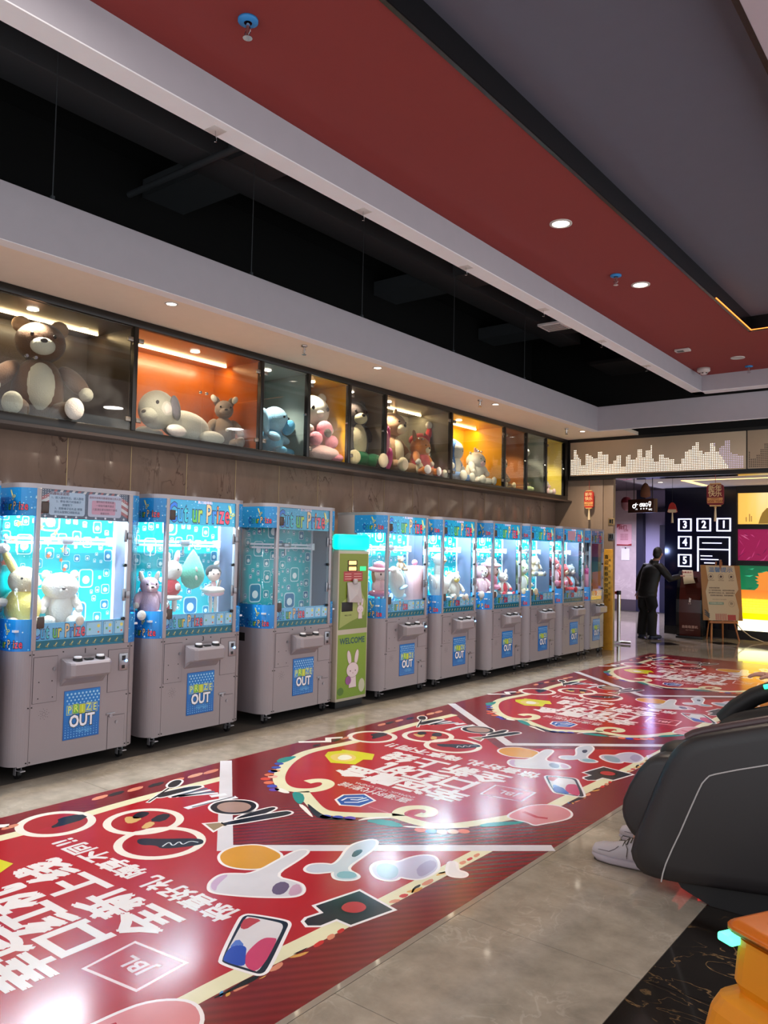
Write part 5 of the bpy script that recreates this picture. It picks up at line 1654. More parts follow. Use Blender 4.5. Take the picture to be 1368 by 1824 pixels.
GC = 'plush toys in the wall display case'
Z0 = 2.593
toy('plush_bear', 'big brown teddy bear with white belly and muzzle in the first dark bay', (-6.33, 3.38, Z0), -0.35, 1.0, sit('brown', 'white', 'white', 'white', 'tan', er=(0.04, 0.075, 0.07), armspread=0.05), GC)
toy('plush_dog', 'white plush dog with grey ears lying in the orange bay', (-6.2, 4.70, Z0), -1.35, 0.90, [
    ('body', (-0.12, 0, 0.17), (0.36, 0.16, 0.16), (0, 0, 0), 'white'), ('head', (0.32, 0, 0.27), (0.19, 0.19, 0.2), (0, 0, 0), 'white'), ('muzzle', (0.45, 0.02, 0.2), (0.09, 0.1, 0.08), (0, 0, 0), 'white', 1),
    ('ear', (0.25, 0.18, 0.29), (0.07, 0.03, 0.13), (0, 0.3, 0), 'grey', 1), ('ear', (0.25, -0.18, 0.29), (0.07, 0.03, 0.13), (0, 0.3, 0), 'grey', 1), ('eye', (0.45, 0.12, 0.32), (0.02, 0.016, 0.022), (0, 0, 0), m_eye, 1), ('eye', (0.45, -0.1, 0.32), (0.02, 0.016, 0.022), (0, 0, 0), m_eye, 1), ('nose', (0.53, 0.02, 0.22), (0.02, 0.03, 0.02), (0, 0, 0), m_nose, 1),
    ('leg', (0.22, 0.18, 0.06), (0.17, 0.07, 0.065), (0, 0, 0.2), 'white'), ('leg', (0.22, -0.18, 0.06), (0.17, 0.07, 0.065), (0, 0, -0.2), 'white'), ('leg', (-0.38, 0.16, 0.07), (0.17, 0.08, 0.075), (0, 0, -0.2), 'white'), ('leg', (-0.38, -0.16, 0.07), (0.17, 0.08, 0.075), (0, 0, 0.2), 'white')], GC)
toy('plush_bull', 'grey brown plush bull with pale horns sitting in the orange bay', (-6.3, 5.345, Z0), -0.5, 0.60, sit('taupe', None, 'taupe', 'taupe', 'taupe', hr=(0.15, 0.16, 0.16), er=(0.03, 0.06, 0.1)) + [('horn', (0.04, 0.18, 0.84), (0.03, 0.05, 0.07), (-0.5, 0, 0), 'white'), ('horn', (0.04, -0.18, 0.84), (0.03, 0.05, 0.07), (0.5, 0, 0), 'white'), ('button', (0.19, 0.03, 0.3), (0.015, 0.03, 0.03), (0, 0, 0), 'white')], GC)
toy('plush_elephant', 'pale blue plush elephant with hanging ears in the grey bay', (-6.28, 6.0, Z0), 0.45, 0.68, [
    ('body', (0, 0, 0.24), (0.2, 0.22, 0.25), (0, 0, 0), 'blue'), ('head', (0.05, 0, 0.56), (0.22, 0.23, 0.22), (0, 0, 0), 'paleblue'), ('trunk', (0.29, 0, 0.44), (0.1, 0.055, 0.13), (0, 0.5, 0), 'blue', 1),
    ('ear', (0.0, 0.27, 0.47), (0.04, 0.1, 0.2), (-0.35, 0, 0), 'palepink', 1), ('ear', (0.0, -0.27, 0.5), (0.05, 0.12, 0.22), (0.5, 0, 0), 'paleblue', 1), ('eye', (0.25, 0.1, 0.6), (0.02, 0.02, 0.02), (0, 0, 0), m_eye, 1), ('eye', (0.25, -0.1, 0.6), (0.02, 0.02, 0.02), (0, 0, 0), m_eye, 1),
    ('arm', (0.12, 0.2, 0.28), (0.13, 0.06, 0.07), (0, 0.4, 0.2), 'paleblue'), ('arm', (0.12, -0.2, 0.28), (0.13, 0.06, 0.07), (0, 0.4, -0.2), 'paleblue'), ('foot', (0.22, 0.16, 0.06), (0.12, 0.08, 0.07), (0, 0, 0.3), 'blue'), ('foot', (0.22, -0.16, 0.06), (0.12, 0.08, 0.07), (0, 0, -0.3), 'blue')], GC)
toy('plush_bear', 'white plush bear hugging pink balls on a pink blanket in the yellow bay', (-6.34, 6.68, Z0), -0.2, 1.0, [
    ('body', (0, 0, 0.25), (0.17, 0.19, 0.2), (0, 0, 0), 'palepink'), ('head', (0.03, 0, 0.58), (0.17, 0.21, 0.19), (0, 0, 0), 'white'), ('ear', (0, 0.15, 0.76), (0.04, 0.06, 0.06), (0, 0, 0), 'white', 1), ('ear', (0, -0.15, 0.76), (0.04, 0.06, 0.06), (0, 0, 0), 'white', 1), ('muzzle', (0.18, 0, 0.54), (0.04, 0.06, 0.045), (0, 0, 0), 'white', 1), ('eye', (0.19, 0.1, 0.6), (0.014, 0.02, 0.026), (0, 0, 0), m_eye, 1), ('eye', (0.19, -0.1, 0.6), (0.014, 0.02, 0.026), (0, 0, 0), m_eye, 1),
    ('arm', (0.12, -0.16, 0.37), (0.12, 0.06, 0.06), (0, 0.2, 0.3), 'white'), ('arm', (0.12, 0.16, 0.37), (0.12, 0.06, 0.06), (0, 0.2, -0.3), 'white'), ('pink_ball', (0.22, 0.04, 0.36), (0.09, 0.1, 0.1), (0, 0, 0), 'pink'), ('pink_ball', (0.25, -0.1, 0.24), (0.08, 0.08, 0.08), (0, 0, 0), 'pink'), ('pink_ball', (0.25, 0.12, 0.22), (0.08, 0.08, 0.08), (0, 0, 0), 'pink'), ('brown_patch', (0.3, 0.03, 0.31), (0.03, 0.05, 0.05), (0.4, 0, 0), 'dark'),
    ('blanket', (0.12, 0.05, 0.09), (0.22, 0.24, 0.1), (0, 0, 0.2), 'palepink'), ('blanket', (0.18, 0.2, 0.05), (0.12, 0.14, 0.06), (0, 0, 0.4), 'pink')], GC)
toy('plush_bear', 'dark plush bear with cream belly and green shorts in the brown bay', (-6.33, 7.42, Z0), -0.2, 0.98, sit('dark', 'cream', 'cream', 'cream', 'dark', hr=(0.16, 0.19, 0.17), hz=0.66, tall=1.15) + [('shorts', (0.05, 0, 0.11), (0.2, 0.22, 0.12), (0, 0, 0), 'green'), ('shorts', (0.2, 0.17, 0.09), (0.12, 0.1, 0.09), (0, 0, 0.3), 'green'), ('shorts', (0.2, -0.17, 0.09), (0.12, 0.1, 0.09), (0, 0, -0.3), 'green')], GC)
toy('plush_snake', 'bright pink folded plush at the left end of the wide grey bay', (-6.12, 7.78, Z0), 0, 1.0, [
    ('fold', (0, 0, 0.12), (0.06, 0.07, 0.13), (0.2, 0, 0), 'hotpink'), ('fold', (0.02, 0.08, 0.14), (0.05, 0.05, 0.15), (-0.2, 0, 0), 'hotpink'), ('fold', (0, 0.02, 0.36), (0.05, 0.08, 0.16), (0.1, 0, 0), 'pink'), ('fold', (0, 0.07, 0.44), (0.04, 0.035, 0.12), (-0.1, 0, 0), 'hotpink'), ('head', (0, -0.01, 0.55), (0.05, 0.06, 0.08), (0.1, 0, 0), 'pink')], GC)
toy('plush_fox', 'large tan and cream plush fox sitting in the wide grey bay', (-6.38, 8.22, Z0), 0.15, 1.0, sit('tan', 'cream', 'cream', 'cream', 'tan', hr=(0.19, 0.2, 0.16), hz=0.64, earup=0.03, er=(0.03, 0.045, 0.07)), GC)
toy('plush_dog', 'small orange plush dog with dark eyes and red striped body in the wide grey bay', (-6.15, 8.58, Z0), 0.1, 0.66, sit('orange', None, 'cream', 'white', 'tan', hr=(0.2, 0.24, 0.22), hz=0.56, er=(0.04, 0.06, 0.16)) + [('striped_shirt', (0.03, 0, 0.26), (0.2, 0.22, 0.22), (0, 0, 0), 'red')], GC)
t = toy('plush_monkey', 'plush monkey in a striped shirt with one red arm raised in the wide grey bay', (-6.3, 8.86, Z0), 0.1, 0.9, [
    ('body', (0, 0, 0.36), (0.13, 0.12, 0.18), (0.15, 0, 0), 'white'), ('trousers', (0.02, 0.03, 0.14), (0.16, 0.15, 0.13), (0, 0, 0), 'red'), ('leg', (0.15, 0.14, 0.08), (0.14, 0.06, 0.07), (0, 0, 0.3), 'red'), ('leg', (0.15, -0.08, 0.08), (0.14, 0.06, 0.07), (0, 0, -0.2), 'orange'),
    ('head', (0.03, -0.14, 0.56), (0.16, 0.17, 0.1), (0.2, 0, 0), 'red'), ('arm', (0.0, 0.12, 0.55), (0.05, 0.14, 0.055), (0.9, 0, 0), 'red'), ('arm', (0.0, 0.2, 0.70), (0.05, 0.12, 0.05), (1.2, 0, 0), 'red'), ('hand', (0.0, 0.21, 0.83), (0.05, 0.075, 0.06), (0, 0, 0), 'white'), ('foot', (0.3, 0.18, 0.06), (0.05, 0.06, 0.07), (0, 0, 0), 'white')], GC)
for k in range(5):
    MB().tube([(0.137 * 0.9 * math.cos(a) * (1 - 0.04 * k * k / 4), 0.127 * 0.9 * math.sin(a) * (1 - 0.04 * k * k / 4) - 0.01 * (k - 2), (0.27 + 0.05 * k) * 0.9) for a in [2 * PI * i / 16 for i in range(16)]], 0.008, 5, closed=True).build('stripe', PM['black'], t)
toy('plush_bear', 'blue plush bear with a white face and belly in the second yellow bay', (-6.36, 9.62, Z0), 0.25, 0.86, sit('deepblue', 'white', 'white', 'white', 'deepblue', hr=(0.19, 0.22, 0.2), hz=0.54, er=(0.02, 0.03, 0.03)) + [('face', (0.12, 0, 0.53), (0.13, 0.17, 0.16), (0, 0, 0), 'white')], GC)
toy('plush_duck', 'white plush duck with a small tuft sitting in the second yellow bay', (-6.28, 10.2, Z0), 0.0, 0.72, sit('white', None, 'palepink', 'white', 'white', hr=(0.2, 0.22, 0.19), hz=0.5, er=(0.02, 0.03, 0.03)) + [('tuft', (0, 0.02, 0.72), (0.03, 0.035, 0.08), (0.3, 0, 0), 'palepink'), ('tuft', (0, 0.07, 0.71), (0.03, 0.035, 0.07), (-0.5, 0, 0), 'white')], GC)
toy('plush_dog', 'brown plush dog in the copper coloured bay', (-6.3, 10.95, Z0), 0.0, 0.6, sit('tan', 'cream', 'cream', 'cream', 'brown', hr=(0.2, 0.22, 0.2)), GC)
toy('plush_giraffe', 'yellow green plush giraffe with a pale head in the narrow grey bay', (-6.3, 11.62, Z0), 0.0, 0.95, [
    ('body', (0, 0, 0.16), (0.13, 0.13, 0.17), (0, 0, 0), 'palegreen'), ('neck', (0, 0, 0.42), (0.07, 0.07, 0.24), (0, 0, 0), 'yellow'), ('head', (0.06, 0.02, 0.68), (0.13, 0.09, 0.09), (0, 0.1, 0), 'white'), ('ear', (0, 0.1, 0.74), (0.02, 0.06, 0.025), (0.3, 0, 0), 'white', 2), ('ear', (0, -0.08, 0.74), (0.02, 0.06, 0.025), (-0.3, 0, 0), 'white', 2), ('eye', (0.14, 0.08, 0.7), (0.014, 0.014, 0.014), (0, 0, 0), m_eye, 2), ('leg', (0.12, 0.09, 0.05), (0.12, 0.045, 0.05), (0, 0, 0.2), 'palegreen'), ('leg', (0.12, -0.09, 0.05), (0.12, 0.045, 0.05), (0, 0, -0.2), 'palegreen')], GC)
toy('plush_lamb', 'white and pink plush lamb in the last narrow bay', (-6.25, 12.28, Z0), 0.0, 0.58, sit('white', None, 'palepink', 'palepink', 'palepink', earup=0.06), GC)

GM = 'plush toys inside the claw machines'
ZM = 1.006
XM = -5.42
toy('plush_star', 'pale yellow plush with one raised arm in the brightest machine', (XM, 2.85, ZM), -0.2, 0.62, [
    ('body', (0, 0, 0.22), (0.15, 0.2, 0.23), (0, 0, 0), 'yellow'), ('head', (0.0, 0, 0.52), (0.14, 0.17, 0.16), (0, 0, 0), 'cream'), ('arm', (0, -0.14, 0.7), (0.04, 0.05, 0.2), (0.5, 0, 0), 'yellow'), ('hand', (0, -0.23, 0.88), (0.05, 0.07, 0.06), (0, 0, 0), 'white'), ('arm', (0.02, -0.24, 0.28), (0.05, 0.1, 0.05), (0, 0, 0), 'white'), ('eye', (0.13, 0.06, 0.55), (0.012, 0.014, 0.014), (0, 0, 0), m_eye, 1), ('eye', (0.13, -0.06, 0.55), (0.012, 0.014, 0.014), (0, 0, 0), m_eye, 1), ('leg', (0.1, 0.13, 0.06), (0.1, 0.07, 0.06), (0, 0, 0), 'cream'), ('leg', (0.1, -0.13, 0.06), (0.1, 0.07, 0.06), (0, 0, 0), 'cream')], GM)
toy('plush_bear', 'big white plush bear with one drooping ear in the brightest machine', (XM + 0.02, 3.11, ZM), -0.3, 0.46, sit('white', None, 'white', 'white', 'white', hr=(0.24, 0.28, 0.22), hz=0.6, er=(0.04, 0.07, 0.08)), GM)
def teardrop(rad, h):
    return [(0.001, 0), (rad * 0.55, h * 0.06), (rad * 0.9, h * 0.2), (rad, h * 0.36), (rad * 0.85, h * 0.56), (rad * 0.5, h * 0.78), (rad * 0.18, h * 0.93), (0.001, h)]
toy('plush_bunny', 'pale pink flowered plush bunny slumped by the side glass of machine 3', (XM - 0.02, 3.9, ZM), -0.3, 0.44, sit('floral', None, 'palepink', 'white', 'white', hr=(0.15, 0.18, 0.16), hz=0.6, er=(0.02, 0.05, 0.14)), GM)
t = toy('plush_bunny', 'hanging white plush bunny in a red dress with a white heart in machine 3', (XM + 0.03, 4.08, 1.12), -0.3, 0.5, [
    ('head', (0, 0, 0.54), (0.14, 0.17, 0.17), (0, 0, 0), 'white'), ('dress', (0, 0, 0.26), (0.14, 0.16, 0.15), (0, 0, 0), 'red'), ('skirt', (0, 0, 0.1), (0.17, 0.19, 0.05), (0, 0, 0), 'white'), ('ear', (0, 0.08, 0.76), (0.03, 0.05, 0.12), (-0.2, 0, 0), 'palepink', 0), ('ear', (0, -0.08, 0.76), (0.03, 0.05, 0.12), (0.2, 0, 0), 'white', 0), ('heart', (0.12, 0.06, 0.28), (0.03, 0.05, 0.06), (0, 0, 0), 'white', 1), ('leg', (0, 0.06, -0.02), (0.045, 0.045, 0.12), (0, 0, 0), 'white'), ('boot', (0, -0.06, -0.06), (0.045, 0.045, 0.08), (0, 0, 0), 'red'), ('eye', (0.13, 0.06, 0.56), (0.012, 0.014, 0.014), (0, 0, 0), m_eye, 0)], GM)
t = thing('leaf_cushion', 'teal green leaf shaped cushion hanging in machine 3', 'cushion', (XM + 0.02, 4.30, 1.23), 0, GM)
MB().lathe(teardrop(0.118, 0.34), seg=24, sx=0.55).build('cushion', PM['teal'], t)
MB().tube([(0, 0, 0.33), (0, 0, 0.36), (0.0, 0.02, 0.375), (0, 0, 0.39), (0, 0, 0.52)], 0.003, 6).build('hanging_loop', m_rubber, t)
for z in (0.1, 0.17):
    MB().ell((0.062, -0.01, z), (0.006, 0.012, 0.022), (0.3, 0, 0)).build('leaf_mark', PM['white'], t)
t = toy('doll', 'ballerina doll with black bobbed hair and a white tutu in machine 3', (XM + 0.03, 4.52, ZM), -0.35, 0.46, [
    ('head', (0, 0, 0.76), (0.12, 0.13, 0.14), (0, 0, 0), mat('doll_skin', 'ecd0c4', 0.5)), ('hair', (-0.03, 0, 0.80), (0.13, 0.155, 0.14), (0, 0, 0), 'black', 0), ('body', (0, 0, 0.54), (0.05, 0.06, 0.11), (0, 0, 0), 'palepink'), ('tutu', (0, 0, 0.46), (0.19, 0.22, 0.08), (0, 0, 0), 'white'), ('tutu', (0, 0.02, 0.41), (0.16, 0.19, 0.07), (0, 0, 0), 'palepink'),
    ('leg', (0, 0.045, 0.2), (0.035, 0.035, 0.21), (0, 0, 0), 'white'), ('leg', (0, -0.045, 0.2), (0.035, 0.035, 0.21), (0, 0, 0), 'white'), ('arm', (0, 0.1, 0.55), (0.025, 0.025, 0.12), (-0.4, 0, 0), 'white'), ('arm', (0, -0.12, 0.53), (0.025, 0.1, 0.025), (0.6, 0, 0), 'white'), ('bow', (0, 0.05, 0.96), (0.02, 0.06, 0.045), (0.4, 0, 0), 'white', 0), ('eye', (0.112, 0.045, 0.77), (0.01, 0.012, 0.014), (0, 0, 0), m_eye, 0), ('eye', (0.112, -0.045, 0.77), (0.01, 0.012, 0.014), (0, 0, 0), m_eye, 0)], GM, 'doll')
def hatdoll(lab, y, s, hat='pink', dress='palepink'):
    return toy('doll', lab, (XM, y, ZM), -0.3, s, [
        ('head', (0, 0, 0.62), (0.16, 0.18, 0.15), (0, 0, 0), mat('doll_skin', 'ecd0c4', 0.5)), ('hat', (0, 0, 0.72), (0.22, 0.26, 0.06), (0, 0.1, 0), hat, 0), ('hat', (0, 0, 0.78), (0.13, 0.14, 0.12), (0, 0, 0), hat, 0), ('dress', (0, 0, 0.36), (0.14, 0.17, 0.17), (0, 0, 0), dress), ('skirt', (0, 0, 0.22), (0.2, 0.24, 0.08), (0, 0, 0), 'pink'), ('leg', (0, 0.07, 0.1), (0.035, 0.035, 0.12), (0, 0, 0), 'palepink'), ('leg', (0, -0.07, 0.1), (0.035, 0.035, 0.12), (0, 0, 0), 'palepink'), ('hair', (0.02, 0.15, 0.58), (0.05, 0.05, 0.14), (0, 0, 0), 'tan', 0), ('hair', (0.02, -0.15, 0.58), (0.05, 0.05, 0.14), (0, 0, 0), 'tan', 0), ('eye', (0.15, 0.06, 0.62), (0.012, 0.02, 0.024), (0, 0, 0), m_eye, 0), ('eye', (0.15, -0.06, 0.62), (0.012, 0.02, 0.024), (0, 0, 0), m_eye, 0)], GM, 'doll')
hatdoll('doll with a pink hat and dress behind the side glass of machine 7', 6.86, 0.52)
toy('plush_shark', 'white and pale blue plush dolphin leaning in machine 7', (XM, 7.18, ZM), -1.2, 0.55, [
    ('body', (0, 0, 0.4), (0.16, 0.17, 0.38), (0, 0.7, 0), 'white'), ('back', (-0.06, 0.02, 0.45), (0.14, 0.15, 0.34), (0, 0.7, 0), 'paleblue'), ('fin', (-0.12, 0, 0.62), (0.06, 0.03, 0.12), (0, -0.5, 0), 'paleblue'), ('fin', (0.1, 0.17, 0.32), (0.1, 0.1, 0.03), (0.3, 0.4, 0), 'paleblue'), ('tail', (-0.28, 0, 0.12), (0.1, 0.14, 0.04), (0, 0.6, 0), 'paleblue'), ('nose', (0.28, 0, 0.68), (0.09, 0.07, 0.06), (0, 0.5, 0), 'white'), ('eye', (0.2, 0.12, 0.66), (0.014, 0.014, 0.014), (0, 0, 0), m_eye)], GM)
toy('plush_bear', 'small brown plush bear hanging at the top of machine 7', (XM, 7.24, 1.36), -0.3, 0.2, sit('tan', 'cream', 'cream', 'tan', 'tan'), GM)
t = thing('plush_cylinder', 'tall pink cylinder plush with round top in machine 7', 'plush toy', (XM, 7.52, ZM), 0, GM)
MB().lathe([(0.001, 0), (0.11, 0), (0.125, 0.02), (0.125, 0.38), (0.11, 0.41), (0.001, 0.42)], seg=26).build('body', PM['palepink'], t)
MB().ell((0, 0, 0.45), 0.035, seg=14).build('knob', PM['pink'], t)
toy('plush_goose', 'tall white plush goose holding a yellow duck in the machine second beyond the kiosk', (XM, 8.02, ZM), -0.3, 0.62, [
    ('body', (0, 0, 0.26), (0.17, 0.2, 0.27), (0, 0, 0), 'white'), ('neck', (0, 0, 0.56), (0.09, 0.1, 0.2), (0, 0, 0), 'white'), ('head', (0.02, 0, 0.78), (0.13, 0.13, 0.13), (0, 0, 0), 'white'), ('bill', (0.16, 0, 0.76), (0.06, 0.05, 0.025), (0, 0, 0), 'orange', 2), ('wing', (0.05, 0.19, 0.34), (0.1, 0.05, 0.17), (-0.3, 0, 0), 'white'), ('wing', (0.05, -0.19, 0.34), (0.1, 0.05, 0.17), (0.3, 0, 0), 'white'), ('foot', (0.15, 0.12, 0.04), (0.1, 0.07, 0.04), (0, 0, 0), 'white'), ('foot', (0.15, -0.12, 0.04), (0.1, 0.07, 0.04), (0, 0, 0), 'white'), ('eye', (0.12, 0.07, 0.8), (0.012, 0.012, 0.014), (0, 0, 0), m_eye, 2)], GM)
toy('plush_duck', 'small white and yellow plush duck beside the goose in the machine second beyond the kiosk', (XM + 0.04, 8.28, ZM + 0.0), -0.3, 0.42, sit('white', None, 'yellow', 'white', 'yellow', hz=0.62), GM)
toy('plush_cat', 'pale pink plush cat at the side glass of the third machine beyond the kiosk', (XM, 8.98, ZM), -0.3, 0.5, sit('palepink', None, 'white', 'white', 'pink', earup=0.03), GM)
hatdoll('doll with a tall pink eared hat in the third machine beyond the kiosk', 9.26, 0.58, 'palepink', 'pink')
toy('plush_bunny', 'small white and red plush bunny in the third machine beyond the kiosk', (XM + 0.03, 9.52, ZM), -0.3, 0.38, sit('white', 'red', 'white', 'red', 'white', earup=0.06), GM)
toy('plush_sheep', 'pale green and white plush bundle in the fourth machine beyond the kiosk', (XM, 10.05, ZM), -0.2, 0.56, sit('palegreen', 'white', 'white', 'cream', 'yellow', hr=(0.18, 0.22, 0.19)), GM)
toy('plush_sheep', 'cream plush sheep hung high in the fourth machine beyond the kiosk', (XM, 10.45, 1.26), -0.2, 0.42, sit('cream', 'white', 'white', 'grey', 'cream', hr=(0.2, 0.24, 0.18), hz=0.5), GM)
toy('plush_bear', 'red and pink plush bear at the side glass of the fifth machine beyond the kiosk', (XM, 11.1, ZM + 0.1), -0.2, 0.5, sit('red', 'palepink', 'palepink', 'pink', 'pink'), GM)
toy('plush_bear', 'small red plush bear with a white belly in the fifth machine beyond the kiosk', (XM + 0.03, 11.36, ZM), -0.2, 0.5, sit('red', 'white', 'cream', 'red', 'red'), GM)
toy('plush_bear', 'grey blue plush bear in the fifth machine beyond the kiosk', (XM, 11.66, ZM), -0.2, 0.5, sit('grey', 'paleblue', 'white', 'grey', 'grey'), GM)
toy('plush_bird', 'pink plush bird with a dark wing in the unlit farthest machine', (XM + 0.03, 12.26, ZM + 0.05), -0.3, 0.42, [('body', (0, 0, 0.3), (0.17, 0.2, 0.3), (0, 0, 0), 'pink'), ('head', (0.02, -0.02, 0.62), (0.14, 0.15, 0.14), (0, 0, 0), 'hotpink'), ('wing', (0.08, 0.2, 0.2), (0.05, 0.06, 0.16), (-0.7, 0, 0), 'black'), ('crest', (0, 0, 0.8), (0.02, 0.05, 0.08), (0.4, 0, 0), 'pink', 1), ('eye', (0.15, 0.05, 0.65), (0.012, 0.012, 0.014), (0, 0, 0), m_eye, 1)], GM)

# ================================================================== PILLAR FITTINGS, LANTERNS
t = thing('gold_column_board', 'orange gold foil board with black lettering on the stone pillar', 'board', (-5.29, 12.89, 0))
m_gold = mat('gold_foil', 'f0a840', 0.35, 0.3, noise=0.35, nscale=14, bump=0.4, bscale=30)
MB((5.29, -12.89, 0)).box((-5.375, 12.875, 0.0), (-5.195, 12.893, 1.685), bev=0.003).build('foil_board', m_gold, t)
p = Paint((5.29 - 5.375, 12.874 - 12.89, 0), (1, 0, 0), (0, 0, 1), (0, -1, 0), eps=0.0006)
for k, ch in enumerate('喜迎新春恭贺佳节'):
    p.text(ch, 0.07, 1.55 - k * 0.095, 0.075, '201408', 1, bold=0.01)
    p.text('福吉祥如意平安乐'[k], 0.125, 1.5 - k * 0.095, 0.045, '201408', 1)
p.build('lettering', print_mat('gold_print', 0.4), t)
for z, lab in ((2.145, 'small brass plaque on the pillar, the upper one'), (1.892, 'small steel plaque on the pillar, the lower one')):
    q = thing('wall_plaque', lab, 'plaque', (-5.23, 12.893, z), 0, 'plaques on the stone pillar')
    MB().box((-0.055, -0.008, -0.06), (0.055, 0.0, 0.06), bev=0.002).build('plate', m_brass if z > 2 else m_steel, q)
    MB().box((-0.035, -0.010, -0.02), (0.0, -0.008, 0.04)).box((0.01, -0.010, -0.03), (0.03, -0.008, 0.045)).build('pictogram', m_rubber, q)

m_lred = mat('lantern_red', 'b8281c', 0.6, noise=0.1)
m_lgold = mat('lantern_gold', 'd8a868', 0.6)
m_lcream = mat('lantern_cream', 'e0c8a0', 0.7)
def lantern(lab, x, y, z, w, h, red=m_lred, string=0.16, tassel=0.16, grp='red paper lanterns hung from the sign beam'):
    t = thing('paper_lantern', lab, 'lantern', (x, y, z), 0, grp)
    MB().prism([(w / 2 * sx_, h * sy_) for sx_, sy_ in ((0.7, -0.5), (0.95, -0.44), (1, -0.3), (1, 0.3), (0.95, 0.44), (0.7, 0.5), (-0.7, 0.5), (-0.95, 0.44), (-1, 0.3), (-1, -0.3), (-0.95, -0.44), (-0.7, -0.5))], -0.02, 0.02, 'y').build('body', red, t)
    MB().box((-w * 0.32, -0.022, h * 0.5), (w * 0.32, 0.022, h * 0.56)).build('cap', m_lgold, t)
    MB().box((-w * 0.32, -0.022, -h * 0.56), (w * 0.32, 0.022, -h * 0.5)).build('cap', m_lgold, t)
    p = Paint((0, -0.0205, 0), (1, 0, 0), (0, 0, 1), (0, -1, 0), eps=0.0006)
    for ch, a, b in (('新', -0.2, 0.3), ('年', 0.2, 0.3), ('快', -0.2, 0.04), ('乐', 0.2, 0.04)):
        p.text(ch, a * w, b * h, 0.42 * w, 'e8c890', 2, bold=0.02)
    p.rect(-w * 0.46, -h * 0.4, w * 0.46, -h * 0.14, 'd89858', 1)
    p.text('HAPPY', 0, -h * 0.2, 0.16 * w, '803018', 2)
    p.text('NEW YEAR', 0, -h * 0.32, 0.2 * w, '803018', 2, bold=0.02)
    p.build('print', print_mat('lantern_print', 0.6), t)
    MB().cyl((0, 0, h * 0.56), (0, 0, h * 0.56 + string), 0.003, seg=6).build('cord', m_lred, t)
    MB().ell((0, 0, -h * 0.62), 0.018, seg=10, rings=6).build('bead', m_lgold, t)
    MB().cyl((0, 0, -h * 0.66), (0, 0, -h * 0.66 - tassel), 0.012, 0.022, seg=10).build('tassel', m_lcream, t)
    return t
lantern('red paper lantern hanging in front of the stone pillar', -5.60, 12.82, 2.525, 0.165, 0.28, string=0.19)
lantern('larger dark red paper lantern hanging right of the glowing numbers', -3.54, 12.83, 2.555, 0.25, 0.32, red=mat('lantern_dark_red', '7a1420', 0.6), string=0.14, grp='red paper lanterns hung from the sign beam', tassel=0.2)
t = thing('fan_ornament', 'orange and white fan shaped hanging ornament with a tassel', 'ornament', (-4.58, 14.0, 2.36))
MB().prism([(-0.085, 0), (-0.06, -0.012), (0.06, -0.012), (0.085, 0), (0.05, 0.13), (0.015, 0.165), (-0.015, 0.165), (-0.05, 0.13)], -0.012, 0.012, 'y').build('fan', m_lred, t)
MB().prism([(-0.08, 0.002), (-0.055, -0.01), (0.055, -0.01), (0.08, 0.002), (0.066, 0.045), (-0.066, 0.045)], -0.014, 0.014, 'y').build('white_hem', m_lcream, t)
MB().cyl((0, 0, 0.165), (0, 0, 0.64), 0.0025, seg=6).build('cord', m_rubber, t)
MB().cyl((0, 0, -0.012), (0, 0, -0.19), 0.01, 0.022, seg=10).build('tassel', m_lcream, t)
t = thing('balloon_lantern', 'round pink and red hanging lantern behind the brown sign', 'lantern', (-5.75, 14.9, 2.58))
MB().ell((0, 0, 0), (0.1, 0.1, 0.14), seg=18).build('globe', mat('pale_pink_paper', 'c8909c', 0.6), t)
MB().ell((0, 0, 0.035), (0.101, 0.101, 0.10), seg=18).build('red_top', mat('lantern_wine', '7c1428', 0.6), t)
MB().cyl((0, 0, 0.13), (0, 0, 0.87), 0.0025, seg=6).build('cord', m_rubber, t)
t = thing('cone_ornament', 'brown cone shaped ornament hanging above the brown sign', 'ornament', (-5.165, 14.3, 2.72))
MB().lathe([(0.001, 0.20), (0.04, 0.17), (0.075, 0.1), (0.09, 0.0), (0.085, -0.06), (0.001, -0.08)], seg=16).build('cone', mat('brown_felt', '7a4c34', 0.9, bump=0.4), t)
MB().cyl((0, 0, 0.19), (0, 0, 0.28), 0.003, seg=6).build('cord', m_rubber, t)

# hanging direction sign
t = thing('direction_sign', 'brown hanging direction box sign with white restroom icons', 'sign', (-5.28, 14.5, 2.38), -0.28)
m_sbrown = mat('sign_brown', '4c2c20', 0.4)
MB().box((-0.29, -0.06, 0.0), (0.27, 0.06, 0.25), bev=0.006).build('box', m_sbrown, t)
p = Paint((0, -0.061, 0), (1, 0, 0), (0, 0, 1), (0, -1, 0), eps=0.0006)
p.ring(-0.15, 0.12, 0.022, 0.04, 'ffffff', 1, 14)
p.text('←', -0.10, 0.15, 0.09, 'ffffff', 1, bold=0.03)
p.text('1号', -0.10, 0.06, 0.035, 'ffffff', 1)
for u, ch in ((0.0, '♂'), (0.06, '♀'), (0.12, 'i')):
    p.ring(u, 0.14, 0.025, 0.034, 'ffffff', 1, 16)
    p.text(ch, u, 0.14, 0.06, 'ffffff', 1, bold=0.02)
    p.disc(u, 0.07, 0.014, 'ffffff', 1, 8)
p.rrect(0.165, 0.13, 0.215, 0.20, 0.012, 'ffffff', 1)
p.rrect(0.175, 0.145, 0.205, 0.19, 0.01, '4c2c20', 2)
p.poly([(0.17, 0.13), (0.21, 0.13), (0.19, 0.09)], 'ffffff', 1)
p.text('WC', 0.2, 0.05, 0.045, 'ffffff', 1, bold=0.02)
p.build('icons', print_mat('icon_glow', 0.4, emit=1.2), t)
for x in (-0.2, 0.2):
    MB().cyl((x, 0, 0.25), (x, 0, 0.62), 0.008, seg=8).build('hanger', m_rubber, t)

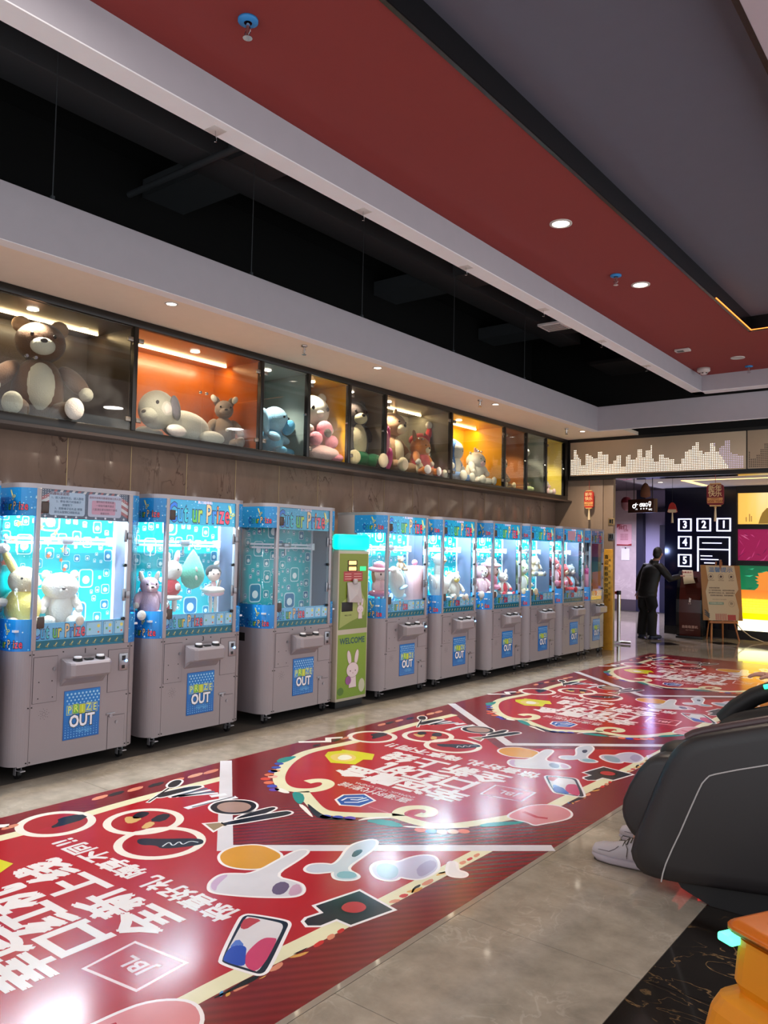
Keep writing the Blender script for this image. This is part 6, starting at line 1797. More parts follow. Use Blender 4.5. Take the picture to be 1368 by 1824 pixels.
# posters on the far pale wall
t = thing('wall_poster', 'pink notice poster with red lettering on the pale marble wall', 'poster', (-8.70, 22.395, 1.86))
MB().box((-0.22, -0.006, 0), (0.22, 0.0, 0.62)).build('sheet', mat('poster_pink', 'd8a8b8', 0.5), t)
p = Paint((0, -0.007, 0), (1, 0, 0), (0, 0, 1), (0, -1, 0), eps=0.0008)
p.text('我们', -0.05, 0.52, 0.13, '902838', 1, bold=0.03)
p.text('招聘', 0.05, 0.43, 0.07, '902838', 1)
for k in range(4):
    p.text('诚聘店员服务', 0, 0.32 - 0.05 * k, 0.04, '903850', 1)
p.poly([(-0.22, 0), (0.22, 0), (0.22, 0.06), (0.1, 0.03), (-0.22, 0.04)], '902030', 1)
p.poly([(-0.22, 0.62), (-0.22, 0.5), (-0.12, 0.6), (0.0, 0.62)], 'a83848', 1)
p.build('print', print_mat('poster_print', 0.5), t)
t = thing('paper_sheet', 'blank white paper sheet clipped under the pink poster', 'paper', (-8.66, 22.395, 1.44))
MB().box((-0.12, -0.006, 0), (0.12, 0.0, 0.34)).build('sheet', mat('white_paper', 'd8d8e0', 0.6), t)
MB().box((-0.02, -0.012, 0.33), (0.02, 0.0, 0.37), bev=0.003).build('clip', m_rubber, t)

# stanchion
t = thing('barrier_post', 'chrome queue barrier post with red belt beside the gold board', 'barrier post', (-5.50, 13.92, 0))
MB().cyl((0, 0, 0.02), (0, 0, 0.90), 0.032, seg=18).build('pole', m_chrome, t)
MB().cyl((0, 0, 0.88), (0, 0, 0.95), 0.04, seg=18).build('head', m_rubber, t)
MB().cyl((-0.03, 0, 0.03), (0.2, 0.05, 0.03), 0.022, seg=14).build('foot', m_chrome, t)
MB().cyl((0.03, 0, 0.03), (-0.16, -0.13, 0.03), 0.022, seg=14).build('foot', m_chrome, t)
MB().box((-1.3, -0.003, 0.885), (-0.02, 0.003, 0.935)).build('belt', mat('red_belt', 'b01820', 0.6), t)

# ticket terminal
t = thing('ticket_terminal', 'dark red curved self service ticket terminal with papers on top', 'kiosk', (-4.93, 16.13, 0), 0.12)
m_tr = mat('terminal_wine', '4a1c16', 0.18)
prof = [(-0.16, 0.0), (-0.2, 0.25), (-0.22, 0.5), (-0.2, 0.75), (-0.13, 0.98), (-0.02, 1.2), (0.1, 1.3), (0.24, 1.3), (0.24, 0.0)]
def curve_body(a, b, inset=0.0):
    m = MB()
    n = len(prof)
    vs = [(a, y + inset, z) for y, z in prof] + [(b, y + inset, z) for y, z in prof]
    return m.add(vs, [(i, (i + 1) % n, n + (i + 1) % n, n + i) for i in range(n)] + [list(range(n))[::-1], list(range(n, 2 * n))])
curve_body(-0.16, 0.235).build('front_shell', m_tr, t)
curve_body(-0.215, -0.16, -0.015).build('side_rail', mat('terminal_black', '0a0a0c', 0.2), t)
curve_body(0.235, 0.26, -0.015).build('side_rail', mat('terminal_black', '0a0a0c', 0.2), t)
MB().box((-0.22, -0.24, 0.0), (0.28, 0.28, 0.045), bev=0.006).build('plinth', m_rubber, t)
MB().box((-0.12, -0.15, 1.02), (0.14, 0.12, 1.025), M=Matrix.Translation((0, 0.02, 0.16)) @ Matrix.Rotation(0.0, 4, 'X')).build('screen', m_rubber, t)
p = Paint((0.04, -0.21, 0), (1, 0, 0), (0, 0, 1), (0, -1, 0), eps=0.001)
p.text('自助取票机', 0, 0.22, 0.06, 'd0a090', 1, bold=0.02)
p.text('SELF TICKET', 0, 0.16, 0.028, 'c09080', 1)
p.build('lettering', print_mat('terminal_print', 0.4), t)
p = Paint((0.04, -0.225, 0), (1, 0, 0), (0, 0, 1), (0, -1, 0), eps=0.001)
p.poly([(-0.02, 0.70), (0.02, 0.70), (0.015, 0.74), (0.03, 0.77), (-0.01, 0.79)], 'e0d0c8', 1)
p.text('取票', 0, 0.67, 0.03, 'c8a8a0', 1)
p.build('emblem', print_mat('terminal_print', 0.4), t)
t = thing('notice_paper', 'cream notice paper draped over the front of the dark red terminal', 'notice', (-4.93, 15.93, 1.07), 0.12)
MB().add([(-0.11, 0.15, 0.25), (0.09, 0.13, 0.25), (-0.07, 0.02, 0.10), (0.13, 0.0, 0.09), (-0.04, -0.05, -0.02), (0.17, -0.06, 0.01), (-0.11, 0.154, 0.25), (0.09, 0.134, 0.25), (-0.07, 0.024, 0.10), (0.13, 0.004, 0.09), (-0.04, -0.046, -0.02), (0.17, -0.056, 0.01)], [(0, 2, 3, 1), (2, 4, 5, 3), (6, 7, 9, 8), (8, 9, 11, 10), (0, 1, 7, 6), (4, 10, 11, 5)], 0, True).build('sheet', mat('cream_paper', 'd8c4a0', 0.7), t)
p = Paint((-0.01, 0.09, 0.19), (0.98, -0.1, 0), (-0.25, 0.62, 0.75), None, eps=0.004)
p.text('温馨提示', 0.0, 0.02, 0.05, 'a03828', 1, bold=0.03)
p.text('请出示二维码', 0.01, -0.05, 0.026, '605040', 1)
p.build('lettering', print_mat('poster_print', 0.5), t)

# easel sign
m_wood = mat('easel_wood', 'a8683a', 0.5, noise=0.15, nscale=20)
ang = math.atan2(0.64, 0.77)
t = thing('easel_sign', 'cream notice board on a wooden easel before the black wall', 'sign board', (-4.29, 16.06, 0), ang)
def L(name, a, b, w=0.02):
    d = Vector(b) - Vector(a)
    MB().tube([a, b], w, 4).build(name, m_wood, t)
L('leg', (-0.27, -0.1, 0.0), (-0.19, 0.06, 0.55))
L('leg', (0.27, -0.1, 0.0), (0.19, 0.06, 0.55))
L('leg', (-0.16, 0.35, 0.0), (-0.05, 0.18, 1.5), 0.018)
L('leg', (0.16, 0.35, 0.0), (0.05, 0.18, 1.5), 0.018)
L('top_peg', (0, 0.13, 1.25), (0, 0.10, 1.54), 0.022)
MB().box((-0.27, -0.06, 0.33), (0.27, 0.03, 0.37), bev=0.004).build('ledge', m_wood, t)
tilt = Matrix.Translation((0, 0.0, 0.38)) @ Matrix.Rotation(-0.12, 4, 'X')
MB().box((-0.385, -0.012, 0), (0.385, 0.006, 1.06), bev=0.003, M=tilt).build('board', mat('board_kraft', '9c6a34', 0.5), t)
o_ = tilt @ Vector((0, -0.0125, 0))
Vv = (tilt.to_3x3() @ Vector((0, 0, 1)))
p = Paint(o_, (1, 0, 0), Vv, Vector((1, 0, 0)).cross(Vv), eps=0.0008)
p.poly([(-0.27, 0.0), (0.3, 0.0), (0.32, 0.2), (0.26, 0.5), (0.33, 0.6), (0.27, 1.05), (-0.29, 1.05), (-0.25, 0.75), (-0.31, 0.55), (-0.27, 0.2)], 'c4ac88', 1)
p.text('温馨提示', 0, 0.965, 0.105, '4c6c90', 2, bold=0.02, sx=1.15)
for k, u in enumerate((-0.2, 0.0, 0.2)):
    p.ring(u, 0.84, 0.047, 0.053, '604838', 2, 18)
    p.poly([(u - 0.025, 0.82), (u + 0.02, 0.82), (u + 0.028, 0.85), (u, 0.865), (u - 0.02, 0.85)], '482c20', 2)
    p.text('请勿带宠物 请勿吸烟 请勿喧哗'.split()[k], u, 0.765, 0.028, '604838', 2)
for k, s_ in enumerate(('亲爱的观影顾客', '为了您的观影体验，请您保持影院安静', '请勿携带外来食品入场，谢谢您的配合', '请保管好随身物品，祝您观影愉快')):
    p.text(s_, -0.14 if k == 0 else 0, 0.62 - 0.048 * k, 0.03, '4c3828', 2, bold=0.02)
p.text('WELCOME TO THE CINEMA', -0.05, 0.40, 0.022, '604838', 2)
p.rrect(-0.26, 0.30, 0.03, 0.35, 0.006, '7c9078', 2)
p.text('文明观影从我做起', -0.115, 0.325, 0.03, 'd8ccb0', 3)
p.ring(0.18, 0.32, 0.055, 0.06, '806850', 2, 18)
p.text('静', 0.18, 0.32, 0.06, '604838', 2)
for k in range(8):
    p.rect(-0.14 + k * 0.028, 0.005, -0.125 + k * 0.028, 0.13, 'a84838', 2)
p.rect(0.09, 0.005, 0.25, 0.11, 'a83428', 2)
for k in range(3):
    p.poly([(-0.36, 0.2 - k * 0.04), (-0.33, 0.2 - k * 0.04), (-0.25, 0.12 - k * 0.03), (-0.27, 0.10 - k * 0.03)], '302820', 2)
p.build('print', print_mat('poster_print', 0.5), t)
t = thing('power_cable', 'white power cable lying on the floor under the lightboxes', 'cable', (-3.9, 16.3, 0))
MB().tube([(-0.3, 0.25, 0.35), (-0.15, 0.15, 0.2), (0.05, 0.05, 0.08), (0.3, -0.05, 0.012), (0.7, -0.1, 0.01), (1.2, 0.0, 0.01)], 0.009, 6).build('cord', mat('white_cord', 'c8c0b0', 0.5), t)
t = thing('orange_cutout', 'orange standing display board at the right edge before the lightboxes', 'display board', (-3.3, 15.9, 0))
MB().prism([(-0.14, 0), (0.6, 0), (0.6, 1.25), (0.1, 1.2), (-0.02, 1.05), (-0.1, 0.9), (-0.06, 0.7), (-0.15, 0.5), (-0.11, 0.3)], -0.015, 0.015, 'y').build('board', mat('orange_board', 'c8701c', 0.5), t)
MB().box((0.0, 0.0, 0), (0.5, 0.25, 0.02)).build('base', m_rubber, t)

# ================================================================== PEOPLE
m_skin = mat('skin', 'b88470', 0.5, noise=0.05)
m_hair = mat('hair_black', '140f0d', 0.55, bump=0.4, bscale=120)
m_puffer = mat('black_puffer', '070608', 0.6, bump=0.3, bscale=12)
m_trousers = mat('black_trousers', '060608', 0.8)
m_navy = mat('navy_jacket', '141a34', 0.6)
m_shoe = mat('navy_shoe', '18203c', 0.5)


def hand(parent, c, d, up, s=1.0, curl=0.5, side=1):
    """palm and five separate fingers; d = finger direction, up = back of the hand"""
    d, up = Vector(d).normalized(), Vector(up).normalized()
    w = d.cross(up).normalized() * side
    c = Vector(c)
    skin('palm', [c - d * 0.015 * s, c + d * 0.03 * s, c + d * 0.075 * s], [(0, 1), (1, 2)], [(0.022 * s, 0.018 * s), (0.036 * s, 0.017 * s), (0.038 * s, 0.014 * s)], m_skin, parent)
    for i, (o, L_) in enumerate(((-0.03, 0.068), (-0.01, 0.078), (0.011, 0.073), (0.03, 0.056))):
        a = c + d * 0.075 * s + w * o * s
        b = a + (d - up * curl * 0.4).normalized() * L_ * 0.45 * s
        e = b + (d - up * curl).normalized() * L_ * 0.32 * s
        f_ = e + (d - up * curl * 1.8).normalized() * L_ * 0.25 * s
        skin('finger', [a - d * 0.012 * s, b, e, f_], [(0, 1), (1, 2), (2, 3)], [0.0095 * s, 0.009 * s, 0.0082 * s, 0.007 * s], m_skin, parent, sub=1)
    a = c + d * 0.02 * s - w * 0.03 * s
    skin('thumb', [a, a + (d - w * 0.8) * 0.03 * s, a + (d * 1.4 - w * 0.9 - up * 0.4) * 0.045 * s], [(0, 1), (1, 2)], [0.012 * s, 0.0105 * s, 0.008 * s], m_skin, parent, sub=1)


def standing(lab, x, y, rz, jacket, trousers, shoe, k=1.0, stoop=0.1, right_reach=False, left_bent=False, headturn=0.3, group=None):
    """figure faces local +y"""
    t = thing('person', lab, 'person', (x, y, 0), rz, group)
    V = lambda *a: Vector(a) * k
    hip, chest, neck = V(0, 0, 0.93), V(0, stoop * 0.6, 1.27), V(0, stoop * 1.3, 1.46)
    lh, lk, la = V(-0.1, 0, 0.88), V(-0.13, 0.03, 0.48), V(-0.16, 0.0, 0.09)
    rh, rk, ra = V(0.1, 0, 0.88), V(0.11, 0.03, 0.48), V(0.13, 0.0, 0.09)
    ls, rs = V(-0.2, stoop, 1.40), V(0.2, stoop, 1.40)
    le, lw = (V(-0.34, stoop * 0.6 + 0.02, 1.14), V(-0.20, 0.24, 1.10)) if left_bent else (V(-0.29, stoop * 0.4, 1.13), V(-0.31, 0.04, 0.90))
    re, rw = (V(0.34, stoop + 0.12, 1.17), V(0.30, stoop + 0.36, 1.22)) if right_reach else (V(0.27, stoop * 0.4, 1.13), V(0.25, 0.08, 0.89))
    hd = V(0, stoop * 1.55 + 0.03, 1.60)
    skin('body', [hip, V(0, stoop * .3, 1.1), chest, neck, hd, lh, lk, la, rh, rk, ra, ls, le, lw, rs, re, rw],
         [(0, 1), (1, 2), (2, 3), (3, 4), (0, 5), (5, 6), (6, 7), (0, 8), (8, 9), (9, 10), (2, 11), (11, 12), (12, 13), (2, 14), (14, 15), (15, 16)],
         [0.12, 0.11, 0.12, 0.055, 0.07, 0.065, 0.048, 0.035, 0.065, 0.048, 0.035, 0.06, 0.045, 0.03, 0.06, 0.045, 0.03], m_skin, t)
    # head with face
    hm = MB()
    hr = Euler((-0.35, 0, headturn)).to_matrix()
    hc = hd + Vector((0, 0.01, 0.05)) * k
    hp = lambda a, b, c: tuple(hc + hr @ Vector((a, b, c)) * k)
    hm.ell(hc, (0.078 * k, 0.095 * k, 0.115 * k), (-0.35, 0, headturn), seg=20, rings=14)
    hm.ell(hp(0, 0.06, -0.06), (0.05 * k, 0.045 * k, 0.045 * k), seg=14, rings=8)
    hm.ell(hp(0, 0.10, -0.015), (0.012 * k, 0.02 * k, 0.022 * k), seg=10, rings=6)
    for sx_ in (-1, 1):
        hm.ell(hp(sx_ * 0.08, -0.005, -0.01), (0.012 * k, 0.022 * k, 0.032 * k), seg=10, rings=6)
    head = hm.build('head', m_skin, t)
    for sx_ in (-1, 1):
        MB().ell(hp(sx_ * 0.03, 0.088, 0.01), 0.011 * k, seg=10, rings=6).build('eye', m_eye, head)
    MB().ell(hp(0, 0.098, -0.05), (0.022 * k, 0.008 * k, 0.006 * k), seg=10, rings=6).build('mouth', mat('lips', '8c4a48', 0.5), head)
    MB().ell(hp(0, -0.018, 0.028), (0.088 * k, 0.102 * k, 0.112 * k), (-0.35, 0, headturn), seg=20, rings=14).ell(hp(0, -0.045, -0.03), (0.075 * k, 0.06 * k, 0.085 * k), (-0.35, 0, headturn), seg=18, rings=10).build('hair', m_hair, t)
    # clothes
    jm_ = MB()
    secs = [(0.80, 0.185, 0.135, 0.0), (0.83, 0.205, 0.15, 0.0), (0.92, 0.21, 0.155, 0.0), (1.05, 0.205, 0.15, 0.25), (1.18, 0.215, 0.155, 0.5), (1.30, 0.225, 0.15, 0.75), (1.38, 0.215, 0.135, 0.95), (1.43, 0.15, 0.11, 1.1), (1.46, 0.09, 0.085, 1.2), (1.52, 0.08, 0.08, 1.3), (1.53, 0.066, 0.066, 1.32)]
    rows, n_ = [], 22
    for a_, b_ in zip(secs, secs[1:]):
        st = max(1, int((b_[0] - a_[0]) / 0.02))
        for q_ in range(st):
            f_ = q_ / st
            z_, rx_, ry_, of_ = [u_ + (w_ - u_) * f_ for u_, w_ in zip(a_, b_)]
            pu = 1 + (0.03 * abs(math.sin(z_ * PI / 0.11)) if z_ < 1.4 else 0)      # quilted ribs
            rows.append([V(rx_ * pu * math.cos(t_), stoop * of_ + ry_ * pu * math.sin(t_), z_) for t_ in [2 * PI * g_ / n_ for g_ in range(n_)]])
    vs_ = [v_ for r_ in rows for v_ in r_]
    fs_ = [(r_ * n_ + g_, r_ * n_ + (g_ + 1) % n_, (r_ + 1) * n_ + (g_ + 1) % n_, (r_ + 1) * n_ + g_) for r_ in range(len(rows) - 1) for g_ in range(n_)] + [list(range(n_))[::-1]]
    jm_.add(vs_, fs_, 0, True)
    for a_, b_, c_ in ((ls, le, lw), (rs, re, rw)):
        inner = Vector((a_.x * 0.55, a_.y, a_.z - 0.02))
        jm_.tube([inner, a_ + (inner - a_) * 0.2, (a_ + b_) / 2, b_, (b_ + c_) / 2, c_], [0.09 * k, 0.088 * k, 0.075 * k, 0.066 * k, 0.058 * k, 0.048 * k], 12)
    jm_.build('jacket', jacket, t)
    tm_ = MB().ell(V(0, 0, 0.88), (0.185 * k, 0.135 * k, 0.15 * k), seg=20, rings=12)
    for sg_, kn_, an_ in ((-1, lk, la), (1, rk, ra)):
        tm_.tube([V(sg_ * 0.085, 0, 0.95), V(sg_ * 0.095, 0, 0.80), kn_ + V(0, 0, 0.15), kn_, (kn_ + an_) / 2, an_ + V(0, 0, -0.02)], [0.08 * k, 0.11 * k, 0.108 * k, 0.098 * k, 0.09 * k, 0.085 * k], 16)
    tm_.build('trousers', trousers, t)
    for a, dx in ((la, -0.10), (ra, 0.03)):
        c = Vector((a.x, a.y, 0))
        MB().ell(c + V(dx * 0.6, 0.07, 0.045), (0.05 * k, 0.135 * k, 0.045 * k), (0, 0, -dx * 5), seg=16, pw=0.8).box(tuple(c + V(-0.045, -0.06, 0)), tuple(c + V(0.045, 0.03, 0.03)), bev=0.008).build('shoe', shoe, t)
    ld = (lw - le).normalized()
    hand(t, lw + ld * 0.02, ld, (-1, 0, 0) if not left_bent else (0, 0, 1), k, 0.5, 1)
    rd = (rw - re).normalized()
    hand(t, rw + rd * 0.02, rd, (1, 0, 0) if not right_reach else (0, 0, 1), k, 0.5, -1)
    return t


standing('person in a black puffer jacket seen from behind, leaning to the terminal', -5.46, 15.25, -0.5, m_puffer, m_trousers, m_shoe, k=0.985, stoop=0.14, right_reach=True, headturn=0.5)
standing('person in a navy jacket mostly hidden in front of the black puffer jacket', -5.72, 15.85, -0.6, m_navy, m_navy, mat('white_shoe', 'c8c8d0', 0.5), k=0.86, stoop=0.12, left_bent=True)

# ================================================================== MASSAGE CHAIR WITH SEATED PERSON
ch = thing('massage_chair', 'large dark grey massage chair with a white piping line at the right edge', 'massage chair', (-0.6, 4.2, 0))
cof = (0.6, -4.2, 0)
m_shell = mat('chair_leather', '262325', 0.42, noise=0.05)
m_shell2 = mat('chair_leather_dark', '121012', 0.55)
m_rimc = mat('chair_rim', '4a383a', 0.35)
shellpts = [(-1.461, 0.16), (-1.452, 0.125), (-1.43, 0.09), (-1.397, 0.068), (-1.34, 0.063), (-1.232, 0.070), (-1.05, 0.092), (-0.84, 0.118), (-0.4, 0.16), (0.0, 0.22), (0.28, 0.38), (0.42, 0.7), (0.42, 1.0), (0.25, 1.12), (0.0, 1.1), (-0.3, 1.02), (-0.6, 0.94), (-0.838, 0.868), (-0.989, 0.819), (-1.13, 0.771), (-1.175, 0.752), (-1.21, 0.728), (-1.24, 0.70), (-1.27, 0.66), (-1.30, 0.60), (-1.341, 0.505), (-1.405, 0.333), (-1.445, 0.225)]
def shell(y0, y1, bulge=0.035, pts=shellpts):
    m = MB(cof)
    n = len(pts)
    cx = sum(p[0] for p in pts) / n
    cz = sum(p[1] for p in pts) / n
    rows = []
    sgn = 1 if y1 > y0 else -1
    for (s, yy) in ((0.80, y0 - sgn * 0.0), (0.93, y0 + sgn * 0.006), (0.985, y0 + sgn * 0.022), (1.0, y0 + sgn * 0.05), (1.0, y1)):
        rows.append([(cx + (x - cx) * s, yy, cz + (z - cz) * s) for x, z in pts])
    vs = [v for r in rows for v in r]
    fs = []
    for r in range(len(rows) - 1):
        for i in range(n):
            j = (i + 1) % n
            fs.append((r * n + i, r * n + j, (r + 1) * n + j, (r + 1) * n + i))
    fs.append(list(range(n))[::-1])
    fs.append([(len(rows) - 1) * n + i for i in range(n)])
    return m.add(vs, fs, 0, True)
shell(3.83, 3.97).build('side_shell', m_shell, ch)
shell(4.72, 4.58).build('side_shell', m_shell, ch)
top = [(x, z) for x, z in shellpts if z > 0.7 and x < 0.3][::1]
top = sorted(top)
MB(cof).tube([(x, 3.925, z + 0.006) for x, z in top], 0.022, 8).build('shell_rim', m_rimc, ch)
MB(cof).tube([(-1.24, 4.66, 0.70), (-1.17, 4.66, 0.78), (-1.08, 4.66, 0.85), (-0.98, 4.66, 0.90), (-0.85, 4.66, 0.94), (-0.3, 4.66, 1.06)], 0.05, 10).build('arm_top', m_shell2, ch)
MB(cof).tube([(-1.02, 4.60, 0.915), (-0.93, 4.60, 0.945), (-0.8, 4.60, 0.975)], 0.012, 8).build('green_led', mat('chair_green_led', '28e088', 0.4, emit=3.0), ch)
MB(cof).tube([(-1.297, 3.829, 0.068), (-1.289, 3.829, 0.11), (-1.276, 3.829, 0.156), (-1.245, 3.829, 0.235), (-1.214, 3.829, 0.307), (-1.17, 3.829, 0.42), (-1.129, 3.829, 0.522), (-1.112, 3.829, 0.56), (-1.094, 3.829, 0.584), (-1.080, 3.829, 0.60), (-1.055, 3.829, 0.612), (-0.96, 3.829, 0.649), (-0.838, 3.829, 0.692), (-0.4, 3.829, 0.83), (0.1, 3.829, 0.98)], 0.0035, 6).build('white_piping', mat('piping_white', 'b8b4b4', 0.4), ch)
base = [(-1.235, 0.066), (-1.22, 0.045), (-1.18, 0.03), (-1.09, 0.0), (0.2, 0.0), (0.25, 0.3), (-0.8, 0.3), (-1.2, 0.12)]
MB(cof).prism(base, 3.88, 4.66, 'y').build('base', m_shell2, ch)
pod = [(-1.514, 0.34), (-1.508, 0.395), (-1.475, 0.475), (-1.425, 0.565), (-1.385, 0.612), (-1.34, 0.635), (-1.28, 0.645), (-1.1, 0.62), (-1.15, 0.3), (-1.35, 0.2), (-1.43, 0.212), (-1.465, 0.235), (-1.492, 0.27), (-1.508, 0.305)]
shell(3.87, 4.16, pts=pod).build('leg_pad', m_shell, ch)
shell(4.62, 4.36, pts=pod).build('leg_pad', m_shell, ch)
MB(cof).box((-1.1, 3.97, 0.3), (0.1, 4.58, 0.52), bev=0.05).build('seat', m_shell2, ch)
MB(cof).prism([(-0.35, 0.5), (0.1, 1.35), (0.3, 1.3), (0.2, 0.3), (-0.1, 0.3)], 3.99, 4.56, 'y').build('backrest', m_shell2, ch)
MB(cof).ell((-1.27, 4.1, 0.62), (0.12, 0.13, 0.06)).build('knee_cushion', m_shell2, ch)
MB(cof).box((-1.17, 3.96, 0.012), (-1.1, 4.5, 0.028)).build('red_led', mat('chair_red_led', 'ff1818', 0.4, emit=2.5), ch)
light('red_led_light', 'AREA', (-1.26 + 0.6, 4.1 - 4.2, 0.055), 0.08, (1, 0.06, 0.05), 0.1, 0.4, aim=(-0.3, -0.1, -1), parent=ch)

se = thing('person', 'seated person in the massage chair with only a white sneaker and fingers showing', 'person', (-0.75, 4.25, 0.5))
so = Vector((0.75, -4.25, -0.5))
A = lambda *p: Vector(p) + so
skin('body', [A(-0.6, 4.25, 0.62), A(-0.45, 4.25, 0.85), A(-0.25, 4.25, 1.12), A(-0.12, 4.25, 1.27), A(-0.08, 4.25, 1.38), A(-1.05, 4.14, 0.60), A(-1.25, 4.13, 0.53), A(-1.52, 4.1, 0.12), A(-1.05, 4.38, 0.60), A(-1.25, 4.4, 0.53), A(-1.5, 4.42, 0.12), A(-0.3, 4.03, 1.05), A(-0.5, 4.02, 0.9), A(-0.3, 4.47, 1.05), A(-0.6, 4.55, 0.97), A(-0.9, 4.52, 0.98)],
     [(0, 1), (1, 2), (2, 3), (3, 4), (0, 5), (5, 6), (6, 7), (0, 8), (8, 9), (9, 10), (2, 11), (11, 12), (2, 13), (13, 14), (14, 15)],
     [0.12, 0.12, 0.13, 0.06, 0.09, 0.085, 0.065, 0.04, 0.085, 0.065, 0.04, 0.06, 0.04, 0.06, 0.045, 0.028], m_skin, se)
skin('trousers', [A(-0.6, 4.25, 0.62), A(-1.05, 4.14, 0.60), A(-1.24, 4.13, 0.53), A(-1.48, 4.1, 0.19), A(-1.05, 4.38, 0.60), A(-1.24, 4.4, 0.53), A(-1.46, 4.42, 0.19)], [(0, 1), (1, 2), (2, 3), (0, 4), (4, 5), (5, 6)], [0.14, 0.1, 0.08, 0.06, 0.1, 0.08, 0.06], m_trousers, se)
skin('sweater', [A(-0.58, 4.25, 0.64), A(-0.45, 4.25, 0.85), A(-0.25, 4.25, 1.12), A(-0.16, 4.25, 1.22), A(-0.3, 4.47, 1.05), A(-0.6, 4.55, 0.97), A(-0.86, 4.53, 0.98), A(-0.3, 4.03, 1.05), A(-0.48, 4.02, 0.9)], [(0, 1), (1, 2), (2, 3), (2, 4), (4, 5), (5, 6), (2, 7), (7, 8)], [0.15, 0.15, 0.15, 0.08, 0.075, 0.055, 0.045, 0.075, 0.055], m_navy, se)
MB().ell(A(-0.06, 4.25, 1.42), (0.1, 0.08, 0.12), seg=18).build('head', m_skin, se)
MB().ell(A(-0.04, 4.25, 1.45), (0.1, 0.087, 0.11), seg=18).build('hair', m_hair, se)
hand(se, A(-0.93, 4.52, 0.985), (-1, -0.05, 0.12), (0, 0, 1), 1.0, 0.5, 1)
m_sneak = mat('sneaker_white', 'b8aeb4', 0.55, noise=0.04)
m_sole = mat('sneaker_sole', 'a89ca4', 0.6)
m_gum = mat('sneaker_gum', '3c342c', 0.7)
m_lace = mat('shoe_lace', '4a443c', 0.7)
def sneaker(x, y, rz):
    """sneaker pointing along local -x, built from cross sections"""
    T_ = Matrix.Translation(A(x, y, 0)) @ Matrix.Rotation(rz, 4, 'Z')
    secs = [(-0.302, 0.016, 0.058, 0.035), (-0.290, 0.036, 0.078, 0.03), (-0.25, 0.050, 0.093, 0.028), (-0.20, 0.054, 0.100, 0.02), (-0.15, 0.05, 0.116, 0.02), (-0.10, 0.045, 0.140, 0.02), (-0.06, 0.041, 0.158, 0.02), (-0.02, 0.04, 0.155, 0.02), (0.02, 0.04, 0.145, 0.02), (0.045, 0.03, 0.135, 0.022), (0.055, 0.014, 0.11, 0.03)]
    n = 16
    vs, fs = [], []
    for (xx, w, top_, bot) in secs:
        for i in range(n):
            a = 2 * PI * i / n
            cy, sz = math.cos(a), math.sin(a)
            yy = w * math.copysign(abs(cy) ** 0.75, cy) * (0.72 if sz > 0.5 else 1.0)
            zz = (bot + top_) / 2 + (top_ - bot) / 2 * math.copysign(abs(sz) ** 0.8, sz)
            vs.append(T_ @ Vector((xx, yy, zz)))
    for r in range(len(secs) - 1):
        for i in range(n):
            j = (i + 1) % n
            fs.append((r * n + i, r * n + j, (r + 1) * n + j, (r + 1) * n + i))
    fs += [list(range(n))[::-1], [(len(secs) - 1) * n + i for i in range(n)]]
    sh = MB().add(vs, fs, 0, True).build('sneaker', m_sneak, se)
    outl = [(-0.305, 0.0), (-0.298, 0.025), (-0.27, 0.045), (-0.2, 0.058), (-0.12, 0.054), (-0.05, 0.046), (0.03, 0.046), (0.06, 0.025), (0.065, 0), (0.06, -0.025), (0.03, -0.046), (-0.05, -0.046), (-0.12, -0.054), (-0.2, -0.058), (-0.27, -0.045), (-0.298, -0.025)]
    m = MB()
    n2 = len(outl)
    rows = []
    for z, s in ((0.006, 0.96), (0.012, 1.0), (0.03, 1.02), (0.038, 0.97)):
        rows += [T_ @ Vector((-0.12 + (a + 0.12) * s, b * s, z + (0.012 if a < -0.27 and z < 0.02 else 0))) for a, b in outl]
    fs = [(r * n2 + i, r * n2 + (i + 1) % n2, (r + 1) * n2 + (i + 1) % n2, (r + 1) * n2 + i) for r in range(3) for i in range(n2)] + [list(range(n2))[::-1], [3 * n2 + i for i in range(n2)]]
    m.add(rows, fs, 0, True).build('sole', m_sole, sh)
    MB().prism([(a * 0.97, b * 0.94) for a, b in outl], 0.0, 0.008, 'z').build('tread', m_gum, sh)
    tr_ = [o for o in sh.children if o.name.startswith('tread')][-1]
    tr_.matrix_local = T_
    def loc(pts):
        return [T_ @ Vector(q) for q in pts]
    for i, xx in enumerate((-0.155, -0.135, -0.115, -0.095, -0.075)):
        z = 0.108 + (xx + 0.155) * 0.62
        MB().tube(loc([(xx, -0.034, z - 0.018), (xx + 0.006, -0.018, z + 0.002), (xx + 0.012, 0.018, z + 0.004), (xx + 0.018, 0.034, z - 0.014)]), 0.003, 5).build('lace', m_lace, sh)
    MB().tube(loc([(-0.10, -0.02, 0.15), (-0.12, -0.045, 0.13), (-0.105, -0.052, 0.10), (-0.11, -0.05, 0.06), (-0.108, -0.053, 0.05)]), 0.0022, 5).build('lace_end', m_lace, sh)
    MB().tube(loc([(-0.10, -0.02, 0.15), (-0.135, -0.03, 0.155), (-0.15, -0.04, 0.13), (-0.12, -0.035, 0.135)]), 0.0022, 5).build('lace_loop', m_lace, sh)
    MB().tube(loc([(-0.285, -0.03, 0.055), (-0.25, -0.05, 0.066), (-0.2, -0.0555, 0.068), (-0.17, -0.05, 0.085), (-0.155, -0.04, 0.10)]), 0.0018, 5).build('seam', mat('sneaker_seam', '6c6064', 0.6), sh)
    p = Paint(T_ @ Vector((-0.055, -0.052, 0.075)), T_.to_3x3() @ Vector((1, 0, 0)), (0, 0, 1), T_.to_3x3() @ Vector((0, -1, 0)), eps=0.001)
    p.text('Wei', 0, 0, 0.026, '4c3038', 1, bold=0.02)
    p.build('side_lettering', print_mat('poster_print', 0.5), sh)
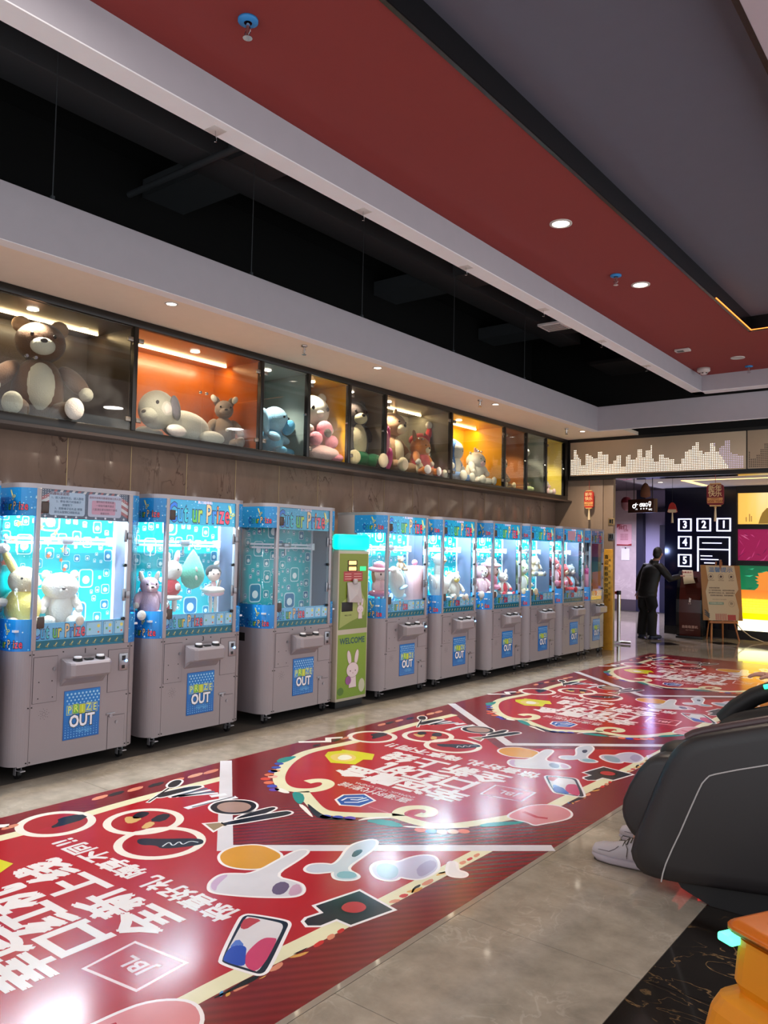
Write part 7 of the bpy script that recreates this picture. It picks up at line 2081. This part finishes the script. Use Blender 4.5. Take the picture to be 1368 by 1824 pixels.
    MB().ell(T_ @ Vector((-0.01, 0, 0.155)), (0.04, 0.034, 0.03), (0, 0.2, rz), seg=14).build('collar_padding', m_sneak, sh)
sneaker(-1.44, 4.10, 0.06)
sneaker(-1.43, 4.42, -0.05)

# ================================================================== ORANGE CHILDREN'S RIDE
rd = thing('kiddie_ride', 'orange plastic coin ride with a green light at the bottom right corner', 'ride machine', (-0.160, 2.355, 0), -0.5)
m_or = mat('ride_orange', 'c8640c', 0.35, noise=0.04)
m_ye = mat('ride_yellow', 'd98206', 0.45, noise=0.05)
MB().box((-0.34, -0.30, 0.61), (0.5, 0.35, 0.655), bev=0.03).build('top_tray', m_or, rd)
MB().box((-0.26, -0.23, 0.652), (0.4, 0.28, 0.660), bev=0.004).build('black_trim', m_rubber, rd)
MB().box((-0.245, -0.215, 0.656), (0.39, 0.265, 0.663), bev=0.004).build('yellow_plate', mat('ride_bright', 'e8a818', 0.4), rd)
MB().box((-0.350, -0.310, 0.590), (-0.300, -0.255, 0.612), bev=0.006).build('green_lamp', mat('ride_green_led', '50ffb0', 0.4, emit=2.5), rd)
def ridebody():
    m = MB()
    prof = [(0.0, -0.06), (0.15, -0.06), (0.25, -0.065), (0.36, -0.055), (0.42, -0.045), (0.455, -0.03), (0.475, 0.006), (0.50, -0.004), (0.56, 0.0), (0.60, 0.004), (0.61, 0.004)]
    base_ = [(-0.33, -0.29), (0.5, -0.29), (0.5, 0.34), (-0.33, 0.34)]
    def rr(d):
        x0, y0, x1, y1, r = -0.33 + d, -0.29 + d, 0.5 - d, 0.34 - d, 0.05
        o = []
        for cx, cy, a0 in ((x1 - r, y1 - r, 0), (x0 + r, y1 - r, 90), (x0 + r, y0 + r, 180), (x1 - r, y0 + r, 270)):
            for k in range(5):
                a = math.radians(a0 + 22.5 * k)
                o.append((cx + r * math.cos(a), cy + r * math.sin(a)))
        return o
    rows = []
    for z, d in prof:
        rows += [(a, b, z) for a, b in rr(d)]
    n = 20
    fs = [(r * n + i, r * n + (i + 1) % n, (r + 1) * n + (i + 1) % n, (r + 1) * n + i) for r in range(len(prof) - 1) for i in range(n)] + [list(range(n))[::-1], [(len(prof) - 1) * n + i for i in range(n)]]
    return m.add(rows, fs, 0, False)
ridebody().build('body', m_ye, rd)
MB().ell((-0.2, -0.345, 0.36), (0.012, 0.006, 0.006), (0, 0.4, 0)).build('scuff_mark', mat('scuff', '5c3410', 0.7), rd)
